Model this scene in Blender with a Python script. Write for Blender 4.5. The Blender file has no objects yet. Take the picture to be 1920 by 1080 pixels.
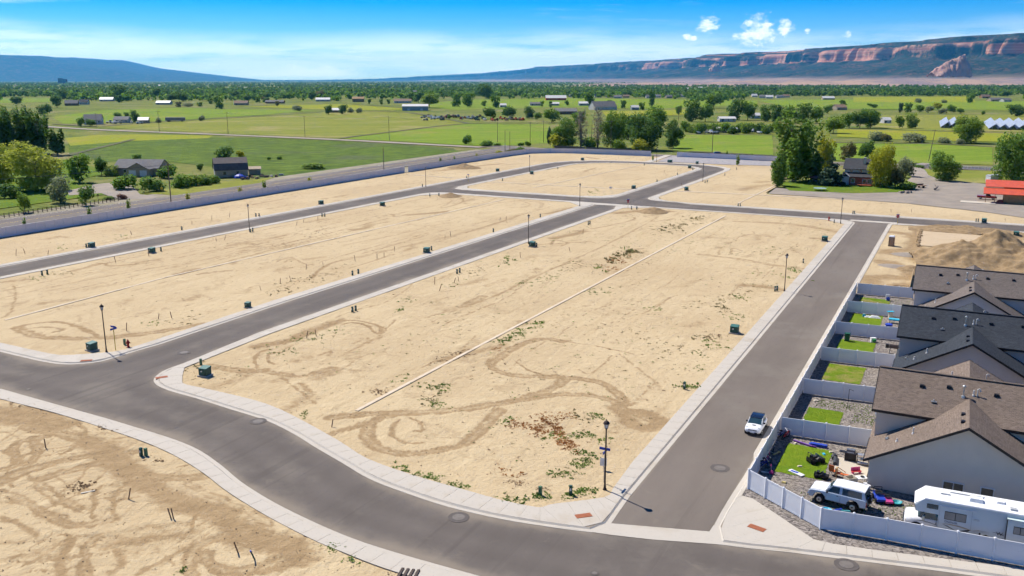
import bpy, bmesh, math, random
import numpy as np
from mathutils import Vector, Matrix, geometry

# ------------------------------------------------------------------ camera, sky, sun, exposure
F = 1650.0; HZ = 150.0; CAMH = 35.0            # focal length and horizon of the survey (1920 px frame), drone height in metres
PITCH = math.atan((540 - HZ) / F); SP, CP = math.sin(PITCH), math.cos(PITCH)
SC = bpy.context.scene
COL = SC.collection
cam_d = bpy.data.cameras.new('camera'); cam = bpy.data.objects.new('camera', cam_d); COL.objects.link(cam)
cam.location = (0, 0, CAMH); cam.rotation_euler = (math.pi / 2 - PITCH, 0, 0)
cam_d.sensor_width = 36; cam_d.lens = 36 * F / 1920; cam_d.clip_start = 1; cam_d.clip_end = 200000
SC.camera = cam
SUN_EL = math.radians(51.7); SUN_AZ = math.radians(-42.2)      # azimuth clockwise from +Y
sun_d = bpy.data.lights.new('sun', 'SUN'); sun = bpy.data.objects.new('sun', sun_d); COL.objects.link(sun)
sun_d.energy = 4.3; sun_d.angle = math.radians(0.55); sun_d.color = (1.0, 0.945, 0.85)
_d = Vector((-math.sin(SUN_AZ) * math.cos(SUN_EL), -math.cos(SUN_AZ) * math.cos(SUN_EL), -math.sin(SUN_EL)))
sun.rotation_euler = _d.to_track_quat('-Z', 'Y').to_euler(); sun.location = (0, 0, 300)
SC.view_settings.view_transform = 'Standard'; SC.view_settings.look = 'None'
SC.view_settings.exposure = 0.66; SC.view_settings.gamma = 1.0
SC.render.engine = 'CYCLES'
SC.cycles.use_denoising = True; SC.cycles.use_adaptive_sampling = True; SC.cycles.adaptive_threshold = .03; SC.cycles.adaptive_min_samples = 12
SC.cycles.max_bounces = 6; SC.cycles.diffuse_bounces = 2; SC.cycles.glossy_bounces = 2
SC.cycles.transmission_bounces = 3; SC.cycles.volume_bounces = 1; SC.cycles.transparent_max_bounces = 6
SC.cycles.caustics_reflective = False; SC.cycles.caustics_refractive = False

world = bpy.data.worlds.new('World'); SC.world = world; world.use_nodes = True
def _world():
    nt = world.node_tree; N = nt.nodes; L = nt.links; N.clear()
    def n(t, **k):
        x = N.new(t)
        for a, b in k.items(): setattr(x, a, b)
        return x
    def mth(op, a, b=None, c=None, clamp=False):
        x = n('ShaderNodeMath', operation=op, use_clamp=clamp)
        for i, v in enumerate((a, b, c)):
            if v is None: continue
            if isinstance(v, (int, float)): x.inputs[i].default_value = v
            else: L.new(v, x.inputs[i])
        return x.outputs[0]
    def ramp(v, lo, hi):
        x = n('ShaderNodeMapRange', interpolation_type='SMOOTHSTEP'); L.new(v, x.inputs[0])
        x.inputs[1].default_value = lo; x.inputs[2].default_value = hi
        return x.outputs[0]
    out = n('ShaderNodeOutputWorld'); bg = n('ShaderNodeBackground'); L.new(bg.outputs[0], out.inputs[0])
    sky = n('ShaderNodeTexSky', sky_type='NISHITA', sun_disc=False, sun_elevation=SUN_EL, sun_rotation=SUN_AZ,
            altitude=1500, air_density=.8, dust_density=0.05, ozone_density=3.0)
    hs = n('ShaderNodeHueSaturation'); hs.inputs['Saturation'].default_value = 1.85; hs.inputs['Value'].default_value = .72; hs.inputs['Hue'].default_value = .512; L.new(sky.outputs[0], hs.inputs['Color'])
    tc = n('ShaderNodeTexCoord'); nrm = n('ShaderNodeVectorMath', operation='NORMALIZE'); L.new(tc.outputs['Generated'], nrm.inputs[0])
    sp = n('ShaderNodeSeparateXYZ'); L.new(nrm.outputs[0], sp.inputs[0])
    az = mth('ARCTAN2', sp.outputs[0], sp.outputs[1]); el = mth('ARCSINE', sp.outputs[2])
    azd = mth('MULTIPLY', az, 57.2958); eld = mth('MULTIPLY', el, 57.2958)
    def noise(ka, ke, scale, detail=6, rough=.55, off=0.0):
        c = n('ShaderNodeCombineXYZ'); L.new(mth('MULTIPLY', azd, ka), c.inputs[0]); L.new(mth('MULTIPLY', eld, ke), c.inputs[1]); c.inputs[2].default_value = off
        t = n('ShaderNodeTexNoise'); t.inputs['Scale'].default_value = scale; t.inputs['Detail'].default_value = detail
        t.inputs['Roughness'].default_value = rough; L.new(c.outputs[0], t.inputs['Vector']); return t.outputs['Fac']
    # thin high cloud in long bands above the horizon, all the way round
    wob = mth('ADD', eld, mth('MULTIPLY', mth('SUBTRACT', noise(.06, .2, 1, 3, .5, 3.1), .5), 2.6))
    band = mth('MULTIPLY', ramp(wob, .2, .75), mth('SUBTRACT', 1, ramp(wob, 1.5, 3.4)))
    c1 = mth('MULTIPLY', band, ramp(noise(.12, 1.0, 1, 7, .6, .4), .30, .56))
    # wisps higher up
    c2 = mth('MULTIPLY', mth('MULTIPLY', ramp(eld, 2.6, 4.6), ramp(noise(.07, .75, 1, 7, .62, 9.3), .58, .8)), .75)
    # a low line of small cumulus at the horizon
    lowm = mth('MULTIPLY', ramp(eld, .05, .35), mth('SUBTRACT', 1, ramp(mth('SUBTRACT', eld, mth('MULTIPLY', noise(.9, 0.0, 1, 4, .6, 1.7), 1.3)), .1, .22)))
    c3 = mth('MULTIPLY', lowm, ramp(noise(.10, .1, 1, 2, .5, 21.0), .42, .58))
    # fair-weather cumulus: (azimuth, base elevation, half width, height) of single clouds
    pv = None
    for (a, e, wa, he) in ((12.1, 3.25, .72, .62), (15.15, 2.75, 1.15, 1.15), (16.6, 3.05, .55, .5), (14.7, 2.35, 1.25, .55), (10.9, 2.55, .4, .25),
                           (17.9, 2.8, .2, .2), (20.1, 2.55, .35, .35), (11.2, 2.5, .3, .22), (-55, 3.0, 1.6, 1.2), (62, 3.4, 1.8, 1.1), (110, 3, 1.4, 1), (-120, 3, 1.6, 1), (175, 3, 1.5, 1), (-80, 4, 1.3, .9)):
        q = mth('DIVIDE', mth('SUBTRACT', azd, a), wa); r_ = mth('DIVIDE', mth('SUBTRACT', eld, e), he)
        dd = mth('ADD', mth('MULTIPLY', q, q), mth('MULTIPLY', r_, r_))
        g = mth('SUBTRACT', 1.0, dd)
        pv = g if pv is None else mth('MAXIMUM', pv, g)
    pn = noise(.8, 1.5, 1.9, 7, .58, 5.5)
    c4 = mth('MULTIPLY', ramp(mth('ADD', pv, mth('MULTIPLY', mth('SUBTRACT', pn, .5), 4.2)), -.15, 1.5), mth('ADD', .62, mth('MULTIPLY', noise(1.0, 1.25, 4.5, 3, .6, 2.2), .6)), clamp=True)
    tot = mth('MAXIMUM', mth('MAXIMUM', mth('MULTIPLY', c1, .56), mth('MULTIPLY', c2, .6)), mth('MAXIMUM', mth('MULTIPLY', c3, .8), mth('MULTIPLY', c4, .86)), clamp=True)
    mx = n('ShaderNodeMix', data_type='RGBA'); L.new(tot, mx.inputs[0]); L.new(hs.outputs[0], mx.inputs[6]); mx.inputs[7].default_value = (8.8, 8.8, 8.9, 1)
    L.new(mx.outputs[2], bg.inputs[0]); bg.inputs[1].default_value = 0.122
_world()

# ------------------------------------------------------------------ survey helpers
def G(x, y, z=0.0):
    """ground position (metres) of a point surveyed in the photograph, on the level z"""
    a = (x - 960) / F; b = (y - 540) / F
    dz = -SP - b * CP; t = (z - CAMH) / dz
    return Vector((a * t, (CP - b * SP) * t, z))
ANG = math.radians(27.0); SA, CA = math.sin(ANG), math.cos(ANG)
def W(u, v, z=0.0):            # street grid: u along the streets, v across them
    return Vector((u * SA + v * CA, u * CA - v * SA, z))
def toUV(p): return (p[0] * SA + p[1] * CA, p[0] * CA - p[1] * SA)
def hpx(x, y, top):
    """height in metres of an upright thing whose foot is at (x, y) and whose top is at row `top`"""
    p = G(x, y); k = (top - 540) / F
    # (Z-CAMH) from  d/z = k
    Y = p.y
    q = (-Y * SP - k * Y * CP) / (CP - k * SP)
    return q + CAMH
def mpp(x, y):                 # metres per photograph pixel across, at a ground point
    p = G(x, y); return (p.y * CP + CAMH * SP) / F
ROT_U = math.pi / 2 - ANG      # local x = u, local y = -v

rnd = random.Random(7)
MATS = {}
def _mix(nt, fac, a, b):
    m = nt.nodes.new('ShaderNodeMix'); m.data_type = 'RGBA'
    for s, v in ((0, fac), (6, a), (7, b)):
        if isinstance(v, (int, float)): m.inputs[s].default_value = v
        elif isinstance(v, (tuple, list)): m.inputs[s].default_value = (*v[:3], 1)
        else: nt.links.new(v, m.inputs[s])
    return m.outputs[2]
def _noise(nt, scale, detail=4, rough=.6, vec=None, stretch=None, rot=0.0, dist=0.0):
    t = nt.nodes.new('ShaderNodeTexNoise'); t.inputs['Scale'].default_value = scale; t.inputs['Detail'].default_value = detail
    t.inputs['Roughness'].default_value = rough; t.inputs['Distortion'].default_value = dist
    if vec is None: vec = nt.nodes.new('ShaderNodeTexCoord').outputs['Object']
    if stretch:
        mp = nt.nodes.new('ShaderNodeMapping'); mp.vector_type = 'TEXTURE'; mp.inputs['Rotation'].default_value = (0, 0, -rot); mp.inputs['Scale'].default_value = tuple(1 / k for k in stretch)
        nt.links.new(vec, mp.inputs[0]); vec = mp.outputs[0]
    nt.links.new(vec, t.inputs['Vector']); return t.outputs['Fac']
def _ramp(nt, v, lo, hi):
    x = nt.nodes.new('ShaderNodeMapRange'); x.interpolation_type = 'SMOOTHSTEP'; nt.links.new(v, x.inputs[0])
    x.inputs[1].default_value = lo; x.inputs[2].default_value = hi; return x.outputs[0]
def _math(nt, op, a, b=0.0):
    x = nt.nodes.new('ShaderNodeMath'); x.operation = op
    for i, v in enumerate((a, b)):
        if isinstance(v, (int, float)): x.inputs[i].default_value = v
        else: nt.links.new(v, x.inputs[i])
    return x.outputs[0]
def newmat(name):
    m = bpy.data.materials.new(name); m.use_nodes = True; nt = m.node_tree
    return m, nt, nt.nodes['Principled BSDF']
def mat(name, col, rough=.7, col2=None, scale=1.5, bump=0.0, bscale=30.0, metal=0.0, spec=.3, island=0.0, detail=4, coat=0.0):
    if name in MATS: return MATS[name]
    m, nt, b = newmat(name)
    c2 = col2 if col2 else tuple(max(0, c * .8) for c in col)
    fac = _ramp(nt, _noise(nt, scale, detail), .3, .7)
    c = _mix(nt, fac, col, c2)
    if island:
        g = nt.nodes.new('ShaderNodeNewGeometry')
        hs = nt.nodes.new('ShaderNodeHueSaturation'); nt.links.new(c, hs.inputs['Color'])
        nt.links.new(_math(nt, 'ADD', _math(nt, 'MULTIPLY', g.outputs['Random Per Island'], 2 * island), 1 - island), hs.inputs['Value']); c = hs.outputs[0]
    nt.links.new(c, b.inputs['Base Color'])
    b.inputs['Roughness'].default_value = rough; b.inputs['Metallic'].default_value = metal; b.inputs['Specular IOR Level'].default_value = spec
    b.inputs['Coat Weight'].default_value = coat
    if bump:
        bm = nt.nodes.new('ShaderNodeBump'); bm.inputs['Strength'].default_value = bump; bm.inputs['Distance'].default_value = .05
        nt.links.new(_noise(nt, bscale, 5, .65), bm.inputs['Height']); nt.links.new(bm.outputs[0], b.inputs['Normal'])
    MATS[name] = m; return m

# ------------------------------------------------------------------ mesh helpers
class MB:
    """collects shapes, builds ONE mesh object"""
    def __init__(s): s.v = []; s.f = []; s.m = []
    def add(s, vs, fs, mi=0):
        o = len(s.v); s.v.extend([tuple(p) for p in vs]); s.f.extend([tuple(i + o for i in f) for f in fs]); s.m.extend([mi] * len(fs)); return s
    def box(s, c, d, rz=0.0, mi=0, taper=1.0):
        x, y, z = [q / 2 for q in d]; t = taper; cs, sn = math.cos(rz), math.sin(rz)
        P = [(-x, -y, -z), (x, -y, -z), (x, y, -z), (-x, y, -z), (-x * t, -y * t, z), (x * t, -y * t, z), (x * t, y * t, z), (-x * t, y * t, z)]
        P = [(c[0] + p[0] * cs - p[1] * sn, c[1] + p[0] * sn + p[1] * cs, c[2] + p[2]) for p in P]
        return s.add(P, [(0, 3, 2, 1), (4, 5, 6, 7), (0, 1, 5, 4), (1, 2, 6, 5), (2, 3, 7, 6), (3, 0, 4, 7)], mi)
    def bx(s, x0, x1, y0, y1, z0, z1, mi=0): return s.box(((x0 + x1) / 2, (y0 + y1) / 2, (z0 + z1) / 2), (x1 - x0, y1 - y0, z1 - z0), 0, mi)
    def tube(s, p0, p1, r0, r1=None, n=8, mi=0, caps=True):
        r1 = r0 if r1 is None else r1; p0, p1 = Vector(p0), Vector(p1); d = (p1 - p0).normalized()
        a = d.orthogonal().normalized(); b = d.cross(a); V = []
        for p, r in ((p0, r0), (p1, r1)):
            for i in range(n):
                t = 2 * math.pi * i / n; V.append(p + a * (r * math.cos(t)) + b * (r * math.sin(t)))
        fs = [(i, (i + 1) % n, n + (i + 1) % n, n + i) for i in range(n)]
        if caps: fs += [tuple(range(n - 1, -1, -1)), tuple(range(n, 2 * n))]
        return s.add(V, fs, mi)
    def lathe(s, prof, c=(0, 0, 0), n=12, mi=0):
        V = [(c[0] + r * math.cos(2 * math.pi * i / n), c[1] + r * math.sin(2 * math.pi * i / n), c[2] + z) for r, z in prof for i in range(n)]
        fs = [(k * n + i, k * n + (i + 1) % n, (k + 1) * n + (i + 1) % n, (k + 1) * n + i) for k in range(len(prof) - 1) for i in range(n)]
        fs += [tuple(range(n - 1, -1, -1)), tuple(range((len(prof) - 1) * n, len(prof) * n))]
        return s.add(V, fs, mi)
    def prism(s, poly, z0, z1, mi=0):
        n = len(poly); V = [(p[0], p[1], z0) for p in poly] + [(p[0], p[1], z1) for p in poly]
        return s.add(V, [tuple(range(n - 1, -1, -1)), tuple(range(n, 2 * n))] + [(i, (i + 1) % n, n + (i + 1) % n, n + i) for i in range(n)], mi)
    def extr(s, prof, y0, y1, mi=0):
        """side profile (x, z) extruded across y"""
        n = len(prof); V = [(p[0], y0, p[1]) for p in prof] + [(p[0], y1, p[1]) for p in prof]
        return s.add(V, [tuple(range(n)), tuple(range(2 * n - 1, n - 1, -1))] + [((i + 1) % n, i, n + i, n + (i + 1) % n) for i in range(n)], mi)
    def loft(s, secs, mi=0, caps=True):
        n = len(secs[0]); V = [p for q in secs for p in q]
        fs = [(k * n + i, k * n + (i + 1) % n, (k + 1) * n + (i + 1) % n, (k + 1) * n + i) for k in range(len(secs) - 1) for i in range(n)]
        if caps: fs += [tuple(range(n - 1, -1, -1)), tuple(range((len(secs) - 1) * n, len(secs) * n))]
        return s.add(V, fs, mi)
    def build(s, name, mats, parent=None, smooth=False, bevel=0.0, loc=None, subsurf=0):
        me = bpy.data.meshes.new(name); me.from_pydata(s.v, [], s.f)
        for m in (mats if isinstance(mats, (list, tuple)) else [mats]): me.materials.append(m)
        if any(s.m): me.polygons.foreach_set('material_index', s.m)
        if smooth: me.polygons.foreach_set('use_smooth', [True] * len(s.f))
        bm = bmesh.new(); bm.from_mesh(me); bmesh.ops.recalc_face_normals(bm, faces=bm.faces); bm.to_mesh(me); bm.free()
        o = bpy.data.objects.new(name, me); COL.objects.link(o)
        if parent is not None: o.parent = parent
        if loc is not None: o.location = loc
        if bevel:
            b = o.modifiers.new('edge', 'BEVEL'); b.width = bevel; b.segments = 2; b.limit_method = 'ANGLE'; b.angle_limit = .6
        if subsurf:
            q = o.modifiers.new('round', 'SUBSURF'); q.levels = subsurf; q.render_levels = subsurf
        return o
def tag(o, label=None, cat=None, group=None, kind=None):
    if label: o['label'] = label
    if cat: o['category'] = cat
    if group: o['group'] = group
    if kind: o['kind'] = kind
    return o
def thing(name, label, cat, loc=(0, 0, 0), rz=0.0, group=None):
    o = bpy.data.objects.new(name, None); COL.objects.link(o); o.location = loc; o.rotation_euler = (0, 0, rz); o.empty_display_size = .2
    return tag(o, label, cat, group)
def copy_tree(o, parent=None):
    c = o.copy(); COL.objects.link(c); c.parent = parent
    for ch in [k for k in o.children]: copy_tree(ch, c)
    return c
def raw_mesh(name, verts, quads, m, attrs=None, smooth=True):
    """numpy verts (n,3), faces (k,4)"""
    me = bpy.data.meshes.new(name); nv, nf = len(verts), len(quads); k = quads.shape[1]
    me.vertices.add(nv); me.vertices.foreach_set('co', np.asarray(verts, np.float32).ravel())
    me.loops.add(nf * k); me.loops.foreach_set('vertex_index', np.asarray(quads, np.int32).ravel())
    me.polygons.add(nf); me.polygons.foreach_set('loop_start', np.arange(nf, dtype=np.int32) * k)
    me.polygons.foreach_set('loop_total', np.full(nf, k, np.int32))
    if smooth: me.polygons.foreach_set('use_smooth', np.ones(nf, bool))
    for an, av in (attrs or {}).items():
        a = me.attributes.new(an, 'FLOAT', 'POINT'); a.data.foreach_set('value', np.asarray(av, np.float32))
    me.update(calc_edges=True); me.validate()
    for mm in (m if isinstance(m, (list, tuple)) else [m]): me.materials.append(mm)
    o = bpy.data.objects.new(name, me); COL.objects.link(o); return o
def tess(polys, z):
    """fill an outline (with holes) at height z: (verts, tris)"""
    L = [[Vector((p[0], p[1], 0)) for p in q] for q in polys]; flat = [p for q in L for p in q]
    return [(p.x, p.y, z) for p in flat], [tuple(t) for t in geometry.tessellate_polygon(L)]
def sheet(name, poly, z, m, kind='structure', holes=()):
    v, f = tess([poly, *holes], z); b = MB(); b.add(v, f); o = b.build(name, m)
    me = o.data
    if len(me.polygons) and me.polygons[0].normal.z < 0: me.flip_normals()
    for p in me.polygons:
        if p.normal.z < 0: me.flip_normals(); break
    o['kind'] = kind; return o
def smooth_line(P, n=6):
    """Catmull-Rom through points"""
    P = [Vector((p[0], p[1])) for p in P]; out = []
    for i in range(len(P) - 1):
        a = P[max(i - 1, 0)]; b = P[i]; c = P[i + 1]; d = P[min(i + 2, len(P) - 1)]
        for k in range(n):
            t = k / n
            out.append(.5 * ((2 * b) + (c - a) * t + (2 * a - 5 * b + 4 * c - d) * t * t + (3 * b - a - 3 * c + d) * t ** 3))
    out.append(P[-1]); return out
def area2(P): return sum(P[i][0] * P[(i + 1) % len(P)][1] - P[(i + 1) % len(P)][0] * P[i][1] for i in range(len(P)))
def offset(P, d):
    """inward offset of a closed outline"""
    P = [Vector((p[0], p[1])) for p in P]; n = len(P); s = 1 if area2(P) > 0 else -1; out = []
    for i in range(n):
        a, b, c = P[i - 1], P[i], P[(i + 1) % n]
        e1 = (b - a).normalized(); e2 = (c - b).normalized()
        n1 = Vector((-e1.y, e1.x)) * s; n2 = Vector((-e2.y, e2.x)) * s
        m = (n1 + n2); m = m.normalized() if m.length > 1e-6 else n1
        k = max(.45, m.dot(n1)); out.append(b + m * (d / k))
    return out
def clean(P, e=.05):
    out = []
    for p in P:
        p = Vector((p[0], p[1]))
        if not out or (p - out[-1]).length > e: out.append(p)
    if (out[0] - out[-1]).length < e: out.pop()
    return out
def resample(P, step, closed=False):
    P = list(P) + ([P[0]] if closed else []); L = [0]
    for i in range(1, len(P)): L.append(L[-1] + (P[i] - P[i - 1]).length)
    n = max(2, int(round(L[-1] / step))); out = []; j = 0
    for k in range(n + (0 if closed else 1)):
        t = L[-1] * k / n
        while j < len(L) - 2 and L[j + 1] < t: j += 1
        q = (t - L[j]) / max(1e-9, L[j + 1] - L[j]); out.append(P[j].lerp(P[j + 1], q))
    return out
def pip(X, Y, poly):
    ins = np.zeros(X.shape, bool); n = len(poly)
    for i in range(n):
        x0, y0 = poly[i][0], poly[i][1]; x1, y1 = poly[(i + 1) % n][0], poly[(i + 1) % n][1]
        if y0 == y1: continue
        c = ((y0 > Y) != (y1 > Y)) & (X < (x1 - x0) * (Y - y0) / (y1 - y0) + x0); ins ^= c
    return ins
def vnoise(x, y, seed=0):
    """smooth value noise on arrays"""
    xi = np.floor(x).astype(np.int64); yi = np.floor(y).astype(np.int64); fx = x - xi; fy = y - yi
    fx = fx * fx * (3 - 2 * fx); fy = fy * fy * (3 - 2 * fy)
    def h(a, b):
        k = (a * 374761393 + b * 668265263 + seed * 1442695041) & 0x7fffffff
        k = ((k ^ (k >> 13)) * 1274126177) & 0x7fffffff
        return ((k ^ (k >> 16)) & 0xffff) / 65535.0
    return (h(xi, yi) * (1 - fx) + h(xi + 1, yi) * fx) * (1 - fy) + (h(xi, yi + 1) * (1 - fx) + h(xi + 1, yi + 1) * fx) * fy
def fbm(x, y, oct=4, seed=0):
    s = 0; a = .5
    for k in range(oct): s = s + a * vnoise(x, y, seed + k); x = x * 2.03 + 7; y = y * 2.03 + 3; a *= .5
    return s
# ------------------------------------------------------------------ surface materials
def _obj(nt): return nt.nodes.new('ShaderNodeTexCoord').outputs['Object']
def sand_mat():
    m, nt, b = newmat('sand'); L = nt.links; v = _obj(nt)
    at = nt.nodes.new('ShaderNodeAttribute'); at.attribute_name = 'track'; at.attribute_type = 'GEOMETRY'
    big = _ramp(nt, _noise(nt, .035, 4, .55, v), .3, .72)
    c = _mix(nt, big, (.545, .43, .262), (.47, .358, .212))
    st = _ramp(nt, _noise(nt, 1, 5, .65, v, (.03, .55, .5), ROT_ST), .50, .74)       # grading streaks along the streets
    c = _mix(nt, _math(nt, 'MULTIPLY', st, .5), c, (.40, .295, .165))
    pt = _ramp(nt, _noise(nt, .16, 6, .75, v, None, 0, .9), .54, .68)
    c = _mix(nt, _math(nt, 'MULTIPLY', pt, .75), c, (.385, .285, .165))
    gr = _ramp(nt, _noise(nt, .45, 6, .78, v, (.7, 1.4, 1), ROT_ST), .55, .72); c = _mix(nt, _math(nt, 'MULTIPLY', gr, .6), c, (.36, .28, .18))
    fine = _ramp(nt, _noise(nt, 1.6, 5, .7, v), .35, .75)
    c = _mix(nt, _math(nt, 'MULTIPLY', fine, .34), c, (.41, .29, .155))
    pale = _ramp(nt, _noise(nt, .5, 3, .6, v, (.5, 1.5, 1), ROT_ST), .58, .7)
    c = _mix(nt, _math(nt, 'MULTIPLY', pale, .35), c, (.61, .50, .31))
    sp = _ramp(nt, _noise(nt, 2.6, 2, .5, v), .71, .76)                                # dark clods and dry bits
    c = _mix(nt, _math(nt, 'MULTIPLY', sp, .55), c, (.20, .145, .085))
    trn = _math(nt, 'ADD', at.outputs['Fac'], _math(nt, 'MULTIPLY', _math(nt, 'SUBTRACT', _noise(nt, 1.1, 5, .7, v), .5), 1.1))
    tr = _math(nt, 'MULTIPLY', _ramp(nt, trn, .18, .72), _ramp(nt, _noise(nt, 2.2, 3, .7, v, (.5, 1.3, 1), .6), .05, .45))
    tc = _mix(nt, _ramp(nt, _noise(nt, .9, 4, .6, v), .3, .7), (.355, .25, .135), (.285, .196, .103))
    c = _mix(nt, tr, c, tc)
    L.new(c, b.inputs['Base Color']); b.inputs['Roughness'].default_value = .95; b.inputs['Specular IOR Level'].default_value = .1
    bm = nt.nodes.new('ShaderNodeBump'); bm.inputs['Strength'].default_value = .9; bm.inputs['Distance'].default_value = .26
    h = _math(nt, 'ADD', _noise(nt, 1.3, 4, .75, v), _math(nt, 'MULTIPLY', _noise(nt, 1, 2, .6, v, (.12, 1.6, 1), ROT_ST), .2))
    L.new(h, bm.inputs['Height']); L.new(bm.outputs[0], b.inputs['Normal']); return m
ROT_ST = -ROT_U                    # turns world x/y into along-street / across-street
def asphalt_mat(name, rot, dust=.6, base=(.108, .092, .080)):
    m, nt, b = newmat(name); L = nt.links; v = _obj(nt)
    c = _mix(nt, _ramp(nt, _noise(nt, 1, 5, .6, v, (.05, .2, .3), rot), .3, .72), base, tuple(k * 1.25 for k in base))
    c = _mix(nt, _math(nt, 'MULTIPLY', _ramp(nt, _noise(nt, .09, 5, .7, v), .47, .66), dust), c, (.185, .16, .132))
    c = _mix(nt, _math(nt, 'MULTIPLY', _ramp(nt, _noise(nt, .6, 5, .7, v, (.5, 1.4, 1), rot), .66, .76), .45), c, (.24, .20, .16))
    c = _mix(nt, _math(nt, 'MULTIPLY', _ramp(nt, _noise(nt, 14, 3, .8, v), .3, .8), .3), c, (.16, .14, .125))
    c = _mix(nt, _math(nt, 'MULTIPLY', _ramp(nt, _noise(nt, 1, 3, .6, v, (.02, 1.1, 1), rot), .55, .7), .35), c, tuple(k * .7 for k in base))
    c = _mix(nt, _math(nt, 'MULTIPLY', _ramp(nt, _noise(nt, .22, 6, .75, v, None, 0, 1.0), .6, .68), .3), c, (.22, .185, .145))
    ad = nt.nodes.new('ShaderNodeAttribute'); ad.attribute_name = 'dust'; ap = nt.nodes.new('ShaderNodeAttribute'); ap.attribute_name = 'polish'
    c = _mix(nt, _math(nt, 'MULTIPLY', ap.outputs['Fac'], .3), c, tuple(k * .72 for k in base))
    c = _mix(nt, _math(nt, 'MULTIPLY', _ramp(nt, _math(nt, 'ADD', ad.outputs['Fac'], _math(nt, 'MULTIPLY', _math(nt, 'SUBTRACT', _noise(nt, .9, 4, .7, v), .5), .5)), .1, .95), .6), c, (.27, .225, .17))
    L.new(c, b.inputs['Base Color']); b.inputs['Roughness'].default_value = .9; b.inputs['Specular IOR Level'].default_value = .15
    return m
def concrete_mat(name, a=(.47, .425, .36), dirt=(.37, .30, .21)):
    m, nt, b = newmat(name); L = nt.links; v = _obj(nt)
    g = nt.nodes.new('ShaderNodeNewGeometry')
    c = _mix(nt, g.outputs['Random Per Island'], tuple(k * .93 for k in a), tuple(k * 1.06 for k in a))
    c = _mix(nt, _math(nt, 'MULTIPLY', _ramp(nt, _noise(nt, .35, 5, .65, v), .5, .72), .5), c, dirt)
    c = _mix(nt, _math(nt, 'MULTIPLY', _ramp(nt, _noise(nt, 3.5, 4, .7, v), .4, .75), .25), c, tuple(k * .8 for k in a))
    L.new(c, b.inputs['Base Color']); b.inputs['Roughness'].default_value = .85; b.inputs['Specular IOR Level'].default_value = .2; return m
def field_mat(name, c1, c2, c3, rot=0.0, st=(.02, .25, 1), dark=.35):
    m, nt, b = newmat(name); L = nt.links; v = _obj(nt)
    c = _mix(nt, _ramp(nt, _noise(nt, 1, 5, .6, v, st, rot), .35, .66), c1, c2)
    c = _mix(nt, _ramp(nt, _noise(nt, .02, 5, .6, v), .5, .68), c, c3)
    c = _mix(nt, _math(nt, 'MULTIPLY', _ramp(nt, _noise(nt, .35, 5, .8, v, (.35, 1.2, 1), rot), .44, .62), dark), c, tuple(k * .45 for k in c1))
    L.new(c, b.inputs['Base Color']); b.inputs['Roughness'].default_value = .95; b.inputs['Specular IOR Level'].default_value = .05
    bm = nt.nodes.new('ShaderNodeBump'); bm.inputs['Strength'].default_value = .9; bm.inputs['Distance'].default_value = .5
    L.new(_noise(nt, .6, 2, .7, v), bm.inputs['Height']); L.new(bm.outputs[0], b.inputs['Normal']); return m
SAND = sand_mat(); CONC = concrete_mat('concrete'); CONC_OLD = concrete_mat('concrete_pale', (.50, .445, .36))
ASPH = asphalt_mat('asphalt', ROT_ST); ASPH_ALLEY = asphalt_mat('asphalt_alley', ROT_ST, .8, (.145, .121, .10)); ASPH_OLD = asphalt_mat('asphalt_old', ROT_ST, .6, (.14, .122, .11))
GRASSLAND = field_mat('grassland', (.12, .16, .032), (.19, .205, .048), (.255, .22, .10), .4, (.004, .02, 1), .5)
PASTURE = field_mat('pasture', (.185, .215, .034), (.245, .245, .052), (.30, .265, .10), -.2, (.01, .07, 1), .4)
HAY = field_mat('hay', (.145, .225, .022), (.20, .265, .034), (.235, .24, .055), -.3, (.012, .11, 1), .3)
CROP = field_mat('crop_weeds', (.075, .125, .026), (.155, .215, .03), (.115, .14, .06), -.45, (.06, .35, 1), .8)
YELLOW = field_mat('yellow_field', (0.253, 0.260, 0.024), (0.220, 0.254, 0.028), (0.275, 0.249, 0.048), -.3, (.01, .2, 1), .1)
LAWN = field_mat('lawn', (.095, .165, .018), (.14, .19, .02), (.17, .185, .035), 0, (.3, .3, 1), .3)
def gravel_mat():
    m, nt, b = newmat('grey_gravel'); L = nt.links; v = _obj(nt); vo = nt.nodes.new('ShaderNodeTexVoronoi'); vo.inputs['Scale'].default_value = 6.5; L.new(v, vo.inputs['Vector'])
    sp_ = nt.nodes.new('ShaderNodeSeparateColor'); L.new(vo.outputs['Color'], sp_.inputs[0]); c = _mix(nt, sp_.outputs[0], (.075, .066, .062), (.33, .29, .255)); c = _mix(nt, _math(nt, 'MULTIPLY', _ramp(nt, _noise(nt, .35, 4, .6, v), .45, .7), .4), c, (.26, .22, .17))
    L.new(c, b.inputs['Base Color']); b.inputs['Roughness'].default_value = .95; b.inputs['Specular IOR Level'].default_value = .1; bm = nt.nodes.new('ShaderNodeBump'); bm.inputs['Strength'].default_value = .8; bm.inputs['Distance'].default_value = .06; L.new(sp_.outputs[1], bm.inputs['Height']); L.new(bm.outputs[0], b.inputs['Normal']); return m
GRAVEL_GREY = gravel_mat()
GRAVEL_ROAD = mat('gravel_track', (.33, .275, .215), .95, (.26, .22, .18), .12, .3, 2)
GRAVEL_YARD = mat('gravel_yard', (.30, .255, .205), .95, (.235, .20, .165), .15, .4, 2)

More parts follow.
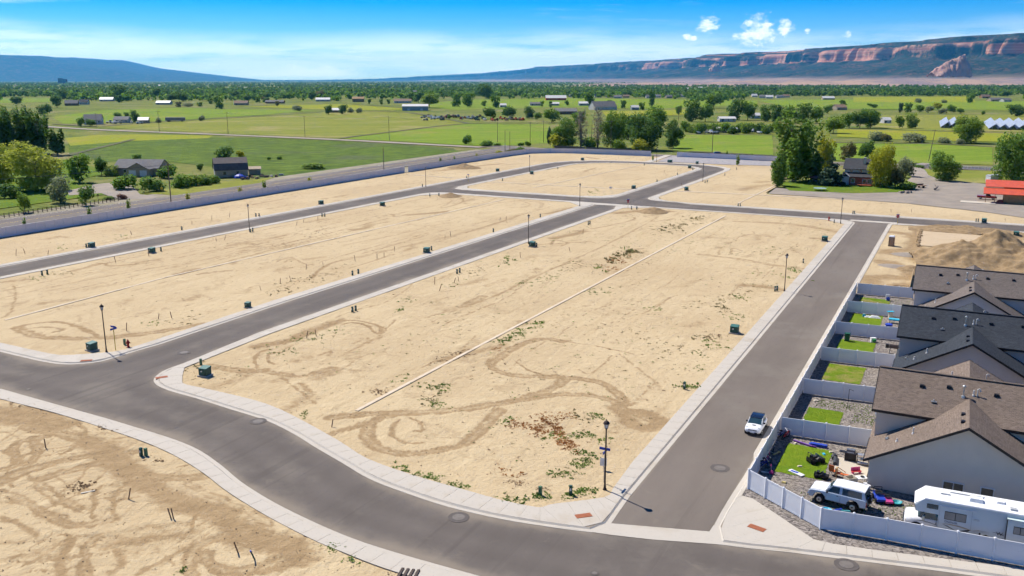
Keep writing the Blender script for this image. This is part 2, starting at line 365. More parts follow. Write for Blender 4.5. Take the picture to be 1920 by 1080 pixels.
# ------------------------------------------------------------------ ground out to the horizon
def ground():
    R = [0, 40, 120, 300, 700, 1500, 3000, 6000, 10000, 18000, 35000]; n = 48; V = [(0, 0, -.05)]
    for r in R[1:]:
        for i in range(n): V.append((r * math.cos(2 * math.pi * i / n), r * math.sin(2 * math.pi * i / n), -.05))
    fs = [(0, 1 + i, 1 + (i + 1) % n) for i in range(n)]
    for k in range(len(R) - 2):
        for i in range(n): fs.append((1 + k * n + i, 1 + (k + 1) * n + i, 1 + (k + 1) * n + (i + 1) % n, 1 + k * n + (i + 1) % n))
    b = MB(); b.add(V, fs); tag(b.build('ground', GRASSLAND), kind='structure')
ground()
def pxpoly(P, z): return [G(x, y, z) for x, y in P]
FIELDS = [
 ('crop_field', [(128, 268), (250, 262), (395, 257), (520, 259), (640, 265), (760, 271), (850, 278), (862, 285), (760, 301), (640, 321), (480, 348), (474, 320), (300, 302), (200, 303), (130, 292)], CROP),
 ('yellow_field', [(122, 259), (180, 253), (260, 252), (400, 254), (390, 259), (250, 264), (132, 273)], YELLOW),
 ('pasture_field', [(178, 238), (300, 229), (500, 217), (640, 208), (760, 211), (880, 232), (640, 259), (520, 254), (400, 249), (280, 243)], PASTURE),
 ('hay_field', [(640, 260), (700, 252), (880, 232), (1032, 233), (1034, 268), (925, 274), (850, 271), (760, 265)], HAY),
 ('far_hay_field', [(95, 219), (200, 206), (340, 202), (430, 205), (600, 206), (480, 216), (300, 227), (120, 232)], HAY),
 ('stubble_field', [(440, 199), (640, 195), (790, 205), (640, 207), (600, 205)], YELLOW),
 ('far_left_field', [(0, 185), (110, 184), (120, 190), (0, 193)], HAY),
 ('north_field', [(800, 192), (900, 186), (1080, 184), (1420, 188), (1420, 196), (1230, 204), (1060, 200), (860, 206), (790, 200)], HAY),
 ('roadside_field', [(1262, 252), (1448, 254), (1450, 292), (1300, 284), (1262, 282)], HAY),
 ('farm_meadow', [(1555, 268), (1740, 270), (1860, 276), (1862, 309), (1640, 304), (1555, 300)], HAY),
 ('yellow_strip_field', [(1570, 242), (1700, 245), (1895, 250), (1890, 266), (1700, 262), (1570, 256)], YELLOW),
 ('solar_field', [(1640, 216), (1930, 214), (1960, 248), (1700, 244), (1625, 236)], PASTURE),
 ('green_strip_field', [(1420, 188), (1560, 186), (1940, 190), (1940, 207), (1650, 205), (1480, 203)], HAY),
 ('yellow_far_field', [(1600, 182), (1820, 181), (1830, 191), (1600, 191)], YELLOW),
 ('farm_verge', [(1700, 316), (1900, 321), (1900, 345), (1790, 342), (1720, 330)], PASTURE),
 ('east_yellow_field', [(1130, 209), (1290, 205), (1300, 214), (1140, 222)], YELLOW),
]
for i, (nm, P, m) in enumerate(FIELDS): sheet(nm, pxpoly(P, .05 + .012 * i), .05 + .012 * i, m)

# roads outside the housing estate
def strip(name, pts, w, z, m, kind='structure'):
    P = [Vector((p[0], p[1])) for p in pts]; Lf, Rt = [], []
    for i, p in enumerate(P):
        d = (P[min(i + 1, len(P) - 1)] - P[max(i - 1, 0)]).normalized(); n = Vector((-d.y, d.x)) * (w / 2); Lf.append(p + n); Rt.append(p - n)
    b = MB(); n = len(P); b.add([(p.x, p.y, z) for p in Lf + Rt], [(i, n + i, n + i + 1, i + 1) for i in range(n - 1)])
    o = b.build(name, m)
    if o.data.polygons[0].normal.z < 0: o.data.flip_normals()
    o['kind'] = kind; return o
main_c = [W(u, v) for u, v in ((60, -209), (135, -211), (190, -209.5), (280, -211), (340, -212), (400, -213), (425, -211))]
verge = [W(u, v) for u, v in ((40, -192), (150, -191), (285, -191.5), (384, -189), (400, -178), (400, -225), (150, -226), (40, -222))]
sheet('road_verge', verge, .09, mat('verge_dirt', (.30, .255, .19), .95, (.22, .20, .12), .2, .4, 2))
strip('main_road', smooth_line(main_c), 13.0, .30, ASPH_OLD)
side_road = [W(u, v) for u, v in ((425, -228), (420, -211), (412, -185), (407, -150), (404, -110), (402, -60), (401, -20), (399, 60), (398, 160))]
strip('north_road', smooth_line(side_road), 9.5, .31, ASPH_OLD)
strip('road_verge', smooth_line(side_road), 17, .10, mat('verge_dirt', ()))
strip('gravel_lane', smooth_line([G(60, 236), G(180, 243.5), G(400, 252.5), G(640, 263), G(800, 271.5), G(905, 277)]), 8, .28, GRAVEL_ROAD)
DITCH = mat('ditch_weeds', (.11, .095, .045), .95, (.07, .085, .03), .05)
for P, w_ in (([(190, 237.5), (300, 229.5), (500, 217.5), (600, 211)], 5), ([(600, 209), (640, 208), (760, 211), (880, 232)], 4), ([(100, 233), (180, 238)], 5), ([(640, 260), (700, 252), (880, 232), (1030, 233)], 4), ([(440, 200), (640, 195.5), (790, 205)], 5), ([(1262, 252), (1448, 254)], 4), ([(1555, 268), (1740, 270), (1860, 276)], 5), ([(1570, 242), (1700, 245), (1895, 250)], 4), ([(1640, 216), (1930, 214)], 5), ([(800, 192), (900, 186), (1080, 184), (1420, 188)], 6), ([(1290, 284.5), (1450, 292.5)], 5), ([(128, 292), (250, 262)], 3), ([(1480, 203), (1650, 205), (1940, 207)], 5)): strip('field_ditch', smooth_line([G(x, y) for x, y in P]), w_, .29, DITCH)
PAINT = mat('road_paint', (.62, .60, .55), .8, (.45, .43, .4), 1.5); PAINT_Y = mat('road_paint_yellow', (.55, .38, .06), .8)
b = MB()
ml = resample(smooth_line(main_c), 3.0)
for off, dash in ((5.6, 0), (-5.6, 0)):
    for i in range(len(ml) - 1):
        d = (ml[i + 1] - ml[i]).normalized(); n = Vector((-d.y, d.x))
        p, q = ml[i] + n * off, ml[i + 1] + n * off
        b.add([(*(p + n * .07), .304), (*(q + n * .07), .304), (*(q - n * .07), .304), (*(p - n * .07), .304)], [(0, 1, 2, 3)])
tag(b.build('road_marking', PAINT), kind='structure')
b = MB()
for off in (.12, -.12):
    for i in range(len(ml) - 1):
        d = (ml[i + 1] - ml[i]).normalized(); n = Vector((-d.y, d.x)); p, q = ml[i] + n * off, ml[i + 1] + n * off
        b.add([(*(p + n * .06), .304), (*(q + n * .06), .304), (*(q - n * .06), .304), (*(p - n * .06), .304)], [(0, 1, 2, 3)])
tag(b.build('centre_line', PAINT_Y), kind='structure')
# farm yard and drive right of the estate
sheet('farm_yard', pxpoly([(1455, 352), (1500, 356), (1700, 353), (1715, 338), (1700, 320), (1720, 316), (1745, 330), (1770, 337), (1900, 350), (2000, 352), (2000, 420), (1845, 397), (1700, 381), (1560, 371), (1440, 363)], .50), .50, GRAVEL_YARD)
strip('farm_drive', smooth_line([G(1712, 345), G(1725, 332), G(1722, 322), G(1712, 314), G(1740, 308)]), 5, .52, GRAVEL_ROAD)
sheet('farm_lawn', pxpoly([(1462, 343), (1560, 332), (1690, 336), (1722, 345), (1690, 360), (1600, 362), (1480, 357)], .54), .54, LAWN)
sheet('roadside_lawn', pxpoly([(-60, 400), (0, 391), (80, 380), (215, 362), (150, 352), (140, 338), (215, 322), (120, 300), (-60, 340)], .12), .12, LAWN)
sheet('house_drive', pxpoly([(180, 345), (235, 340), (252, 352), (262, 364), (300, 368), (280, 374), (215, 372), (190, 362), (130, 366), (125, 358)], .15), .15, GRAVEL_YARD)
sheet('house_lawn', pxpoly([(262, 362), (300, 356), (400, 340), (470, 338), (520, 330), (480, 346), (330, 366)], .16), .16, PASTURE)

# ------------------------------------------------------------------ estate: asphalt, kerbs, pavements, lots
ZA, ZK, ZS = .34, .46, .43          # asphalt level, pavement level, sand level
ALLEY = [W(61.8, -22.4), W(236.6, -22.4), W(236.6, -15.0), W(64.0, -15.0)]
ALLEY[0] = G(1144, 981.5, ZA); ALLEY[3] = G(1330, 997, ZA)
sheet('alley_asphalt', ALLEY, ZA + .008, ASPH_ALLEY)

def Z(pts, x0, y0, s): return [(x0 + a / s, y0 + b_ / s) for a, b_ in pts]
def GP(pts): return [Vector(G(x, y, ZK)[:2]) for x, y in pts]
def U2(*q): return [Vector(W(u, v)[:2]) for u, v in q]
def arc(cu, cv, r, a0, a1, n=8):
    return U2(*[(cu + r * math.sin(math.radians(a0 + (a1 - a0) * i / n)), cv + r * math.cos(math.radians(a0 + (a1 - a0) * i / n))) for i in range(n + 1)])
SLABS_NEAR = []; SLABS_FAR = []; OUTL = []
BASE_DARK = mat('joint_sand', (.30, .25, .19), .95)
def island(outer, inner, skip=None, step=1.8):
    """kerbed block: outer = asphalt edge, inner = edge of the bare lot"""
    outer = clean(outer, .2); inner = clean(inner, .2)
    if area2(outer) < 0: outer.reverse()
    if area2(inner) < 0: inner.reverse()
    OUTL.append(outer); kerb = offset(outer, .40); ktop = offset(outer, .54)
    b = MB(); n = len(outer)
    V = [(*p, ZA - .05) for p in outer] + [(*p, ZA + .02) for p in outer] + [(*p, ZA + .012) for p in kerb] + [(*p, ZK) for p in ktop]
    fs = []
    for k in range(3):
        for i in range(n):
            if skip and skip(*toUV((outer[i] + outer[(i + 1) % n]) / 2)): continue
            fs.append((k * n + i, k * n + (i + 1) % n, (k + 1) * n + (i + 1) % n, (k + 1) * n + i))
    b.add(V, fs); tag(b.build('kerb', CONC), kind='structure')
    # pavement bed and slabs
    v, f = tess([ktop, inner], ZK - .03); b = MB(); b.add(v, f); bed = b.build('pavement', BASE_DARK); bed['kind'] = 'structure'
    for p in bed.data.polygons:
        if p.normal.z < 0: bed.data.flip_normals(); break
    K = resample(ktop, step, True); L = [0]; m = len(inner)
    for i in range(m): L.append(L[-1] + (inner[(i + 1) % m] - inner[i]).length)
    tot = L[-1]
    def nearest(p):
        best = (1e9, 0, None)
        for i in range(m):
            a, c = inner[i], inner[(i + 1) % m]; d = c - a; t = max(0, min(1, (p - a).dot(d) / max(1e-9, d.length_squared))); q = a + d * t
            e = (q - p).length_squared
            if e < best[0]: best = (e, L[i] + t * d.length, q)
        return best
    NN = [nearest(p) for p in K]
    for i in range(len(K)):
        j = (i + 1) % len(K); s0, s1 = NN[i][1], NN[j][1]; ds = (s1 - s0) % tot
        if ds > tot * .5: ds = 0
        poly = [K[i], K[j], NN[j][2]]
        mid = [(((L[k] - s0) % tot), inner[k]) for k in range(m) if 1e-3 < ((L[k] - s0) % tot) < ds - 1e-3]
        poly += [q for _, q in sorted(mid, key=lambda t: -t[0])]
        poly += [NN[i][2]]
        poly = clean(poly, .03)
        if len(poly) < 3 or abs(area2(poly)) < .3: continue
        c = sum(poly, Vector((0, 0))) / len(poly)
        if c.y < 15 or abs(c.x) > .75 * c.y + 25: continue
        if skip and skip(*toUV(c)): continue
        poly = [p + (c - p).normalized() * .016 for p in poly]
        (SLABS_NEAR if c.length < 118 else SLABS_FAR).append((c, poly, bed))
    return kerb, inner

# block C: between the middle street and the alley
t4 = (0, 400, 3); t5 = (640, 400, 3); t7 = (0, 720, 3); t8 = (640, 720, 3); z4 = (1040, 860, 4.364); z5 = (0, 640, 4.364)
C_out = U2((234.0, -86.2)) + U2((228, -84.6), (150, -85.3), (90, -86.0)) \
  + GP(smooth_line([(345, 679), (320, 688), (303, 695.5), (291, 705), (288, 712), (295, 721), (318, 731), (367, 745), (433, 766), (500, 787), (553, 813), (590, 836), (640, 865), (693, 896), (757, 921), (840, 948), (940, 971), (1040, 987), (1110, 996)], 4))
C_out = [p for p in C_out] + GP([(1144, 981.5)]) + U2((66, -22.4), (231.5, -22.4)) + arc(231.5, -27.4, 5.0, 0, 90, 6) + U2((236.5, -34), (236.8, -79)) + arc(231.8, -80.4, 5.0, 90, 160, 6)
C_in = U2((230.5, -82.7), (150, -83.4), (90, -84.0)) + GP([(346, 689), (342, 705), (342, 718)] + smooth_line([(352, 721.5), (420, 736), (500, 757), (567, 788), (640, 829), (690, 860), (773, 890), (857, 914), (940, 937), (1003, 950), (1022, 949), (1040, 944), (1133, 932), (1148, 917)], 3)) \
  + U2((73, -24.5), (228.5, -24.5), (233.6, -29.5), (234.4, -36), (234.6, -76))
kC, inC = island(C_out, C_in)
# block B: between the left street and the middle street
B_out = U2((231.5, -92.3), (150, -93.6), (105, -94.3)) + GP(smooth_line([(300, 644), (255, 657), (227, 665.5), (207, 671.5), (185, 677), (150, 681), (117, 681.5), (83, 677), (33, 666), (0, 658), (-60, 645), (-160, 622)], 4)) \
  + U2((84, -153.6), (96, -153.2), (150, -151.9), (231, -150.3)) + arc(231.5, -143.5, 6.7, 180, 90, 6) + U2((238.2, -138), (237.6, -101)) + arc(232, -98, 5.6, 90, 0, 6)
B_in = U2((229, -95.4), (150, -96.0), (105, -96.7)) + GP(smooth_line([(300, 634), (250, 650), (227, 656.5), (200, 660.5), (150, 664), (110, 665), (60, 655.5), (0, 642), (-60, 629), (-150, 608)], 3)) + U2((88, -151.2), (150, -149.8), (228, -147.8), (234.8, -142), (234.8, -101))
kB, inB = island(B_out, B_in)
# block D: strip between the left street and the estate wall, running into the top strip
D_out = U2((70, -161.6), (100, -161.0), (200, -159.2), (345, -157.6)) + arc(345, -144.6, 13, 180, 97, 8)[1:] + U2((358.5, -135), (367.3, -131), (367.3, -113), (365.6, -96.5), (362.5, -91.5), (357, -86.5), (350.5, -84.2), (330, -83.6))
D_out = U2((70, -161.6), (100, -161.0), (200, -159.2), (340, -157.6), (348, -156), (356, -152), (362.5, -145), (366, -137), (367.3, -129), (367.3, -112), (366, -100), (363.5, -93.5), (359.5, -88.3), (354.5, -85.0), (349, -83.9), (330, -83.6), (280, -83.6), (256, -83.7)) \
   + arc(255.5, -77.5, 6.2, 180, 270, 6)[1:] + U2((249.2 - .4, -73), (246.8, -68), (246.3, -40), (246.3, 60), (420, 60), (400.0, -60), (397, -176), (386, -190), (285, -191.3), (70, -192))
D_in = U2((72, -163.8), (100, -163.2), (200, -161.4), (340, -159.7), (349, -158.2), (358, -153.6), (364.8, -146), (368.3, -137.5), (369.5, -129), (369.5, -112), (368.1, -99.2), (365.4, -92.4), (361, -86.6), (355.5, -82.9), (349.6, -81.6), (330, -81.4), (280, -81.4), (258, -81.4), (253, -79.5), (250.2, -76), (249.2, -70), (248.7, -40), (248.7, 58), (415, 58), (398, -60), (395, -174), (385, -188.6), (285, -190), (72, -190.5))
kD, inD = island(D_out, D_in, lambda u, v: v < -186 or v > 45 or u > 374 or (v < -170 and u > 372), step=2.5)
# block G: north block
G_out = U2((254, -149.5), (300, -149.3), (342, -148.6)) + U2((349, -147), (355, -142), (359.5, -135), (361.0, -127), (361.2, -110), (360.0, -102), (356.5, -96.5), (351, -93.2), (345, -92.4), (300, -92.3), (258, -92.4)) + arc(253, -98.5, 6, 0, -90, 6)[1:] + U2((246.6, -104), (246.3, -138)) + U2((246.6, -143.5), (248.4, -147.6))
G_in = U2((256, -147.2), (300, -147.0), (341, -146.4), (347.6, -144.8), (353, -140.5), (357, -134), (358.6, -127), (358.8, -110.5), (357.6, -103.2), (354.6, -98.6), (350, -95.6), (344.6, -94.8), (300, -94.6), (258, -94.7), (252, -97.5), (249.4, -103), (249.2, -138), (250.5, -144))
kG, inG = island(G_out, G_in, step=2.5)
# block E: houses and building plot right of the alley
E_out = U2((233.5, -14.9), (80, -14.9)) + GP([(1413, 860), (1393, 893), (1369, 930), (1352, 958), (1338, 985)]) + GP([(1345, 1018), (1400, 1025), (1480, 1033), (1549, 1042), (1640, 1053), (1760, 1068), (1920, 1090), (2150, 1118)]) + U2((60, 40), (236.2, 40), (236.2, -12), (235.6, -14.3))
E_in = U2((233, -13.95), (80, -13.95)) + GP([(1421, 868), (1404, 905), (1391, 929), (1411, 934.5), (1452, 961), (1526, 1011), (1560, 1019), (1640, 1031), (1760, 1046), (1920, 1066), (2150, 1098)]) + U2((66, 39), (233.8, 39), (233.8, -10))
kE, inE = island(E_out, E_in)
# block F: open ground in front of the estate
F_out = GP(smooth_line([(-260, 640), (-130, 691), (0, 727), (100, 755), (200, 783), (283, 808), (340, 827), (380, 846), (418, 873), (460, 907), (533, 950), (640, 999), (740, 1033), (897, 1077), (1050, 1118), (1250, 1168), (1500, 1215)], 4)) + [Vector((10, 25)), Vector((-60, 25)), Vector((-120, 80))]
F_in = GP(smooth_line([(-260, 655), (-130, 709), (0, 747.5), (100, 773), (200, 804), (277, 831), (333, 857), (383, 888), (427, 922), (500, 967), (583, 1010), (640, 1034), (723, 1066), (850, 1104), (1030, 1150), (1230, 1205), (1480, 1250)], 4)) + [Vector((8, 27)), Vector((-60, 27)), Vector((-117, 80))]
kF, inF = island(F_out, F_in)
# valley gutters across the street mouths and corner aprons
sheet('valley_gutter', [Vector(G(x, y, ZA)[:2]) for x, y in ((1100, 990), (1144, 981.5), (1330, 997), (1338, 985), (1372, 1006), (1480, 1029), (1480, 1033), (1400, 1026), (1333, 1020), (1223, 1012), (1144, 1003), (1040, 987.5))], ZA + .024, CONC)
sheet('valley_gutter', U2((235.2, -24), (237.6, -24), (237.6, -13), (235.2, -13)), ZA + .024, CONC)
sheet('valley_gutter', U2((233.5, -97), (237.4, -97), (237.4, -82), (234.5, -82)), ZA + .024, CONC)

def street():
    c = .75; U, V = np.meshgrid(np.arange(22, 372, c), np.arange(-167, 40, c), indexing='ij'); X = U * SA + V * CA; Y = U * CA - V * SA
    keep = (Y > 22) & (np.abs(X) < .75 * Y + 30) & ~((U > 258) & (V > -72))
    for o in OUTL: keep &= ~pip(X, Y, offset(o, 1.6))
    d = np.full(X.shape, 9.0)
    for o in OUTL:
        for i in range(len(o)):
            ax, ay = o[i]; bx_, by_ = o[(i + 1) % len(o)]; dx, dy = bx_ - ax, by_ - ay; m = keep & (X > min(ax, bx_) - 7) & (X < max(ax, bx_) + 7) & (Y > min(ay, by_) - 7) & (Y < max(ay, by_) + 7)
            if not m.any(): continue
            t = np.clip(((X[m] - ax) * dx + (Y[m] - ay) * dy) / (dx * dx + dy * dy + 1e-9), 0, 1); d[m] = np.minimum(d[m], np.hypot(X[m] - ax - t * dx, Y[m] - ay - t * dy))
    n1 = fbm(X * .12, Y * .12, 4, 3); n2 = fbm(X * .5, Y * .5, 3, 8)
    dust = np.clip(1.25 * np.exp(-d / .75) * (.2 + 1.3 * n1) + 1.9 * np.clip(n1 - .56, 0, 1) * np.exp(-d / 4) + .25 * (n2 - .5), 0, 1)
    polish = np.exp(-((d - 2.6) / .9) ** 2) * (.5 + n2)
    k = keep[:-1, :-1] & keep[1:, :-1] & keep[:-1, 1:] & keep[1:, 1:]; idx = np.arange(X.size).reshape(X.shape); q = np.stack([idx[:-1, :-1][k], idx[1:, :-1][k], idx[1:, 1:][k], idx[:-1, 1:][k]], 1)[:, ::-1]
    used = np.unique(q); mp = np.full(X.size, -1); mp[used] = np.arange(len(used))
    o = raw_mesh('street_asphalt', np.stack([X.ravel()[used], Y.ravel()[used], np.full(len(used), ZA)], 1), mp[q], ASPH, {'dust': dust.ravel()[used], 'polish': polish.ravel()[used]}); o['kind'] = 'structure'
street()
# slabs: nearest ones as single pieces
SLABS_NEAR.sort(key=lambda t: t[0].length)
SLABS_FAR += SLABS_NEAR[290:]; SLABS_NEAR = SLABS_NEAR[:290]
for c, poly, bed in SLABS_NEAR:
    b = MB(); b.prism([p - c for p in poly], ZK - .05, ZK); o = b.build('slab', CONC, bed); o.location = (c.x, c.y, rnd.uniform(0, .008))
bybed = {}
for c, poly, bed in SLABS_FAR: bybed.setdefault(bed.name, (bed, MB()))[1].prism(poly, ZK - .05, ZK)
for nm, (bed, b) in bybed.items(): o = b.build('paving_slabs', CONC, bed); o['kind'] = 'stuff'

# ------------------------------------------------------------------ bare lots with wheel tracks
T = []
def tr(P, z, w, k=1.0): T.append(([Vector(G(x, y, ZS)[:2]) for x, y in smooth_line(Z(P, *z), 5)], w, k))
t2 = (640, 80, 3); t6 = (1280, 400, 3); t1 = (0, 80, 3); t3 = (1280, 80, 3)
# C
tr([(1250, 720), (1130, 705), (1000, 740), (900, 800), (840, 850), (880, 890), (1000, 915), (1200, 920), (1400, 940), (1500, 975), (1560, 1030), (1590, 1080)], t5, .95)
tr([(1250, 940), (1150, 1000), (950, 1055)], t5, 1.0)
tr([(-60, 190), (120, 172), (250, 165), (500, 155), (700, 138), (900, 108), (1100, 78), (1250, 58), (1400, 65), (1530, 100), (1600, 150), (1700, 190), (1810, 222)], t8, .95)
tr([(-100, 290), (0, 262), (130, 225), (280, 175)], t8, .8)
tr([(200, 195), (140, 260), (150, 310), (200, 360), (300, 388), (420, 390), (560, 370), (680, 340), (760, 280), (830, 200), (880, 150)], t8, 1.0)
tr([(320, 200), (280, 250), (290, 300), (360, 330), (450, 330)], t8, .35, .8); tr([(380, 190), (440, 215), (450, 260), (400, 265)], t8, .3, .8)
tr([(1540, 130), (1600, 190), (1650, 235), (1740, 245), (1815, 215)], t8, 1.6); tr([(1600, 170), (1700, 160), (1780, 200)], t8, 1.4)
tr([(1185, 872), (1300, 880), (1450, 885), (1560, 900), (1700, 915), (1800, 890), (1870, 870)], t4, .8)
tr([(1185, 860), (1270, 875), (1400, 890), (1480, 880)], t4, 1.1)
tr([(1440, 870), (1425, 820), (1460, 780), (1510, 765)], t4, .35); tr([(1500, 830), (1510, 790), (1570, 780)], t4, .3); tr([(1540, 850), (1500, 830)], t4, .4)
tr([(1440, 745), (1600, 720), (1700, 680), (1920, 600)], t4, 1.5, .9); tr([(1580, 925), (1680, 1000), (1760, 1070)], t4, .3, .8); tr([(1680, 955), (1750, 1010)], t4, .5, .7); tr([(1790, 800), (1860, 770), (1840, 800)], t4, .4, .7)
tr([(0, 625), (80, 615), (150, 640), (200, 680), (225, 640)], t5, .35); tr([(0, 605), (100, 605), (180, 625), (230, 650)], t5, .35); tr([(0, 710), (150, 700), (60, 730)], t5, .3, .7)
tr([(1190, 140), (1290, 120), (1360, 100)], t5, 1.8, .8); tr([(1100, 175), (1250, 168), (1380, 160), (1425, 165)], t5, .3); tr([(1180, 175), (1200, 150), (1270, 165), (1240, 180)], t5, .4)
tr([(470, 585), (800, 490), (1100, 350), (1500, 170), (1780, 20)], t5, .5, .6); tr([(600, 550), (740, 495), (790, 470)], t5, 1.1, .8); tr([(0, 800), (200, 690), (300, 600)], t5, .25, .7); tr([(0, 880), (150, 790), (380, 780)], t5, .2, .6)
tr([(560, 830), (700, 790), (850, 760), (900, 740)], t5, 1.6, .6); tr([(700, 830), (850, 800), (900, 780)], t5, 1.3, .55)
tr([(1250, 720), (1400, 740), (1550, 770), (1640, 790)], t5, .25, .8); tr([(1520, 800), (1400, 900), (1330, 880)], t5, .25, .7); tr([(1560, 790), (1700, 900), (1800, 980)], t5, .3, .6); tr([(970, 830), (1050, 880), (1120, 905)], t5, .25, .9)
tr([(100, 230), (300, 255), (500, 290), (700, 312)], t6, 1.0, .8); tr([(350, 405), (450, 410), (560, 430)], t6, 1.6, .75); tr([(300, 45), (600, 60), (850, 100), (890, 135), (740, 140)], t6, 1.8, .6); tr([(200, 230), (220, 190), (300, 200)], t6, .4, .6); tr([(270, 230), (280, 195), (330, 210)], t6, .4, .6)
tr([(1560, 958), (1700, 945), (1850, 948)], t2, 2.6, .8); tr([(1580, 975), (1650, 990), (1500, 1030), (1300, 1060)], t2, .5, .7); tr([(1700, 975), (1800, 1000), (1860, 1030)], t2, .3, .6)
# B
tr([(80, 640), (200, 618), (330, 610), (440, 640), (540, 690)], t4, .6); tr([(90, 645), (200, 690), (400, 703), (560, 700), (750, 683), (950, 655), (1130, 625)], t4, 1.3); tr([(110, 655), (230, 640), (350, 650), (300, 670)], t4, .5, .8)
tr([(0, 475), (300, 412), (600, 352), (900, 300), (1500, 200), (1900, 130)], t4, .4, .6); tr([(0, 440), (400, 352), (800, 282), (1300, 190)], t4, .35, .55); tr([(0, 410), (500, 320), (1000, 235)], t4, .25, .5)
tr([(1000, 342), (1060, 325), (1115, 312)], t4, 1.5, .8); tr([(1110, 345), (1200, 330), (1290, 322)], t4, .8, .9); tr([(520, 288), (580, 280), (600, 292), (660, 295), (760, 285)], t4, .6, .8); tr([(1540, 200), (1650, 185)], t4, 1.2, .7); tr([(30, 385), (150, 373)], t4, 1.3, .8)
tr([(230, 505), (380, 485)], t4, 2.0, .5); tr([(340, 530), (520, 505)], t4, 1.2, .6); tr([(1750, 365), (1790, 320), (1850, 285), (1920, 262)], t4, .6, .8); tr([(1560, 270), (1590, 255), (1640, 250), (1700, 280), (1770, 290)], t4, .3, .7); tr([(1600, 275), (1620, 260), (1680, 265)], t4, .25, .7)
tr([(70, 400), (80, 470), (50, 560), (0, 590)], t4, .3, .7); tr([(150, 550), (250, 540), (400, 545)], t4, .25, .6); tr([(1220, 510), (1300, 490), (1400, 488), (1560, 480)], t4, .35, .6)
tr([(0, 265), (300, 200), (640, 120), (830, 70), (1000, 10)], t5, .9, .75); tr([(0, 180), (300, 120), (600, 50)], t5, .4, .6)
tr([(370, 968), (470, 962), (580, 950)], t2, 1.6, .85); tr([(250, 970), (290, 965), (300, 978), (370, 968)], t2, .4, .8); tr([(60, 1052), (140, 1042)], t2, 1.8, .7); tr([(890, 900), (1000, 890), (1120, 900), (1090, 940), (900, 990), (640, 1035)], t2, .8, .6); tr([(700, 905), (780, 908)], t2, 1.2, .7)
tr([(1150, 962), (1230, 945), (1300, 925)], t2, 1.6, .7); tr([(600, 862), (680, 878), (660, 905), (560, 930)], t2, .6, .7); tr([(560, 870), (620, 890), (540, 930)], t2, .5, .6); tr([(1000, 885), (1060, 910), (1000, 930)], t2, .4, .6)
# F
tr([(-60, 160), (0, 175), (150, 190), (330, 232)], t7, 2.6); tr([(0, 150), (100, 150), (250, 180)], t7, 1.6)
tr([(150, 240), (300, 280), (450, 310), (560, 370), (640, 440), (690, 490), (800, 520), (950, 530), (1150, 515)], t7, 1.1); tr([(480, 320), (600, 390), (700, 480)], t7, 1.7); tr([(640, 390), (760, 385)], t7, .7)
tr([(600, 400), (720, 500), (860, 590), (1000, 660), (1200, 740), (1400, 840), (1600, 930), (1680, 990)], t7, 1.8); tr([(750, 520), (950, 640), (1150, 700), (1300, 720)], t7, 1.6); tr([(1050, 560), (1200, 640), (1400, 720), (1500, 790)], t7, .7, .8)
tr([(-30, 560), (100, 500), (220, 465), (400, 420), (600, 405)], t7, 1.1); tr([(220, 535), (330, 500), (520, 455), (660, 420)], t7, .9)
tr([(50, 380), (110, 325), (250, 300)], t7, .7); tr([(50, 370), (90, 430), (60, 470), (0, 485)], t7, .7); tr([(175, 320), (200, 370), (190, 420), (130, 450)], t7, .8)
tr([(-10, 610), (100, 650), (250, 740), (400, 800), (620, 765)], t7, .8); tr([(0, 745), (110, 800), (190, 850)], t7, .5, .8); tr([(180, 580), (300, 660), (440, 720)], t7, .35, .8); tr([(250, 560), (360, 650), (470, 700)], t7, .35, .7)
tr([(340, 1085), (335, 1000), (370, 930), (400, 880)], t7, .6); tr([(475, 1085), (465, 1000), (490, 910), (540, 860)], t7, .7); tr([(600, 1060), (680, 1010), (640, 930)], t7, .6, .7)
tr([(1060, 1085), (1060, 980), (1120, 900), (1260, 855)], t7, .8); tr([(1150, 960), (1180, 1020), (1300, 1055), (1450, 1040), (1600, 990), (1720, 950)], t7, .8); tr([(1180, 1060), (1400, 1075), (1600, 1030), (1740, 960)], t7, .35); tr([(1300, 860), (1480, 900), (1650, 900)], t7, 1.6)
tr([(640, 900), (850, 870), (1080, 835)], t7, 1.8, .6); tr([(400, 880), (700, 850), (1000, 800)], t7, 1.2, .6); tr([(700, 960), (900, 930), (1050, 880)], t7, 1.0, .55)
tr([(510, 760), (520, 650), (560, 575)], t7, .35, .8); tr([(640, 770), (630, 640), (700, 560)], t7, .4, .8); tr([(640, 650), (700, 620)], t7, 1.0, .7); tr([(1085, 740), (1060, 830), (1020, 865)], t7, .3); tr([(440, 220), (465, 280), (400, 360), (330, 400)], t7, .3, .9); tr([(640, 580), (760, 560), (830, 560)], t7, .5, .7)
tr([(-40, 900), (200, 880), (400, 890)], t7, .6, .5); tr([(-40, 1000), (150, 960), (330, 960)], t7, .6, .5); tr([(750, 1080), (900, 1000), (1030, 930)], t7, .35, .8)
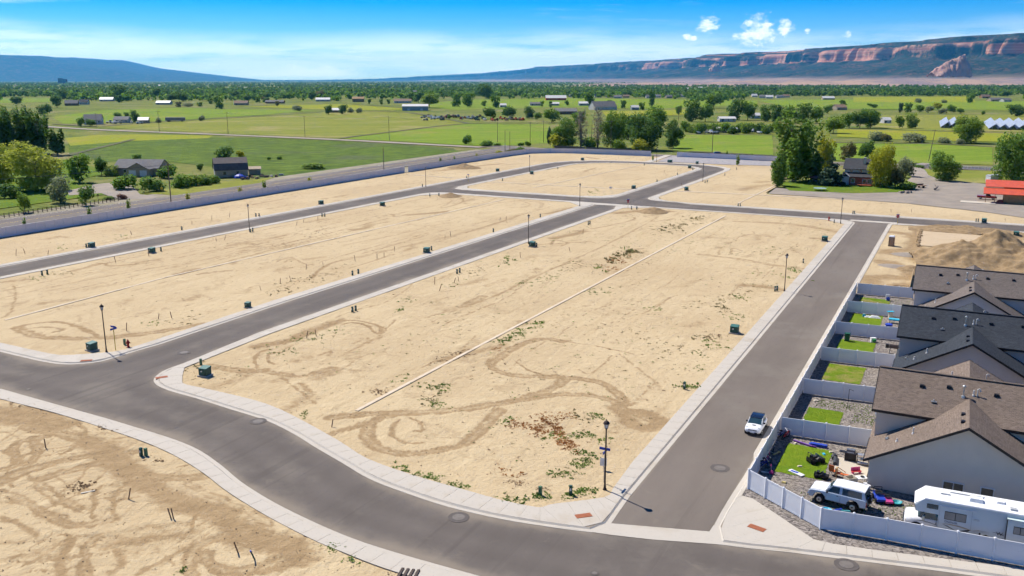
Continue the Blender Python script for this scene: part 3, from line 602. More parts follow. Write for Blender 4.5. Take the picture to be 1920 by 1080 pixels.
# D and others
tr([(540, 720), (650, 710), (800, 690), (900, 680)], t2, 2.5, .7); tr([(330, 800), (420, 790)], t2, 1.0, .6); tr([(0, 830), (100, 815), (300, 790)], t2, .5, .6); tr([(900, 690), (1000, 680)], t2, 1.4, .6); tr([(1380, 645), (1440, 652)], t2, 2, .8)
tr([(1250, 455), (1400, 420), (1560, 400)], (1180, 280, 6), 4, .6); tr([(1450, 370), (1560, 360)], (1180, 280, 6), 3, .6); tr([(330, 130), (400, 135)], t4, 1.2, .7); tr([(930, 80), (1000, 72)], t4, 1, .7)
tr([(0, 330), (400, 250), (900, 260), (1200, 350)], (1180, 280, 6), .4, .5); tr([(0, 370), (200, 300), (430, 230)], (1180, 280, 6), .4, .6)
z3 = (1440, 360, 4)
for P, w in ((([(900, 300), (1100, 330), (1100, 420), (900, 450), (1100, 480), (1300, 440)]), 3.0), ([(850, 520), (1000, 560), (1080, 640), (800, 640), (760, 700)], 2.8), ([(1100, 290), (1120, 360), (1120, 410)], 1.5), ([(1150, 285), (1500, 310), (1860, 335)], 1.2), ([(1100, 500), (1300, 560)], 3.5), ([(720, 690), (900, 700), (1060, 690)], 1.5), ([(1850, 340), (1900, 420), (1920, 500)], 3)): tr(P, z3, w, .85)

# thin wheel ruts and grading lines left by the machines
qr = random.Random(12)
def rut(pts, w, k): T.append(([Vector((p[0], p[1])) for p in smooth_line(pts, 6)], w, k))
for i in range(46):       # left block: long grading lines
    v_ = qr.uniform(-147, -99); u_ = qr.uniform(80, 190); L = qr.uniform(15, 70); rut([W(u_ + L * j / 4, v_ + qr.uniform(-.5, .5) + (u_ - 80) * .02) for j in range(5)], qr.uniform(.10, .3), qr.uniform(.4, .85))
for i in range(40):       # middle block
    v_ = qr.uniform(-81, -27); u_ = qr.uniform(66, 200); L = qr.uniform(8, 45); rut([W(u_ + L * j / 4, v_ + qr.uniform(-.9, .9) + j * qr.uniform(-.4, .4)) for j in range(5)], qr.uniform(.08, .26), qr.uniform(.35, .75))
for i in range(26):       # far and side strips
    v_ = qr.uniform(-187, -165); u_ = qr.uniform(110, 330); L = qr.uniform(15, 60); rut([W(u_ + L * j / 3, v_ + qr.uniform(-.5, .5)) for j in range(4)], qr.uniform(.15, .4), qr.uniform(.4, .8))
for i in range(14): v_ = qr.uniform(-145, -97); u_ = qr.uniform(252, 330); L = qr.uniform(10, 30); rut([W(u_ + L * j / 3, v_ + qr.uniform(-.8, .8)) for j in range(4)], qr.uniform(.2, .5), qr.uniform(.4, .8))
for i in range(60):       # front ground: crossing arcs in pairs
    c = G(qr.uniform(-20, 700), qr.uniform(770, 1080), 0); a = qr.uniform(0, 6.28); R_ = qr.choice((5, 9, 16, 40)); sp_ = qr.uniform(.3, 1.1) * 9 / R_
    if not pip(np.array([c.x]), np.array([c.y]), inF)[0]: continue
    for o_ in (0, 1.7): rut([(c.x + (R_ + o_) * math.cos(a + sp_ * j / 4) - R_ * math.cos(a), c.y + (R_ + o_) * math.sin(a + sp_ * j / 4) - R_ * math.sin(a)) for j in range(5)], qr.uniform(.12, .28), qr.uniform(.35, .8))
for i in range(26):       # turning marks on the middle block
    c = W(qr.uniform(66, 215), qr.uniform(-80, -28)); a = qr.uniform(0, 6.28); R_ = qr.choice((4, 7, 12, 30)); sp_ = qr.uniform(.4, 1.4) * 7 / R_
    for o_ in (0, 1.6): rut([(c.x + (R_ + o_) * math.cos(a + sp_ * j / 4) - R_ * math.cos(a), c.y + (R_ + o_) * math.sin(a + sp_ * j / 4) - R_ * math.sin(a)) for j in range(5)], qr.uniform(.1, .24), qr.uniform(.3, .65))
for i in range(150):       # scuffed darker patches
    u_, v_ = (qr.uniform(66, 225), qr.uniform(-81, -27)) if i < 80 else ((qr.uniform(80, 225), qr.uniform(-147, -99)) if i < 125 else (qr.uniform(120, 340), qr.uniform(-186, -166)))
    rut([W(u_, v_), W(u_ + qr.uniform(1, 6), v_ + qr.uniform(-1.5, 1.5))], qr.uniform(.4, 2.2), qr.uniform(.3, .55))
def lot(name, poly, cell, zoff=0.0, seed=1, holes=()):
    poly = [Vector((p[0], p[1])) for p in poly]
    uv = np.array([toUV(p) for p in poly])
    u0, v0 = uv.min(0) - cell; u1, v1 = uv.max(0) + cell
    u0 = max(u0, 22)
    nu, nv = int((u1 - u0) / cell) + 2, int((v1 - v0) / cell) + 2
    U, V = np.meshgrid(u0 + np.arange(nu) * cell, v0 + np.arange(nv) * cell, indexing='ij')
    X = U * SA + V * CA; Y = U * CA - V * SA
    grow = offset(poly, -.45)
    ins = pip(X, Y, grow)
    see = (Y > 30) & (np.abs(X) < .68 * Y + 25)
    cin = (ins[:-1, :-1] & ins[1:, :-1] & ins[:-1, 1:] & ins[1:, 1:]) & see[:-1, :-1]
    tk = np.zeros(X.shape)
    xm0, xm1, ym0, ym1 = X.min(), X.max(), Y.min(), Y.max()
    ripple = np.zeros(X.shape)
    wob = 1 + .5 * (fbm(X * .35, Y * .35, 3, 5) - .5) * 2
    wx = .6 * (fbm(X * .9, Y * .9, 3, 71) - .5) + .45 * (fbm(X * 2.6, Y * 2.6, 2, 72) - .5); wy = .6 * (fbm(X * .9 + 40, Y * .9, 3, 73) - .5) + .5 * (fbm(X * 2.6 + 9, Y * 2.6, 2, 74) - .5)
    for P, w, k in T:
        a = np.array([(p.x, p.y) for p in P])
        if a[:, 0].max() < xm0 or a[:, 0].min() > xm1 or a[:, 1].max() < ym0 or a[:, 1].min() > ym1: continue
        sel = (X > a[:, 0].min() - 2 * w - 1) & (X < a[:, 0].max() + 2 * w + 1) & (Y > a[:, 1].min() - 2 * w - 1) & (Y < a[:, 1].max() + 2 * w + 1)
        if not sel.any(): continue
        xs, ys = X[sel] + wx[sel], Y[sel] + wy[sel]; d = np.full(xs.shape, 1e9)
        for i in range(len(a) - 1):
            ax, ay = a[i]; bx_, by_ = a[i + 1]; dx, dy = bx_ - ax, by_ - ay; q = dx * dx + dy * dy + 1e-9
            t = np.clip(((xs - ax) * dx + (ys - ay) * dy) / q, 0, 1)
            d = np.minimum(d, np.hypot(xs - ax - t * dx, ys - ay - t * dy))
        r = d / (w * wob[sel]); val = k * np.clip(1.15 - r * .85, 0, 1) * (r < 1.6) * ((.5 + .75 * np.exp(-((r - .62) / .26) ** 2)) if .7 <= w <= 1.35 else 1.0); val = np.minimum(val, 1) * np.clip(.62 + .9 * fbm(xs * .22, ys * .22, 3, 66), 0, 1)
        rel = -.045 * k * np.exp(-(r / .8) ** 2) + .05 * k * np.exp(-((r - 1.25) / .3) ** 2) + .02 * np.cos(r * 9) * (r < 1)
        tk[sel] = np.maximum(tk[sel], val); ripple[sel] += rel
    Zz = ZS - .03 + .13 * (fbm(X * .25, Y * .25, 4, seed) - .5) + .07 * (fbm(U * .12, V * 1.1, 3, seed + 9) - .5) + .08 * (fbm(X * 1.1, Y * 1.1, 2, seed + 4) - .5) + np.clip(ripple, -.08, .08)
    near_edge = ~pip(X, Y, offset(poly, .5)); Zz[near_edge] = np.minimum(Zz[near_edge], ZS - .015); Zz = np.maximum(Zz, ZA + .03) + zoff
    idx = np.arange(nu * nv).reshape(nu, nv)
    q = np.stack([idx[:-1, :-1][cin], idx[1:, :-1][cin], idx[1:, 1:][cin], idx[:-1, 1:][cin]], 1)[:, ::-1]
    used = np.unique(q); mp = np.full(nu * nv, -1); mp[used] = np.arange(len(used))
    verts = np.stack([X.ravel()[used], Y.ravel()[used], Zz.ravel()[used]], 1)
    o = raw_mesh(name, verts, mp[q], SAND, {'track': tk.ravel()[used]})
    o['kind'] = 'structure'; return o
lot('sand_lot', inC, .33, seed=1); lot('sand_lot', inF, .24, seed=2); lot('sand_lot', inB, .42, seed=3)
lot('sand_lot', inG, .9, seed=4)
iD = [p for p in inD]; k0 = next(i for i, p in enumerate(iD) if abs(toUV(p)[1] - 58) < .5); uvD = [toUV(p) for p in iD]
keep = [p for p, (u_, v_) in zip(iD, uvD) if not (v_ > -58 and u_ > 252) and v_ < 50]
# the sand stops at the strip in front of the farm
a_ = [toUV(p) for p in keep]; j = max(range(len(a_)), key=lambda i: a_[i][1])
cut = [Vector(W(u_, v_)[:2]) for u_, v_ in ((248.7, 58), (279.6, 58), (280.2, 16), (280.2, -54), (325, -56), (396, -58))]
nxt = keep[(j + 1) % len(keep)]
if toUV(nxt)[0] < 300: cut.reverse()
lot('sand_lot', keep[:j + 1] + cut + keep[j + 1:], .9, seed=5)
lot('building_plot', [W(*q) for q in ((153.2, -13.9), (233.5, -13.9), (233.5, 40), (153.2, 40))], .4, seed=6)

# thin concrete strips between the lots
MOWM = mat('dusty_strip', (.60, .51, .385), .9, (.55, .44, .30), .6)
def mow(pts, w=.46): 
    P = [Vector((p[0], p[1])) for p in pts]; b = MB()
    for i in range(len(P) - 1):
        d = P[i + 1] - P[i]; n = int(d.length / 3) + 1
        for k in range(n):
            a = P[i] + d * (k / n); c = P[i] + d * ((k + 1) / n); m = (a + c) / 2
            b.box((m.x, m.y, ZS - .025), ((c - a).length - .02, w, .12), math.atan2(d.y, d.x))
    return tag(b.build('mow_strip', MOWM), kind='structure')
mow([G(668, 770, ZS), G(1360, 404.5, ZS)]); mow([G(10, 600, ZS), G(312, 519.5, ZS), G(945, 374, ZS)])
mow([G(*Z([(1640, 405)], 1180, 280, 6)[0], ZS), G(*Z([(1215, 610)], 1180, 280, 6)[0], ZS)])
mow([G(915, 340.5, ZS), G(1190, 355.5, ZS)], .8); mow([G(1262, 358, ZS), G(1413, 365, ZS), G(1600, 374.5, ZS), G(1920, 394, ZS)], 1.0)
mow([G(1000, 352, ZS), G(1198, 310, ZS)]); mow([G(763, 327, ZS), G(876, 335.5, ZS)], .8)
b = MB(); P = [G(1213, 305, ZS), G(1253, 291, ZS)]; d = P[1] - P[0]; m_ = (P[0] + P[1]) / 2
b.box((m_.x, m_.y, ZS + .04), (d.length, 3.2, .1), math.atan2(d.y, d.x)); tag(b.build('footpath', CONC), kind='structure')
sheet('river_rock', [Vector(G(x, y, 0)[:2]) for x, y in ((1232, 305), (1260, 293.5), (1300, 296.5), (1445, 305), (1450, 313), (1370, 311), (1320, 309))], ZS + .07, mat('river_rock', (.36, .33, .32), .95, (.25, .235, .235), .8, 1, 2))

# ------------------------------------------------------------------ mesa, far mountain
def rock_mat():
    m, nt, b = newmat('mesa_rock'); L = nt.links; v = _obj(nt)
    at = nt.nodes.new('ShaderNodeAttribute'); at.attribute_name = 'cliff'; ap = nt.nodes.new('ShaderNodeAttribute'); ap.attribute_name = 'apron'
    slope = _mix(nt, _ramp(nt, _noise(nt, .006, 6, .65, v), .42, .66), (.020, .040, .030), (.14, .075, .05))
    slope = _mix(nt, _ramp(nt, _noise(nt, .03, 3, .7, v), .40, .62), slope, (.012, .028, .020))
    hills = _mix(nt, _ramp(nt, _noise(nt, .003, 5, .6, v), .4, .6), (.40, .27, .19), (.25, .19, .18))
    spx = nt.nodes.new('ShaderNodeSeparateXYZ'); L.new(v, spx.inputs[0])
    lay = nt.nodes.new('ShaderNodeCombineXYZ'); L.new(_math(nt, 'MULTIPLY', spx.outputs[2], .05), lay.inputs[2]); L.new(_math(nt, 'MULTIPLY', spx.outputs[1], .0009), lay.inputs[1])
    c = _mix(nt, _ramp(nt, _noise(nt, 1.0, 3, .6, lay.outputs[0]), .35, .65), (.40, .14, .075), (.58, .33, .22))
    c = _mix(nt, _ramp(nt, _noise(nt, .012, 4, .6, v, (1, 1, .25)), .55, .75), c, (.22, .07, .045))
    o_ = _mix(nt, ap.outputs['Fac'], slope, hills)
    cl = _ramp(nt, _math(nt, 'ADD', at.outputs['Fac'], _math(nt, 'MULTIPLY', _math(nt, 'SUBTRACT', _noise(nt, .02, 4, .6, v), .5), .7)), .35, .65)
    o_ = _mix(nt, cl, o_, c)
    L.new(o_, b.inputs['Base Color']); b.inputs['Roughness'].default_value = .95; b.inputs['Specular IOR Level'].default_value = .05
    bm = nt.nodes.new('ShaderNodeBump'); bm.inputs['Strength'].default_value = 1; bm.inputs['Distance'].default_value = 12
    L.new(_noise(nt, .02, 5, .65, v), bm.inputs['Height']); L.new(bm.outputs[0], b.inputs['Normal']); return m
ROCK = rock_mat()
def mesa():
    base = smooth_line([(9500, -4000), (7600, 1500), (6250, 5200), (5120, 8700), (3200, 16500), (1950, 23000), (650, 29200), (-1500, 32300), (-5000, 33500), (-8000, 33800)], 40)
    L = [0]; S_ = [base[0]]
    for i in range(1, len(base)): L.append(L[-1] + (base[i] - base[i - 1]).length)
    s = 0; ss = []; pts = []; j = 0
    while s < L[-1]:
        while j < len(L) - 2 and L[j + 1] < s: j += 1
        p = base[j].lerp(base[j + 1], (s - L[j]) / (L[j + 1] - L[j])); pts.append(p); ss.append(s)
        s += (22 if p.y > 6500 else 120) if p.y < 12500 else .0019 * p.y
    n = len(pts); ss = np.array(ss); X = np.array([p.x for p in pts]); Y = np.array([p.y for p in pts])
    tx = np.gradient(X, ss); ty = np.gradient(Y, ss); q = np.hypot(tx, ty); nx, ny = ty / q, -tx / q       # towards the plateau
    prof = [(-3200, -6, 0, 1), (-2600, 4, 0, 1), (-2200, 16, 0, 1), (-1900, 30, 0, 1), (-1700, 24, 0, 1), (-1500, 42, 0, 1), (-1350, 38, 0, .7), (-1200, 58, 0, .35), (-1050, 78, 0, 0), (-900, 98, 0, 0), (-750, 122, 0, 0), (-600, 142, 0, 0), (-480, 160, 0, 0), (-380, 176, 0, 0),
            (-290, 192, 0, 0), (-210, 206, .1, 0), (-150, 218, .2, 0), (-105, 230, .35, 0), (-75, 240, .7, 0), (-62, 258, 1, 0), (-56, 280, 1, 0), (-50, 302, 1, 0), (-42, 322, 1, 0), (-34, 342, 1, 0), (-22, 362, .95, 0), (-2, 374, .7, 0), (40, 380, .2, 0), (110, 388, .05, 0), (190, 398, .1, 0), (230, 412, .6, 0), (245, 426, .6, 0), (290, 432, 0, 0), (420, 440, 0, 0), (700, 450, 0, 0), (1300, 458, 0, 0), (3000, 470, 0, 0), (7000, 430, 0, 0)]
    k = len(prof); VX = np.zeros((n, k)); VY = np.zeros((n, k)); VZ = np.zeros((n, k)); CL = np.zeros((n, k)); AP = np.zeros((n, k))
    ss0 = ss; ss = ss + 420 * (fbm(ss / 700., ss * 0 + 9, 3, 61) - .5) * 2
    bay = 700 * (fbm(ss / 1300., ss * 0 + 2, 4, 31) - .48) + 300 * (np.abs(vnoise(ss / 480., ss * 0 + 7, 44) - .5) * 2 - .5) + 150 * (np.abs(vnoise(ss / 190., ss * 0 + 3, 45) - .5) * 2 - .5)
    flute = 70 * (fbm(ss / 70., ss * 0 + 5, 3, 8) - .5)
    lift = np.interp(X, [-8000, -5000, -1500, 650], [.05, .18, .6, 1.02]) * np.interp(Y, [8000, 17000], [1.17, 1.0])
    side = np.clip((Y - 1000) / 5000, .5, 1)
    for i, (t, z, c, a) in enumerate(prof):
        wt = max(0, min(1, (t + 1900) / 1500)) * max(0, 1 - max(0, t - 500) / 2500)
        tt = t - bay * wt + flute * (c > .3)
        gul = (230 * (np.abs(vnoise(ss / 240. + i * .04, ss * 0 + i * .15, 77) - .5) * 2 - .5) + 110 * (np.abs(vnoise(ss / 85. + i * .05, ss * 0 + i * .2, 78) - .5) * 2 - .5)) * np.exp(-((t + 700) / 520.) ** 2)
        tt = tt + gul
        VX[:, i] = X + nx * tt; VY[:, i] = Y + ny * tt
        bump = (fbm(ss / 420. , ss * 0 + t / 300., 4, 12) - .5) * (26 if a > .3 else 60) * (0 if t < -2700 else 1) * (1 - c)
        VZ[:, i] = z * lift * side + bump; CL[:, i] = c * np.clip(2.6 * (fbm(ss0 / 800., ss0 * 0 + z / 70., 4, 90) - .22), 0, 1) * np.clip(1.15 - (Y - 15000) / 8000, 0, 1); AP[:, i] = a
    AP = AP * np.clip((vnoise(ss / 2000., ss * 0, 3) * .6 + .55), 0, 1)[:, None]
    idx = np.arange(n * k).reshape(n, k)
    f = np.stack([idx[:-1, :-1].ravel(), idx[1:, :-1].ravel(), idx[1:, 1:].ravel(), idx[:-1, 1:].ravel()], 1)
    o = raw_mesh('mesa', np.stack([VX.ravel(), VY.ravel(), VZ.ravel()], 1), f, ROCK, {'cliff': CL.ravel(), 'apron': AP.ravel()}, smooth=False)
    o['kind'] = 'structure'
mesa()
def grid_hill(name, x0, x1, y0, y1, nx, ny, fz, m, cliff=0.0, apron=0.0):
    X, Y = np.meshgrid(np.linspace(x0, x1, nx), np.linspace(y0, y1, ny), indexing='ij'); Zz = fz(X, Y); idx = np.arange(nx * ny).reshape(nx, ny)
    f = np.stack([idx[:-1, :-1].ravel(), idx[1:, :-1].ravel(), idx[1:, 1:].ravel(), idx[:-1, 1:].ravel()], 1)
    o = raw_mesh(name, np.stack([X.ravel(), Y.ravel(), Zz.ravel()], 1), f, m, {'cliff': np.full(nx * ny, cliff), 'apron': np.full(nx * ny, apron)}); o['kind'] = 'structure'; return o
def gmesa(X, Y):
    px = 960 + 1650 * X / 26000.
    prof = np.interp(px, [-700, -300, 0, 55, 75, 100, 130, 160, 200, 240, 300, 360, 420], [700, 740, 745, 735, 690, 610, 500, 425, 355, 280, 170, 75, -20])
    front = np.clip((Y - 22000) / 4000., 0, 1) ** 1.3
    return prof * front * (1 + .10 * (fbm(X / 900, Y / 900, 4, 3) - .5)) - 40 * (1 - front)
grid_hill('far_mountain', -30000, -8000, 21500, 33000, 160, 60, gmesa, ROCK)
def lowhill(X, Y): return np.clip(90 * (fbm(X / 1900, Y / 1900, 4, 17) - .18) * np.clip((Y - 30000) / 2000, 0, 1), -5, 400)
grid_hill('far_hills', -12000, 1000, 29500, 34000, 90, 20, lowhill, ROCK)
# tilted slickrock fin below the cliffs
def fin(px0, px1, pyb, pyt, dist, seed, lean=.87):
    k = dist / F; x0, x1 = (px0 - 960) * k, (px1 - 960) * k; zb = CAMH + (HZ - pyb) * k; h = (pyb - pyt) * k
    w = x1 - x0; nx, ny = 64, 26; V = np.zeros((nx, ny, 3)); 
    for i in range(nx):
        s = i / (nx - 1); top = h * ((s / lean) ** .8 if s < lean else max(0, 1 - (s - lean) / (1 - lean)) ** .45)
        for j in range(ny):
            t = j / (ny - 1) * 2 - 1; r = (1 - abs(t) ** 1.6)
            V[i, j] = (x0 + s * w, dist + t * w * .28, zb - 30 + (top + 30) * r)
    nz = fbm(V[..., 0] / 22, V[..., 1] / 22, 5, seed) - .5; V[..., 2] += nz * h * .2; V[..., 1] += (fbm(V[..., 0] / 16, V[..., 2] / 40, 3, seed) - .5) * 60
    idx = np.arange(nx * ny).reshape(nx, ny); f = np.stack([idx[:-1, :-1].ravel(), idx[1:, :-1].ravel(), idx[1:, 1:].ravel(), idx[:-1, 1:].ravel()], 1)
    return raw_mesh('rock_fin', V.reshape(-1, 3), f, mat('fin_rock', (.50, .30, .22), .95, (.40, .21, .15), .02), smooth=False)
tag(fin(1722, 1790, 137, 104, 7300, 3), 'pale red slickrock fin leaning up in front of the mesa cliffs', 'rock')
tag(fin(1318, 1338, 131, 121, 12500, 5), 'small pale rock knob low on the dark mesa slope', 'rock')
# low pale bluff between the tree belt and the mesa
def bluff(X, Y):
    px = 960 + F * X / Y
    h = np.interp(px, [1060, 1100, 1200, 1300, 1380, 1440, 1500, 1560, 1700, 1900, 2300], [0, 10, 16, 18, 30, 26, 40, 30, 38, 40, 40])
    return -2 + h * np.clip((Y - 5200) / 500, 0, 1) * np.clip((7400 - Y) / 900, 0, 1) * (.6 + .8 * fbm(X / 500, Y / 350, 4, 6))
grid_hill('desert_bluff', 250, 6800, 5150, 7400, 150, 40, bluff, ROCK, 0, 1)

# ------------------------------------------------------------------ air
def haze():
    b = MB(); b.bx(-36000, 36000, -36000, 36000, -50, 830); o = b.build('haze', [])
    m = bpy.data.materials.new('haze_air'); m.use_nodes = True; nt = m.node_tree; nt.nodes.clear()
    out = nt.nodes.new('ShaderNodeOutputMaterial'); v = nt.nodes.new('ShaderNodeVolumePrincipled'); nt.links.new(v.outputs[0], out.inputs['Volume'])
    v.inputs['Color'].default_value = (.10, .50, 1.0, 1); v.inputs['Density'].default_value = 2.4e-5; v.inputs['Anisotropy'].default_value = 0.25
    o.data.materials.append(m); o['kind'] = 'stuff'
haze()
# ------------------------------------------------------------------ trees
def leaf_mat(name, a, b_, c=None):
    m, nt, b = newmat(name); L = nt.links
    g = nt.nodes.new('ShaderNodeNewGeometry')
    col = _mix(nt, g.outputs['Random Per Island'], a, b_)
    col = _mix(nt, _ramp(nt, _noise(nt, .25, 2, .6), .35, .65), col, c or tuple(k * .7 for k in a))
    L.new(col, b.inputs['Base Color']); b.inputs['Roughness'].default_value = .7; b.inputs['Specular IOR Level'].default_value = .2
    t = nt.nodes.new('ShaderNodeBsdfTranslucent'); L.new(col, t.inputs['Color']); mx = nt.nodes.new('ShaderNodeMixShader'); mx.inputs[0].default_value = .5
    out = nt.nodes['Material Output']; L.new(b.outputs[0], mx.inputs[1]); L.new(t.outputs[0], mx.inputs[2]); L.new(mx.outputs[0], out.inputs['Surface'])
    return m
LEAF = {
 'dark': leaf_mat('leaf_dark', (0.085, 0.171, 0.031), (0.145, 0.263, 0.047)),
 'mid': leaf_mat('leaf_mid', (0.133, 0.253, 0.033), (0.230, 0.354, 0.055)),
 'light': leaf_mat('leaf_light', (0.194, 0.302, 0.037), (0.290, 0.385, 0.051), (0.155, 0.247, 0.037)),
 'yellow': leaf_mat('leaf_yellow', (0.369, 0.385, 0.027), (0.485, 0.458, 0.037), (0.271, 0.312, 0.029)),
 'willow': leaf_mat('leaf_willow', (.40, .44, .05), (.50, .52, .07), (.30, .36, .04)),
 'grey': leaf_mat('leaf_grey', (0.253, 0.293, 0.147), (0.349, 0.366, 0.206), (0.214, 0.256, 0.125)),
 'spruce': leaf_mat('leaf_spruce', (0.057, 0.119, 0.067), (0.098, 0.156, 0.088)),
 'olive': leaf_mat('leaf_olive', (0.174, 0.173, 0.059), (0.253, 0.229, 0.088)),
 'purple': leaf_mat('leaf_purple', (0.194, 0.100, 0.074), (0.271, 0.146, 0.088)),
 'bare': leaf_mat('leaf_bare', (0.369, 0.312, 0.206), (0.465, 0.385, 0.251)),
}
BARK = mat('bark', (.15, .115, .085), .9, (.10, .08, .06), 3, .5, 12); BARK_PALE = mat('bark_pale', (.30, .26, .21), .9, (.2, .17, .14), 3, .5, 12)
def crown_mesh(name, blobs, n, size, seed, cone=False, droop=0.0):
    """leaf clumps (small bent quads) spread through the volume of the blobs"""
    r = np.random.RandomState(seed); blobs = np.array(blobs, float); vol = blobs[:, 3] * blobs[:, 3] * blobs[:, 4]; pr = vol ** .75; pr /= pr.sum()
    k = r.choice(len(blobs), n, p=pr); d = r.normal(size=(n, 3)); d /= np.linalg.norm(d, axis=1)[:, None]
    rad = r.uniform(.25, 1, n) ** .45 * (1 + .10 * r.normal(size=n))
    c = blobs[k]; P = np.stack([c[:, 0] + d[:, 0] * rad * c[:, 3], c[:, 1] + d[:, 1] * rad * c[:, 3], c[:, 2] + d[:, 2] * rad * c[:, 4]], 1)
    nrm = d * .8 + r.normal(size=(n, 3)) * .55; nrm[:, 2] += .35; nrm /= np.linalg.norm(nrm, axis=1)[:, None]
    a = np.cross(nrm, r.normal(size=(n, 3))); a /= np.linalg.norm(a, axis=1)[:, None]; b_ = np.cross(nrm, a)
    s = size * r.uniform(.55, 1.3, n)[:, None]; s2 = s * r.uniform(.5, .9, n)[:, None]
    V = np.stack([P - a * s - b_ * s2 * .6, P + a * s * .8 - b_ * s2, P + a * s + b_ * s2 * .7 - nrm * s * .25, P - a * s * .7 + b_ * s2], 1)
    V[:, :, 2] -= droop * size
    me_v = V.reshape(-1, 3); f = np.arange(n * 4).reshape(n, 4)
    o = raw_mesh(name, me_v, f, LEAF['mid'], smooth=False); me = o.data; bpy.data.objects.remove(o); return me
def trunk_mesh(name, h, r, limbs, seed, bark=None, multi=1):
    rr = random.Random(seed); b = MB()
    for k in range(multi):
        ox, oy = (rr.uniform(-.08, .08), rr.uniform(-.08, .08)) if multi > 1 else (0, 0); p = Vector((ox * .4, oy * .4, -.02)); q = Vector((ox, oy, h * .45)); t = Vector((ox * 2 + rr.uniform(-.03, .03), oy * 2, h))
        b.tube(p, q, r, r * .75, 7); b.tube(q, t, r * .75, r * .3, 7)
        for i in range(limbs):
            z = rr.uniform(.35, .95); s = (p.lerp(q, z / .45) if z < .45 else q.lerp(t, (z - .45) / .55)); a = rr.uniform(0, 6.28); l = rr.uniform(.14, .26)
            e = s + Vector((math.cos(a) * l, math.sin(a) * l, rr.uniform(.06, .2))); b.tube(s, e, r * .4, r * .12, 5)
    o = b.build(name, bark or BARK, smooth=True); me = o.data; bpy.data.objects.remove(o); return me
def blobs_round(seed, n=12, w=.42, z0=.13, z1=.84, r=.2):
    q = random.Random(seed); B = [(0, 0, .54, w * .75, .33)]
    for i in range(n):
        a = 6.283 * (i + q.random()) / n; z = q.uniform(z0, z1); k = math.sqrt(max(.1, 1 - ((z - .55) / .48) ** 2)) * w * q.uniform(.5, .8); s = r * q.uniform(.7, 1.25)
        B.append((k * math.cos(a), k * math.sin(a), z, s, s * q.uniform(.7, 1)))
    return B
def blobs_poplar(seed, cols=9, w=.3):
    q = random.Random(seed); B = []
    for i in range(cols):
        a = 6.283 * i / cols + q.random(); k = w * q.uniform(.25, .85); top = q.uniform(.74, 1.0) - k * .35; lo = q.uniform(.12, .34); n = 6
        for j in range(n):
            t = j / (n - 1); B.append((k * math.cos(a) * (.55 + .5 * t), k * math.sin(a) * (.55 + .5 * t), lo + (top - lo) * t, (.105 - .055 * t) * q.uniform(.8, 1.25), .12))
    return B
def blobs_cone(seed, w=.3, n=9):
    q = random.Random(seed); B = []
    for j in range(n):
        t = j / (n - 1); k = w * (1 - t) ** .8
        for i in range(max(1, int(7 * (1 - t)))):
            a = q.random() * 6.28; B.append((k * .6 * math.cos(a), k * .6 * math.sin(a), .1 + .87 * t, .05 + k * .42, .07))
    return B
def blobs_juniper(seed, w=.3):
    q = random.Random(seed); return [(0, 0, .12 + .84 * j / 9, w * math.sin(math.pi * (.2 + .75 * j / 9)) ** .7 * .85, .11) for j in range(10)] + [(w * .5 * math.cos(a), w * .5 * math.sin(a), q.uniform(.25, .7), .12, .16) for a in (0, 1.3, 2.6, 3.9, 5.2)]
PROTO = {}
def proto(key, blobs, n, size, seed, trunk): PROTO[key] = (crown_mesh('crown_' + key, blobs, n, size, seed), trunk)
tk_r = trunk_mesh('trunk_round', .62, .028, 6, 1); tk_p = trunk_mesh('trunk_poplar', .8, .022, 7, 2, BARK_PALE, 3); tk_c = trunk_mesh('trunk_cone', .92, .02, 3, 3); tk_s = trunk_mesh('trunk_shrub', .45, .03, 5, 4, None, 2); tk_d = trunk_mesh('trunk_dead', .95, .02, 16, 5, BARK_PALE, 3)
for i in range(4): proto('round%d' % i, blobs_round(10 + i), 1500, .036, 20 + i, tk_r)
for i in range(3): proto('far%d' % i, blobs_round(40 + i, 10, .42, .14, .82, .22), 420, .066, 50 + i, tk_r)
for i in range(2): proto('big%d' % i, blobs_round(60 + i, 20, .46, .1, .9, .17), 7500, .0185, 70 + i, tk_r)
for i in range(2): proto('poplar%d' % i, blobs_poplar(80 + i, 11), 6500, .0165, 90 + i, tk_p)
proto('poplars', blobs_poplar(88, 7, .26), 2200, .028, 95, tk_p)
proto('cone', blobs_cone(100), 2600, .03, 101, tk_c); proto('juniper', blobs_juniper(110), 3200, .026, 111, tk_c)
for i in range(2): proto('shrub%d' % i, [(x * 1.0, y, z * .8 + .02, s, s) for x, y, z, s, _ in blobs_round(120 + i, 9, .46, .1, .72, .26)], 1000, .05, 130 + i, tk_s)
proto('sapling', blobs_poplar(140, 4, .2), 260, .05, 141, trunk_mesh('trunk_sapling', .8, .016, 5, 6)); proto('dead', blobs_poplar(150, 9, .3), 700, .018, 151, tk_d)
TREE_N = [0]
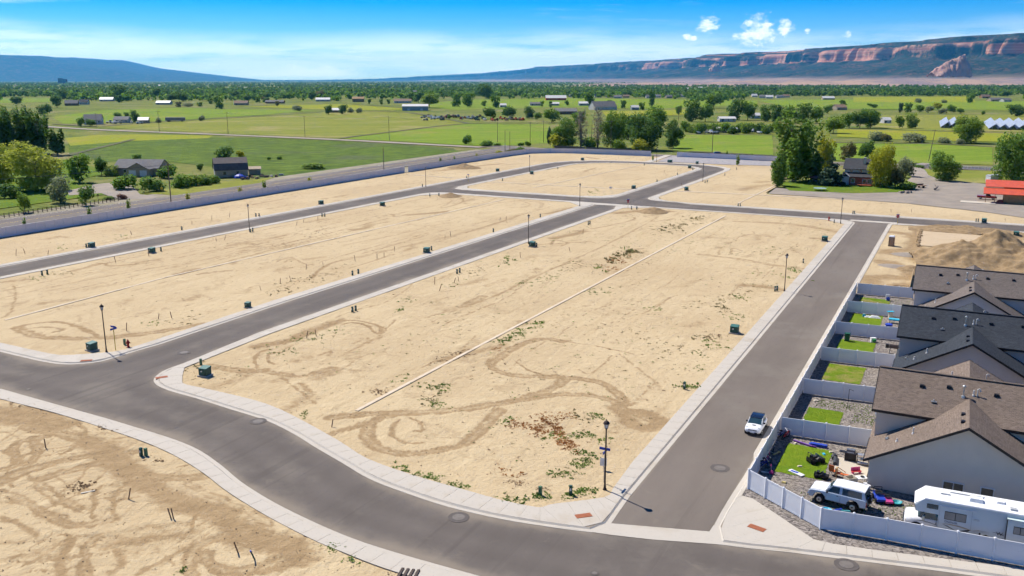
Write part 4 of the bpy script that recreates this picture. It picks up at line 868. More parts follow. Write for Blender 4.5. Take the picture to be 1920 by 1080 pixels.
def tree(kind, px, py, top, wpx, leaf, label, group=None, cat='tree', name=None, z=None):
    p = G(px, py, 0); h = max(.4, hpx(px, py, top)); w = wpx * mpp(px, py); q = random.Random(int(px * 7 + py * 13)); key = kind
    if kind + '0' in PROTO: key = kind + str(q.randrange({'round': 4, 'far': 3, 'big': 2, 'poplar': 2, 'shrub': 2}[kind]))
    cr, tk = PROTO[key]
    if z is None:
        z = ZS if (118 < TOUV(p)[0] < 395 and -190 < TOUV(p)[1] < 0 and kind == 'sapling') else .1
    nm = name or {'shrub': 'bush', 'cone': 'conifer', 'juniper': 'juniper_tree', 'poplar': 'poplar_tree', 'poplars': 'poplar_tree', 'sapling': 'sapling', 'dead': 'bare_tree'}.get(kind, 'leafy_tree')
    t = thing(nm, label, cat, (p.x, p.y, z), q.uniform(0, 6.28), group)
    base_w = {'poplar': .52, 'poplars': .5, 'cone': .56, 'juniper': .6, 'sapling': .5, 'dead': .66}.get(kind, .98)
    sx = w / base_w
    for nm2, me in (('trunk', tk), ('crown', cr)):
        o = bpy.data.objects.new(nm2, me); COL.objects.link(o); o.parent = t; o.scale = (sx, sx, h)
        if nm2 == 'crown': o.material_slots[0].link = 'OBJECT'; o.material_slots[0].material = LEAF[leaf]
        else: o.scale = (min(sx, h * .7), min(sx, h * .7), h)
    return t
TOUV = toUV
# around the brick farmhouse
tree('poplar', 1489, 341, 214, 92, 'mid', 'tall many-stemmed cottonwood with pale trunks beside the brick farmhouse')
tree('juniper', 1458, 351, 292, 34, 'mid', 'rounded green juniper at the corner of the farmhouse lawn')
tree('round', 1545, 330, 240, 40, 'yellow', 'yellow-green tree behind the tall cottonwood by the farmhouse')
tree('juniper', 1528, 343, 285, 32, 'dark', 'dark evergreen between the cottonwood and the blue spruce')
tree('cone', 1556, 350, 290, 42, 'spruce', 'blue spruce close to the farmhouse gable')
tree('round', 1590, 303, 262, 34, 'olive', 'olive brown tree behind the dark farmhouse roof')
tree('round', 1624, 300, 261, 36, 'dark', 'dark round tree behind the farmhouse chimney')
tree('big', 1650, 353, 271, 56, 'yellow', 'bright yellow-green tree standing before the farmhouse porch')
tree('round', 1678, 354, 308, 40, 'olive', 'dull olive tree beside the yellow-green farmhouse tree')
tree('round', 1697, 333, 290, 36, 'grey', 'grey-green tree at the bend of the gravel drive')
tree('big', 1768, 341, 287, 60, 'mid', 'round green tree alone beside the gravel farm yard')
tree('big', 1897, 350, 245, 84, 'mid', 'large cottonwood above the red-roofed shed')
tree('shrub', 1700, 358, 340, 30, 'dark', 'low dark bush at the end of the farmhouse lawn', cat='bush'); tree('shrub', 1722, 316, 308, 20, 'mid', 'small bush beside the white rail fence', cat='bush')
tree('big', 1813, 268, 217, 62, 'light', 'broad light green tree beside the solar panels')
tree('shrub', 1645, 264, 240, 32, 'grey', 'silvery bush in the meadow behind the farmhouse', cat='bush'); tree('shrub', 1662, 265, 248, 22, 'olive', 'brownish bush beside the silvery meadow bush', cat='bush')
tree('shrub', 1716, 267, 246, 42, 'grey', 'wide silvery thicket along the meadow strip', cat='bush'); tree('shrub', 1771, 268, 254, 26, 'grey', 'small silvery bush left of the light green tree by the panels', cat='bush'); tree('shrub', 1800, 270, 257, 18, 'grey', 'silvery bush under the light green tree', cat='bush')
tree('far', 1686, 241, 214, 20, 'light', 'slim light tree of a pair in the solar field'); tree('round', 1708, 241, 212, 28, 'light', 'rounder light tree of the pair in the solar field')
# cluster by the north road
tree('juniper', 1030, 272, 239, 12, 'spruce', 'narrow dark juniper at the road corner hedge'); tree('big', 1060, 275, 223, 56, 'mid', 'broad tree with yellow tips behind the estate wall')
tree('shrub', 1048, 277, 247, 34, 'yellow', 'yellow-green bush under the broad corner tree', cat='bush'); tree('dead', 1090, 276, 205, 34, 'bare', 'tall bare grey tree among the roadside trees'); tree('dead', 1120, 276, 200, 32, 'bare', 'second bare grey tree among the roadside trees')
tree('shrub', 1105, 276, 250, 30, 'mid', 'green bush under the bare trees', cat='bush'); tree('big', 1150, 277, 208, 50, 'mid', 'tall green tree right of the bare trees')
tree('big', 1208, 281, 213, 78, 'dark', 'large dark tree behind the wooden roadside fence'); tree('shrub', 1163, 281, 258, 24, 'light', 'light green bush before the wooden roadside fence', cat='bush'); tree('shrub', 1197, 285, 256, 30, 'yellow', 'bright bush at the foot of the large dark roadside tree', cat='bush')
tree('round', 1232, 245, 192, 46, 'mid', 'green tree rising behind the large dark roadside tree'); tree('big', 1262, 278, 227, 40, 'dark', 'rightmost dark tree of the roadside cluster'); tree('round', 1178, 262, 214, 40, 'dark', 'dark tree wedged inside the roadside cluster')
tree('shrub', 875, 270, 249, 18, 'mid', 'single round bush at the hay field corner', cat='bush'); tree('shrub', 913, 274, 259, 28, 'mid', 'wide green bush at the lane junction', cat='bush'); tree('shrub', 933, 274, 266, 14, 'mid', 'small bush right of the wide junction bush', cat='bush')
tree('shrub', 975, 287, 273, 16, 'mid', 'green bush against the estate wall corner', cat='bush'); tree('shrub', 936, 291, 279, 14, 'yellow', 'yellow roadside bush below the paired poles', cat='bush'); tree('shrub', 990, 274, 263, 12, 'mid', 'bush at the foot of the pole by the junction', cat='bush'); tree('shrub', 976, 274, 266, 12, 'dark', 'dark bush across the road from the wall corner', cat='bush'); tree('shrub', 958, 288, 277, 18, 'olive', 'dry olive roadside bush beside the yellow one', cat='bush')
# left foreground
for x, w_, t_, l in ((8, 54, 199, 'leftmost'), (40, 56, 197, 'second'), (72, 48, 204, 'third')): tree('poplar', x, 288, t_, w_, 'dark', l + ' dark cottonwood of the tall clump at the picture edge', 'dark cottonwoods by the road')
tree('poplars', 108, 291, 242, 38, 'dark', 'shorter dark poplar at the end of the tall clump')
tree('big', 70, 357, 270, 112, 'willow', 'great yellow-green willow beside the road lawn'); tree('big', 8, 352, 276, 70, 'willow', 'second yellow-green willow cut by the picture edge')
tree('round', 148, 342, 284, 48, 'mid', 'green tree between the great willow and the grey house'); tree('round', 191, 329, 291, 28, 'dark', 'small dark tree behind the grey house drive'); tree('round', 162, 386, 341, 32, 'mid', 'young green tree on the road lawn by the mailbox drive')
tree('round', 47, 399, 356, 27, 'light', 'thin young tree inside the dark rail fence'); tree('round', 113, 380, 330, 44, 'grey', 'grey-green willow hanging over the road lawn')
tree('shrub', 20, 372, 340, 40, 'dark', 'dark bush under the great willow', cat='bush'); tree('shrub', 210, 330, 303, 24, 'light', 'light bush left of the grey house', cat='bush')
tree('shrub', 232, 355, 321, 44, 'mid', 'round bush before the grey house garage', cat='bush'); tree('shrub', 288, 359, 326, 44, 'mid', 'dense green bush beside the wooden utility pole', cat='bush'); tree('shrub', 313, 334, 303, 34, 'mid', 'bush against the right end of the grey house', cat='bush')
for x, y, t_, w_, l, s in ((340, 352, 317, 36, 'mid', 'first'), (362, 349, 318, 30, 'light', 'second'), (385, 347, 320, 28, 'mid', 'third'), (402, 344, 322, 22, 'mid', 'fourth')): tree('shrub', x, y, t_, w_, l, s + ' bush right of the utility pole in the roadside hedge', 'roadside hedge bushes', 'bush')
tree('shrub', 230, 374, 362, 18, 'purple', 'small purple-leaved shrub by the drive mouth', cat='bush'); tree('shrub', 204, 374, 366, 22, 'mid', 'low round shrub on the road lawn', cat='bush')
tree('round', 422, 299, 275, 42, 'dark', 'dark tree behind the gambrel barn'); tree('round', 452, 299, 279, 18, 'yellow', 'yellowish tree right behind the barn roof'); tree('round', 257, 300, 288, 24, 'mid', 'tree top behind the grey house roof'); tree('round', 375, 320, 306, 14, 'dark', 'small dark tree left of the barn')
tree('shrub', 504, 300, 293, 8, 'mid', 'small lone bush in the weedy field', cat='bush'); tree('shrub', 524, 299, 291, 10, 'mid', 'round lone bush in the weedy field', cat='bush'); tree('shrub', 590, 316, 303, 44, 'light', 'long light green thicket in the weedy field', cat='bush')
# young street trees on the verge by the wall
for i, (x, y, t_, lf) in enumerate(((47, 427, 409, 'mid'), (168, 407, 387, 'mid'), (241, 394, 373, 'light'), (353, 378, 361, 'yellow'), (450, 364, 350, 'yellow'), (496, 357, 339, 'light'), (580, 344, 332, 'yellow'), (826, 306, 295, 'mid'), (852, 302, 293, 'light'), (894, 296, 287, 'yellow'), (1037, 283, 275, 'yellow'), (1098, 283, 277, 'yellow'), (1202, 287, 279, 'yellow'), (1292, 293, 285, 'yellow'), (1363, 294, 283, 'mid'), (1410, 296, 288, 'mid'))):
    tree('sapling', x, y, t_, 11 if x < 700 else 6, lf, ('first second third fourth fifth sixth seventh eighth ninth tenth eleventh twelfth thirteenth fourteenth fifteenth sixteenth'.split()[i]) + ' young street tree along the outside of the estate wall', 'street saplings outside the wall', z=.1)
tree('sapling', 1383, 312, 291, 9, 'light', 'staked sapling in the river rock bed', z=ZS)
tree('sapling', 1224, 303, 292, 5, 'light', 'thin sapling beside the footpath through the wall', z=ZS)
# farm groups, mid distance
MIDT = [(32, 197, 179, 24, 'dark'), (107, 202, 176, 22, 'dark'), (85, 217, 192, 30, 'dark'), (152, 238, 217, 17, 'mid'), (171, 237, 221, 22, 'mid'), (253, 229, 206, 18, 'dark'), (221, 221, 209, 17, 'mid'), (238, 221, 209, 12, 'mid'), (412, 204, 176, 24, 'light'), (297, 230, 217, 12, 'grey'), (378, 227, 214, 12, 'grey'), (558, 208, 195, 18, 'grey'), (616, 215, 194, 17, 'dark'), (643, 214, 194, 20, 'dark'), (657, 211, 198, 14, 'grey'), (673, 212, 200, 12, 'grey'),
 (224, 189, 159, 32, 'dark'), (292, 184, 162, 22, 'dark'), (322, 191, 172, 26, 'dark'), (343, 191, 171, 26, 'dark'), (120, 186, 167, 26, 'dark'), (165, 187, 168, 22, 'mid'), (250, 186, 171, 18, 'dark'), (465, 192, 176, 20, 'dark'), (498, 188, 172, 22, 'dark'), (440, 186, 169, 24, 'dark'), (375, 200, 191, 14, 'mid'), (352, 200, 191, 20, 'grey'), (335, 201, 190, 14, 'olive'), (395, 195, 183, 14, 'mid'), (520, 200, 188, 9, 'olive'), (600, 184, 168, 26, 'olive'), (585, 188, 170, 16, 'dark'),
 (805, 202, 169, 38, 'light'), (855, 200, 171, 24, 'mid'), (877, 201, 170, 28, 'mid'), (911, 186, 152, 32, 'dark'), (930, 202, 175, 22, 'mid'), (785, 193, 169, 24, 'dark'), (770, 190, 172, 18, 'mid'), (920, 224, 198, 28, 'dark'), (955, 222, 196, 32, 'dark'), (992, 222, 199, 24, 'dark'), (1035, 230, 200, 38, 'mid'), (1008, 225, 208, 18, 'mid'), (907, 199, 187, 12, 'light'), (1063, 199, 187, 10, 'mid'), (1016, 200, 188, 8, 'mid'), (1032, 201, 189, 8, 'dark'), (1105, 201, 170, 24, 'mid'), (1222, 199, 169, 15, 'dark'), (1168, 203, 186, 14, 'dark'), (1143, 199, 187, 12, 'dark'), (1204, 206, 190, 14, 'mid'), (1272, 215, 196, 14, 'mid'), (1085, 235, 205, 30, 'mid'), (693, 196, 184, 8, 'dark'), (715, 196, 185, 9, 'dark'), (729, 195, 185, 8, 'dark'), (842, 224, 214, 8, 'mid'),
 (1296, 228, 186, 34, 'dark'), (1322, 228, 190, 36, 'mid'), (1338, 203, 169, 40, 'mid'), (1378, 225, 185, 34, 'dark'), (1402, 225, 183, 36, 'mid'), (1435, 228, 196, 26, 'mid'), (1455, 229, 195, 30, 'dark'), (1478, 230, 193, 34, 'mid'), (1505, 231, 193, 34, 'dark'), (1530, 231, 195, 30, 'mid'), (1552, 213, 194, 20, 'mid'), (1562, 250, 213, 44, 'light'), (1592, 240, 205, 32, 'mid'), (1612, 240, 203, 28, 'dark'), (1632, 240, 200, 40, 'mid'), (1580, 200, 186, 14, 'dark'), (1638, 203, 194, 16, 'dark'),
 (1688, 212, 190, 11, 'spruce'), (1702, 211, 192, 18, 'mid'), (1724, 211, 195, 18, 'mid'), (1741, 212, 196, 18, 'grey'), (1757, 206, 191, 18, 'yellow'), (1766, 213, 200, 18, 'grey'), (1783, 212, 194, 20, 'mid'), (1800, 213, 201, 16, 'mid'), (1843, 216, 206, 8, 'mid'), (1905, 218, 193, 38, 'dark'), (1722, 193, 182, 12, 'grey'), (1770, 193, 184, 10, 'grey'), (1818, 193, 172, 18, 'mid'), (1630, 200, 193, 12, 'mid'), (1568, 180, 168, 16, 'dark')]
for x, y, t_, w_, lf in MIDT:
    k = 'far' if (y < 212 and w_ < 26) else 'round'
    if lf == 'grey' and y - t_ < 16: k = 'shrub'
    nm = {'dark': 'dark green', 'mid': 'green', 'light': 'light green', 'grey': 'silvery', 'olive': 'brownish', 'spruce': 'blue-green', 'yellow': 'yellow'}[lf]
    side = 'beyond the hay fields' if x < 700 else ('around the distant farm yards' if x < 1280 else 'between the fields below the mesa')
    tree(k, x, y, t_, w_, lf, nm + (' bush' if k == 'shrub' else ' tree') + ' ' + side, nm + ' trees ' + side, 'bush' if k == 'shrub' else 'tree')
# hedge thicket behind the roadside meadow
for i in range(15): tree('shrub', 1286 + i * 12.5, 247 + (i * 7 % 5), 222 + (i * 5 % 9), 20, ('mid', 'light', 'mid', 'dark')[i % 4], 'bushy green thicket behind the roadside meadow', 'meadow thicket bushes', 'bush')
# belt of trees: the nearest ones singly, the far wood as one mass
def free(px, py):
    if py < 163: return True
    if 0 <= px < 120 and 183 < py < 194: return False
    if 640 < px < 1300 and 186 < py < 206: return False
    if 1400 < px < 1920 and 181 < py: return False
    return True
q = random.Random(99); NB = 0
for i in range(4000):
    if NB >= 185: break
    py = 165 + 30 * q.random() ** 1.5; px = q.uniform(-20, 1940)
    if py > 174 and math.sin(px * .023 + py * .31) + math.sin(px * .0091 - py * .2) + q.random() * .9 < .75: continue
    dens = .9 if py < 175 else .45
    if not free(px, py) or q.random() > dens or (px > 1280 and py > 183) or (640 < px < 1280 and py > 182): continue
    NB += 1; p = G(px, py); h = q.uniform(6.5, 13.5)
    top = py - h * F / (p.y) * .97
    tree('far', px, py, top, (py - top) * q.uniform(.75, 1.35), q.choice(('dark', 'dark', 'mid', 'dark', 'mid', 'olive')), 'distant dark tree in the wooded belt under the horizon', 'distant belt trees')
def wood(name, n, y0, y1, pw, seed, leaf, k=26):
    r = np.random.RandomState(seed); P = []; S = []
    while len(P) < n:
        py = y0 + (y1 - y0) * r.rand() ** pw; px = r.uniform(-260, 2180)
        if not free(px, py): continue
        if 1080 < px and py < 160.5 and r.rand() < .6: continue
        c = np.sin(px * .021 + py * .5) + np.sin(px * .0073 - py * .9) + r.rand() * 1.6
        if py > 163 and c < .35: continue
        g = G(px, py); P.append((g.x, g.y)); S.append(r.uniform(6, 13))
    P = np.array(P); S = np.array(S); N_ = n * k; id_ = np.repeat(np.arange(n), k)
    d = r.normal(size=(N_, 3)); d /= np.linalg.norm(d, axis=1)[:, None]; d *= (r.rand(N_) ** .4)[:, None]
    wd = (S * r.uniform(.42, .75, n))[id_]
    C = np.stack([P[id_, 0] + d[:, 0] * wd, P[id_, 1] + d[:, 1] * wd, S[id_] * (.55 + .46 * d[:, 2])], 1)
    nr = d + r.normal(size=(N_, 3)) * .6; nr[:, 2] += .3; nr /= np.linalg.norm(nr, axis=1)[:, None]; a = np.cross(nr, r.normal(size=(N_, 3))); a /= np.linalg.norm(a, axis=1)[:, None]; b_ = np.cross(nr, a)
    s = (S[id_] * r.uniform(.13, .24, N_))[:, None]
    V = np.stack([C - a * s - b_ * s, C + a * s - b_ * s * .8, C + a * s * .8 + b_ * s, C - a * s + b_ * s * .9], 1).reshape(-1, 3)
    o = raw_mesh(name, V, np.arange(N_ * 4).reshape(N_, 4), LEAF[leaf], smooth=False); tag(o, kind='stuff')
wood('far_wood', 9500, 154.2, 182, 1.3, 5, 'dark', 18); wood('far_wood', 5200, 156, 190, 1.0, 6, 'mid', 18); wood('far_wood', 4200, 151.6, 158, 1.0, 8, 'dark', 10)
# ------------------------------------------------------------------ the three duplex houses beside the alley
def onU(px, py, u):
    a = (px - 960) / F; b_ = (py - 540) / F; d = (a, CP - b_ * SP, -SP - b_ * CP); t = u / (d[0] * SA + d[1] * CA)
    return (d[0] * CA - d[1] * SA) * t, CAMH + d[2] * t
def shingle_mat(name, a, b_, c):
    m, nt, b = newmat(name); L = nt.links
    v = nt.nodes.new('ShaderNodeUVMap').outputs[0] if False else _obj(nt)
    at = nt.nodes.new('ShaderNodeAttribute'); at.attribute_name = 'su'
    br = nt.nodes.new('ShaderNodeTexBrick'); L.new(at.outputs['Vector'], br.inputs['Vector'])
    for k, x in (('Color1', a), ('Color2', b_), ('Mortar', c)): br.inputs[k].default_value = (*x, 1)
    br.inputs['Scale'].default_value = 1; br.inputs['Mortar Size'].default_value = .012; br.inputs['Brick Width'].default_value = .33; br.inputs['Row Height'].default_value = .145; br.inputs['Bias'].default_value = -.1
    col = _mix(nt, _math(nt, 'MULTIPLY', _ramp(nt, _noise(nt, 2.2, 4, .75, at.outputs['Vector'], (1, 2.2, 1)), .38, .68), .6), br.outputs['Color'], b_)
    col = _mix(nt, _math(nt, 'MULTIPLY', _ramp(nt, _noise(nt, .25, 3, .6, v), .4, .7), .25), col, c)
    L.new(col, b.inputs['Base Color']); b.inputs['Roughness'].default_value = .92; b.inputs['Specular IOR Level'].default_value = .15
    bm = nt.nodes.new('ShaderNodeBump'); bm.inputs['Strength'].default_value = .5; bm.inputs['Distance'].default_value = .02; L.new(br.outputs['Fac'], bm.inputs['Height']); bm.invert = True; L.new(bm.outputs[0], b.inputs['Normal'])
    return m
SH_BROWN = shingle_mat('shingles_brown', (.155, .118, .092), (.235, .182, .145), (.085, .066, .055)); SH_BLACK = shingle_mat('shingles_charcoal', (.034, .040, .050), (.058, .066, .078), (.02, .023, .028)); SH_GREY = shingle_mat('shingles_weathered', (.135, .112, .098), (.195, .165, .146), (.075, .062, .056))
FASCIA = mat('fascia_dark', (.035, .028, .025), .5); FASCIA_B = mat('fascia_black', (.018, .018, .02), .5)
STUCCO = mat('stucco_grey', (.70, .61, .50), .95, (.66, .575, .47), .5, .35, 14); STUCCO2 = mat('stucco_taupe', (.58, .505, .44), .95, (.54, .47, .41), .5, .35, 14); STUCCO3 = mat('stucco_pale', (.70, .65, .58), .95, (.66, .61, .545), .5, .35, 14)
GLASS = mat('window_glass', (.025, .04, .045), .08, (.04, .06, .06), 2, spec=.8); WHITE = mat('white_vinyl_frame', (.72, .72, .71), .5, (.66, .66, .65)); PIPE = mat('white_pipe', (.70, .68, .64), .5); METAL = mat('galvanised', (.5, .52, .53), .35, (.4, .42, .43), 8, metal=.8); BLACKM = mat('black_metal', (.02, .02, .022), .5)
def roof_plane(b, P, flip=False):
    """quad/poly roof plane as 0.16 m slab; P in order around, top surface"""
    n = len(P); V = [tuple(p) for p in P] + [(p[0], p[1], p[2] - .16) for p in P]
    b.add(V, [tuple(range(n)), tuple(range(2 * n - 1, n - 1, -1))] + [(i, n + i, n + (i + 1) % n, (i + 1) % n) for i in range(n)])
def set_su(o):
    """shingle coordinates: along the eave, up the slope"""
    me = o.data; bm = bmesh.new(); bm.from_mesh(me); bmesh.ops.split_edges(bm, edges=bm.edges[:]); bm.to_mesh(me); bm.free()
    a = me.attributes.new('su', 'FLOAT_VECTOR', 'POINT'); vals = [0.0] * (3 * len(me.vertices))
    for p in me.polygons:
        n = p.normal; h = Vector((-n.y, n.x, 0)); h = h.normalized() if h.length > .05 else Vector((1, 0, 0)); s = n.cross(h)
        for vi in p.vertices:
            c = me.vertices[vi].co; vals[vi * 3] = c.dot(h); vals[vi * 3 + 1] = c.dot(s); vals[vi * 3 + 2] = 0
    a.data.foreach_set('vector', vals)
def board(b, p, q, h=.2, t=.06, out=(0, 0)):
    p, q = Vector(p), Vector(q); o = Vector((out[0], out[1], 0)); V = []
    for e in (p, q):
        V += [e + o * 0 + Vector((0, 0, .03)), e + o * t + Vector((0, 0, .03)), e + o * t - Vector((0, 0, h)), e - Vector((0, 0, h))]
    b.add(V, [(0, 1, 2, 3), (7, 6, 5, 4), (0, 4, 5, 1), (1, 5, 6, 2), (2, 6, 7, 3), (3, 7, 4, 0)])
def duplex(uc, label, roof_m, wall_m, fas_m, dv=0.0, windows=(), vents=(), pipes=()):
    vc = 2.72 + dv; t = thing('duplex_house', label, 'house', W(uc, vc, ZK), ROT_U, 'duplex houses along the alley')
    l = lambda u, v, z: (u - uc, vc - v, z)
    # main block
    e, hw, zr, ze = 5.0, 4.62, 8.1, 5.5; v0, v1 = vc - 7.72, vc + 15.2; wl, wr = v0 + .35, v1 - .35
    b = MB(); zt = ze + (zr - ze) * (e - hw) / e - .14; zg = zr - .14
    for s in (-1, 1): b.add([l(uc + s * hw, wl, 0), l(uc + s * hw, wr, 0), l(uc + s * hw, wr, zt), l(uc + s * hw, wl, zt)], [(0, 1, 2, 3)])
    for v in (wl, wr): b.add([l(uc - hw, v, 0), l(uc + hw, v, 0), l(uc + hw, v, zt), l(uc, v, zg), l(uc - hw, v, zt)], [(0, 1, 2, 3, 4)])
    # wings with the ridge running along the street
    u0, u1 = uc - 9.6, uc + 9.6; a0, a1 = vc - 7.28, vc + 7.28; rz_, ez = 6.94, 2.62; k = (rz_ - ez) / 7.72; wz = ez + k * .44 - .14
    for v in (a0, a1): b.add([l(u0, v, 0), l(u1, v, 0), l(u1, v, wz), l(u0, v, wz)], [(0, 1, 2, 3)])
    for u in (u0, u1): b.add([l(u, a0, 0), l(u, a1, 0), l(u, a1, wz), l(u, vc, rz_ - .14), l(u, a0, wz)], [(0, 1, 2, 3, 4)])
    b.build('wall', wall_m, t)
    b = MB(); roof_plane(b, [l(uc - e, v0, ze), l(uc - e, v1, ze), l(uc, v1, zr), l(uc, v0, zr)]); roof_plane(b, [l(uc, v0, zr), l(uc, v1, zr), l(uc + e, v1, ze), l(uc + e, v0, ze)])
    rf = b.build('roof', roof_m, t); set_su(rf)
    b = MB()
    for s in (-1, 1):
        ua, ub = (u0 - .42, uc - .6) if s < 0 else (uc + .6, u1 + .42)
        ub2 = uc - 2.6 if s < 0 else uc + 2.6
        for w in (-1, 1): roof_plane(b, [l(ua, vc + w * 7.72, ez), l(ub, vc + w * 7.72, ez), l(ub, vc, rz_), l(ua, vc, rz_)])
    wr_ = b.build('wing_roof', roof_m, t); set_su(wr_)
    b = MB()
    for s, u in ((-1, uc - e), (1, uc + e)): board(b, l(u, v0, ze), l(u, v1, ze), .22, .05, (s, 0))
    for w, v in ((1, v0), (-1, v1)):
        board(b, l(uc - e, v, ze), l(uc, v, zr), .22, .05, (0, w)); board(b, l(uc, v, zr), l(uc + e, v, ze), .22, .05, (0, w))
    for s, u in ((-1, u0 - .42), (1, u1 + .42)):
        for w in (-1, 1): board(b, l(u, vc + w * 7.72, ez), l(u, vc, rz_), .22, .05, (s, 0))
    for w in (-1, 1):
        for ua, ub in ((u0 - .42, uc - 4.7), (uc + 4.7, u1 + .42)): board(b, l(ua, vc + w * 7.72, ez), l(ub, vc + w * 7.72, ez), .2, .05, (0, -w))
    b.build('fascia', fas_m, t)
    # ridge caps
    b = MB(); b.box(((0), vc - (v0 + v1) / 2, zr + .02), (.34, v1 - v0 - .02, .05)); b.build('ridge_cap', roof_m, rf)
    for (u, v, z, w, h, n) in windows:
        f = MB(); th = .06; y0 = vc - v
        for q, y in ((-.5, 0), (.5, 0)): f.box((u - uc - .03, y0 + q * w, z + h / 2), (.08, .07, h + .1))
        for zz in (z, z + h): f.box((u - uc - .035, y0, zz), (.09, w + .14, .07))
        for i in range(1, n): f.box((u - uc - .028, y0 - w / 2 + w * i / n, z + h / 2), (.07, .05, h))
        fr = f.build('window', WHITE, t)
        for i in range(n): MB().box((u - uc - .012, y0 - w / 2 + w * (i + .5) / n, z + h / 2), (.04, w / n - .07, h - .06)).build('pane', GLASS, fr)
    mz = lambda u: zr - (zr - ze) * abs(u - uc) / e; wz2 = lambda v: rz_ - k * abs(v - vc)
    for du, v in vents:           # box vents on the near slope
        z = mz(uc + du); b = MB(); b.box((du, vc - v, z + .09), (.42, .42, .2), 0, 0, .8); b.build('roof_vent', BLACKM, rf)
    for du, v in ((-8.2, vc - .45), (-6.3, vc - .45)):
        b = MB(); b.box((du, vc - v, wz2(v) + .08), (.5, .36, .18), 0, 0, .8); b.build('roof_vent', BLACKM, wr_)
    for du, v, h, kind in pipes:
        z = mz(uc + du) if kind[0] == 'm' else wz2(v); par = rf if kind[0] == 'm' else wr_; x, y = du, vc - v; b = MB()
        if kind[1] == 'h':      # gooseneck
            b.tube((x, y, z - .1), (x, y, z + h), .05); b.tube((x, y, z + h), (x + .0, y - .1, z + h + .08), .05); b.tube((x, y - .1, z + h + .08), (x, y - .22, z + h), .05); b.tube((x, y - .22, z + h), (x, y - .22, z + h - .15), .05)
        elif kind[1] == 'f':    # metal flue with cap
            b.lathe([(.2, -.1), (.16, .1), (.07, .14), (.07, h), (.15, h), (.15, h + .12), (.04, h + .2)], (x, y, z), 10)
        elif kind[1] == 's': b.box((x, y, z + .03), (.45, .45, .04)); b.lathe([(.1, 0), (.08, .18), (.03, .2)], (x, y, z), 8)
        else: b.tube((x, y, z - .1), (x, y, z + h), .06); b.lathe([(.14, -.1), (.1, .08), (.06, .1)], (x, y, z), 8)
        b.build('flue' if kind[1] in 'fs' else 'vent_pipe', METAL if kind[1] in 'fs' else PIPE, par)
    return t
std_vents = ((-1.7, -1.2), (-1.4, 1.0), (-1.6, 4.8), (-1.5, 8.0)); std_pipes = ((-3.2, -.1, .25, 'ms'), (-2.2, 2.2, .9, 'mf'), (-1.9, 3.0, .5, 'mp'), (-1.9, 3.3, .6, 'mh'), (-7.2, -1.4, .55, 'wp'), (-8.0, -2.6, .3, 'wp'), (-6.6, -3.4, .3, 'ws'), (6.5, 1.2, .5, 'wp'), (7.4, -1.6, .4, 'wp'), (6.4, 4.2, .6, 'wh'), (6.5, 4.9, .5, 'wp'))
win = []
for (xa, ya, xb, yb, n) in ((1768, 908.5, 1806.5, 914, 2), (1838.5, 920.5, 1863, 924.5, 1)):
    va, za = onU(xa, ya, 77.2); vb, zb = onU(xb, yb, 77.2); win.append((77.2, (va + vb) / 2, za - 1.15 - .1, vb - va, 1.15, n))
duplex(86.8, 'duplex house with brown shingle roof beside the parked motorhome', SH_BROWN, STUCCO, FASCIA, 0, win, std_vents, std_pipes)
duplex(113.3, 'middle duplex house with charcoal black roof', SH_BLACK, STUCCO2, FASCIA_B, .25, (), std_vents, std_pipes)
duplex(139.9, 'farthest duplex house with weathered grey-brown roof by the dirt mound', SH_GREY, STUCCO3, FASCIA, .45, (), std_vents, std_pipes)

# ------------------------------------------------------------------ back yards
sheet('gravel_bed', [Vector(p[:2]) for p in (W(153, -13.9), W(153, 39), W(64, 39))] + [Vector(G(x, y, ZK)[:2]) for x, y in ((2150, 1097), (1920, 1066), (1760, 1046), (1640, 1031), (1560, 1019), (1526, 1011), (1452, 961), (1411, 934.5), (1391, 929), (1404, 905), (1421, 868))], ZK - .012, GRAVEL_GREY)
def turf_mat(name, tan):
    m, nt, b = newmat(name); L = nt.links; v = _obj(nt)
    c = _mix(nt, _ramp(nt, _noise(nt, .9, 5, .65, v), .3, .7), (.115, .20, .010), (.17, .235, .014))
    c = _mix(nt, _ramp(nt, _noise(nt, .45, 4, .6, v, None, 0, .4), .62 - tan, .78 - tan * .8), c, (.27, .235, .07))
    c = _mix(nt, _math(nt, 'MULTIPLY', _ramp(nt, _noise(nt, 9, 3, .8, v), .35, .7), .3), c, (.075, .14, .01))
    L.new(c, b.inputs['Base Color']); b.inputs['Roughness'].default_value = .9; b.inputs['Specular IOR Level'].default_value = .1
    bm = nt.nodes.new('ShaderNodeBump'); bm.inputs['Strength'].default_value = 1; bm.inputs['Distance'].default_value = .06; L.new(_noise(nt, 11, 2, .8, v), bm.inputs['Height']); L.new(bm.outputs[0], b.inputs['Normal']); return m
TURF = turf_mat('turf', -.05); TURF_DRY = turf_mat('turf_dry', .2)
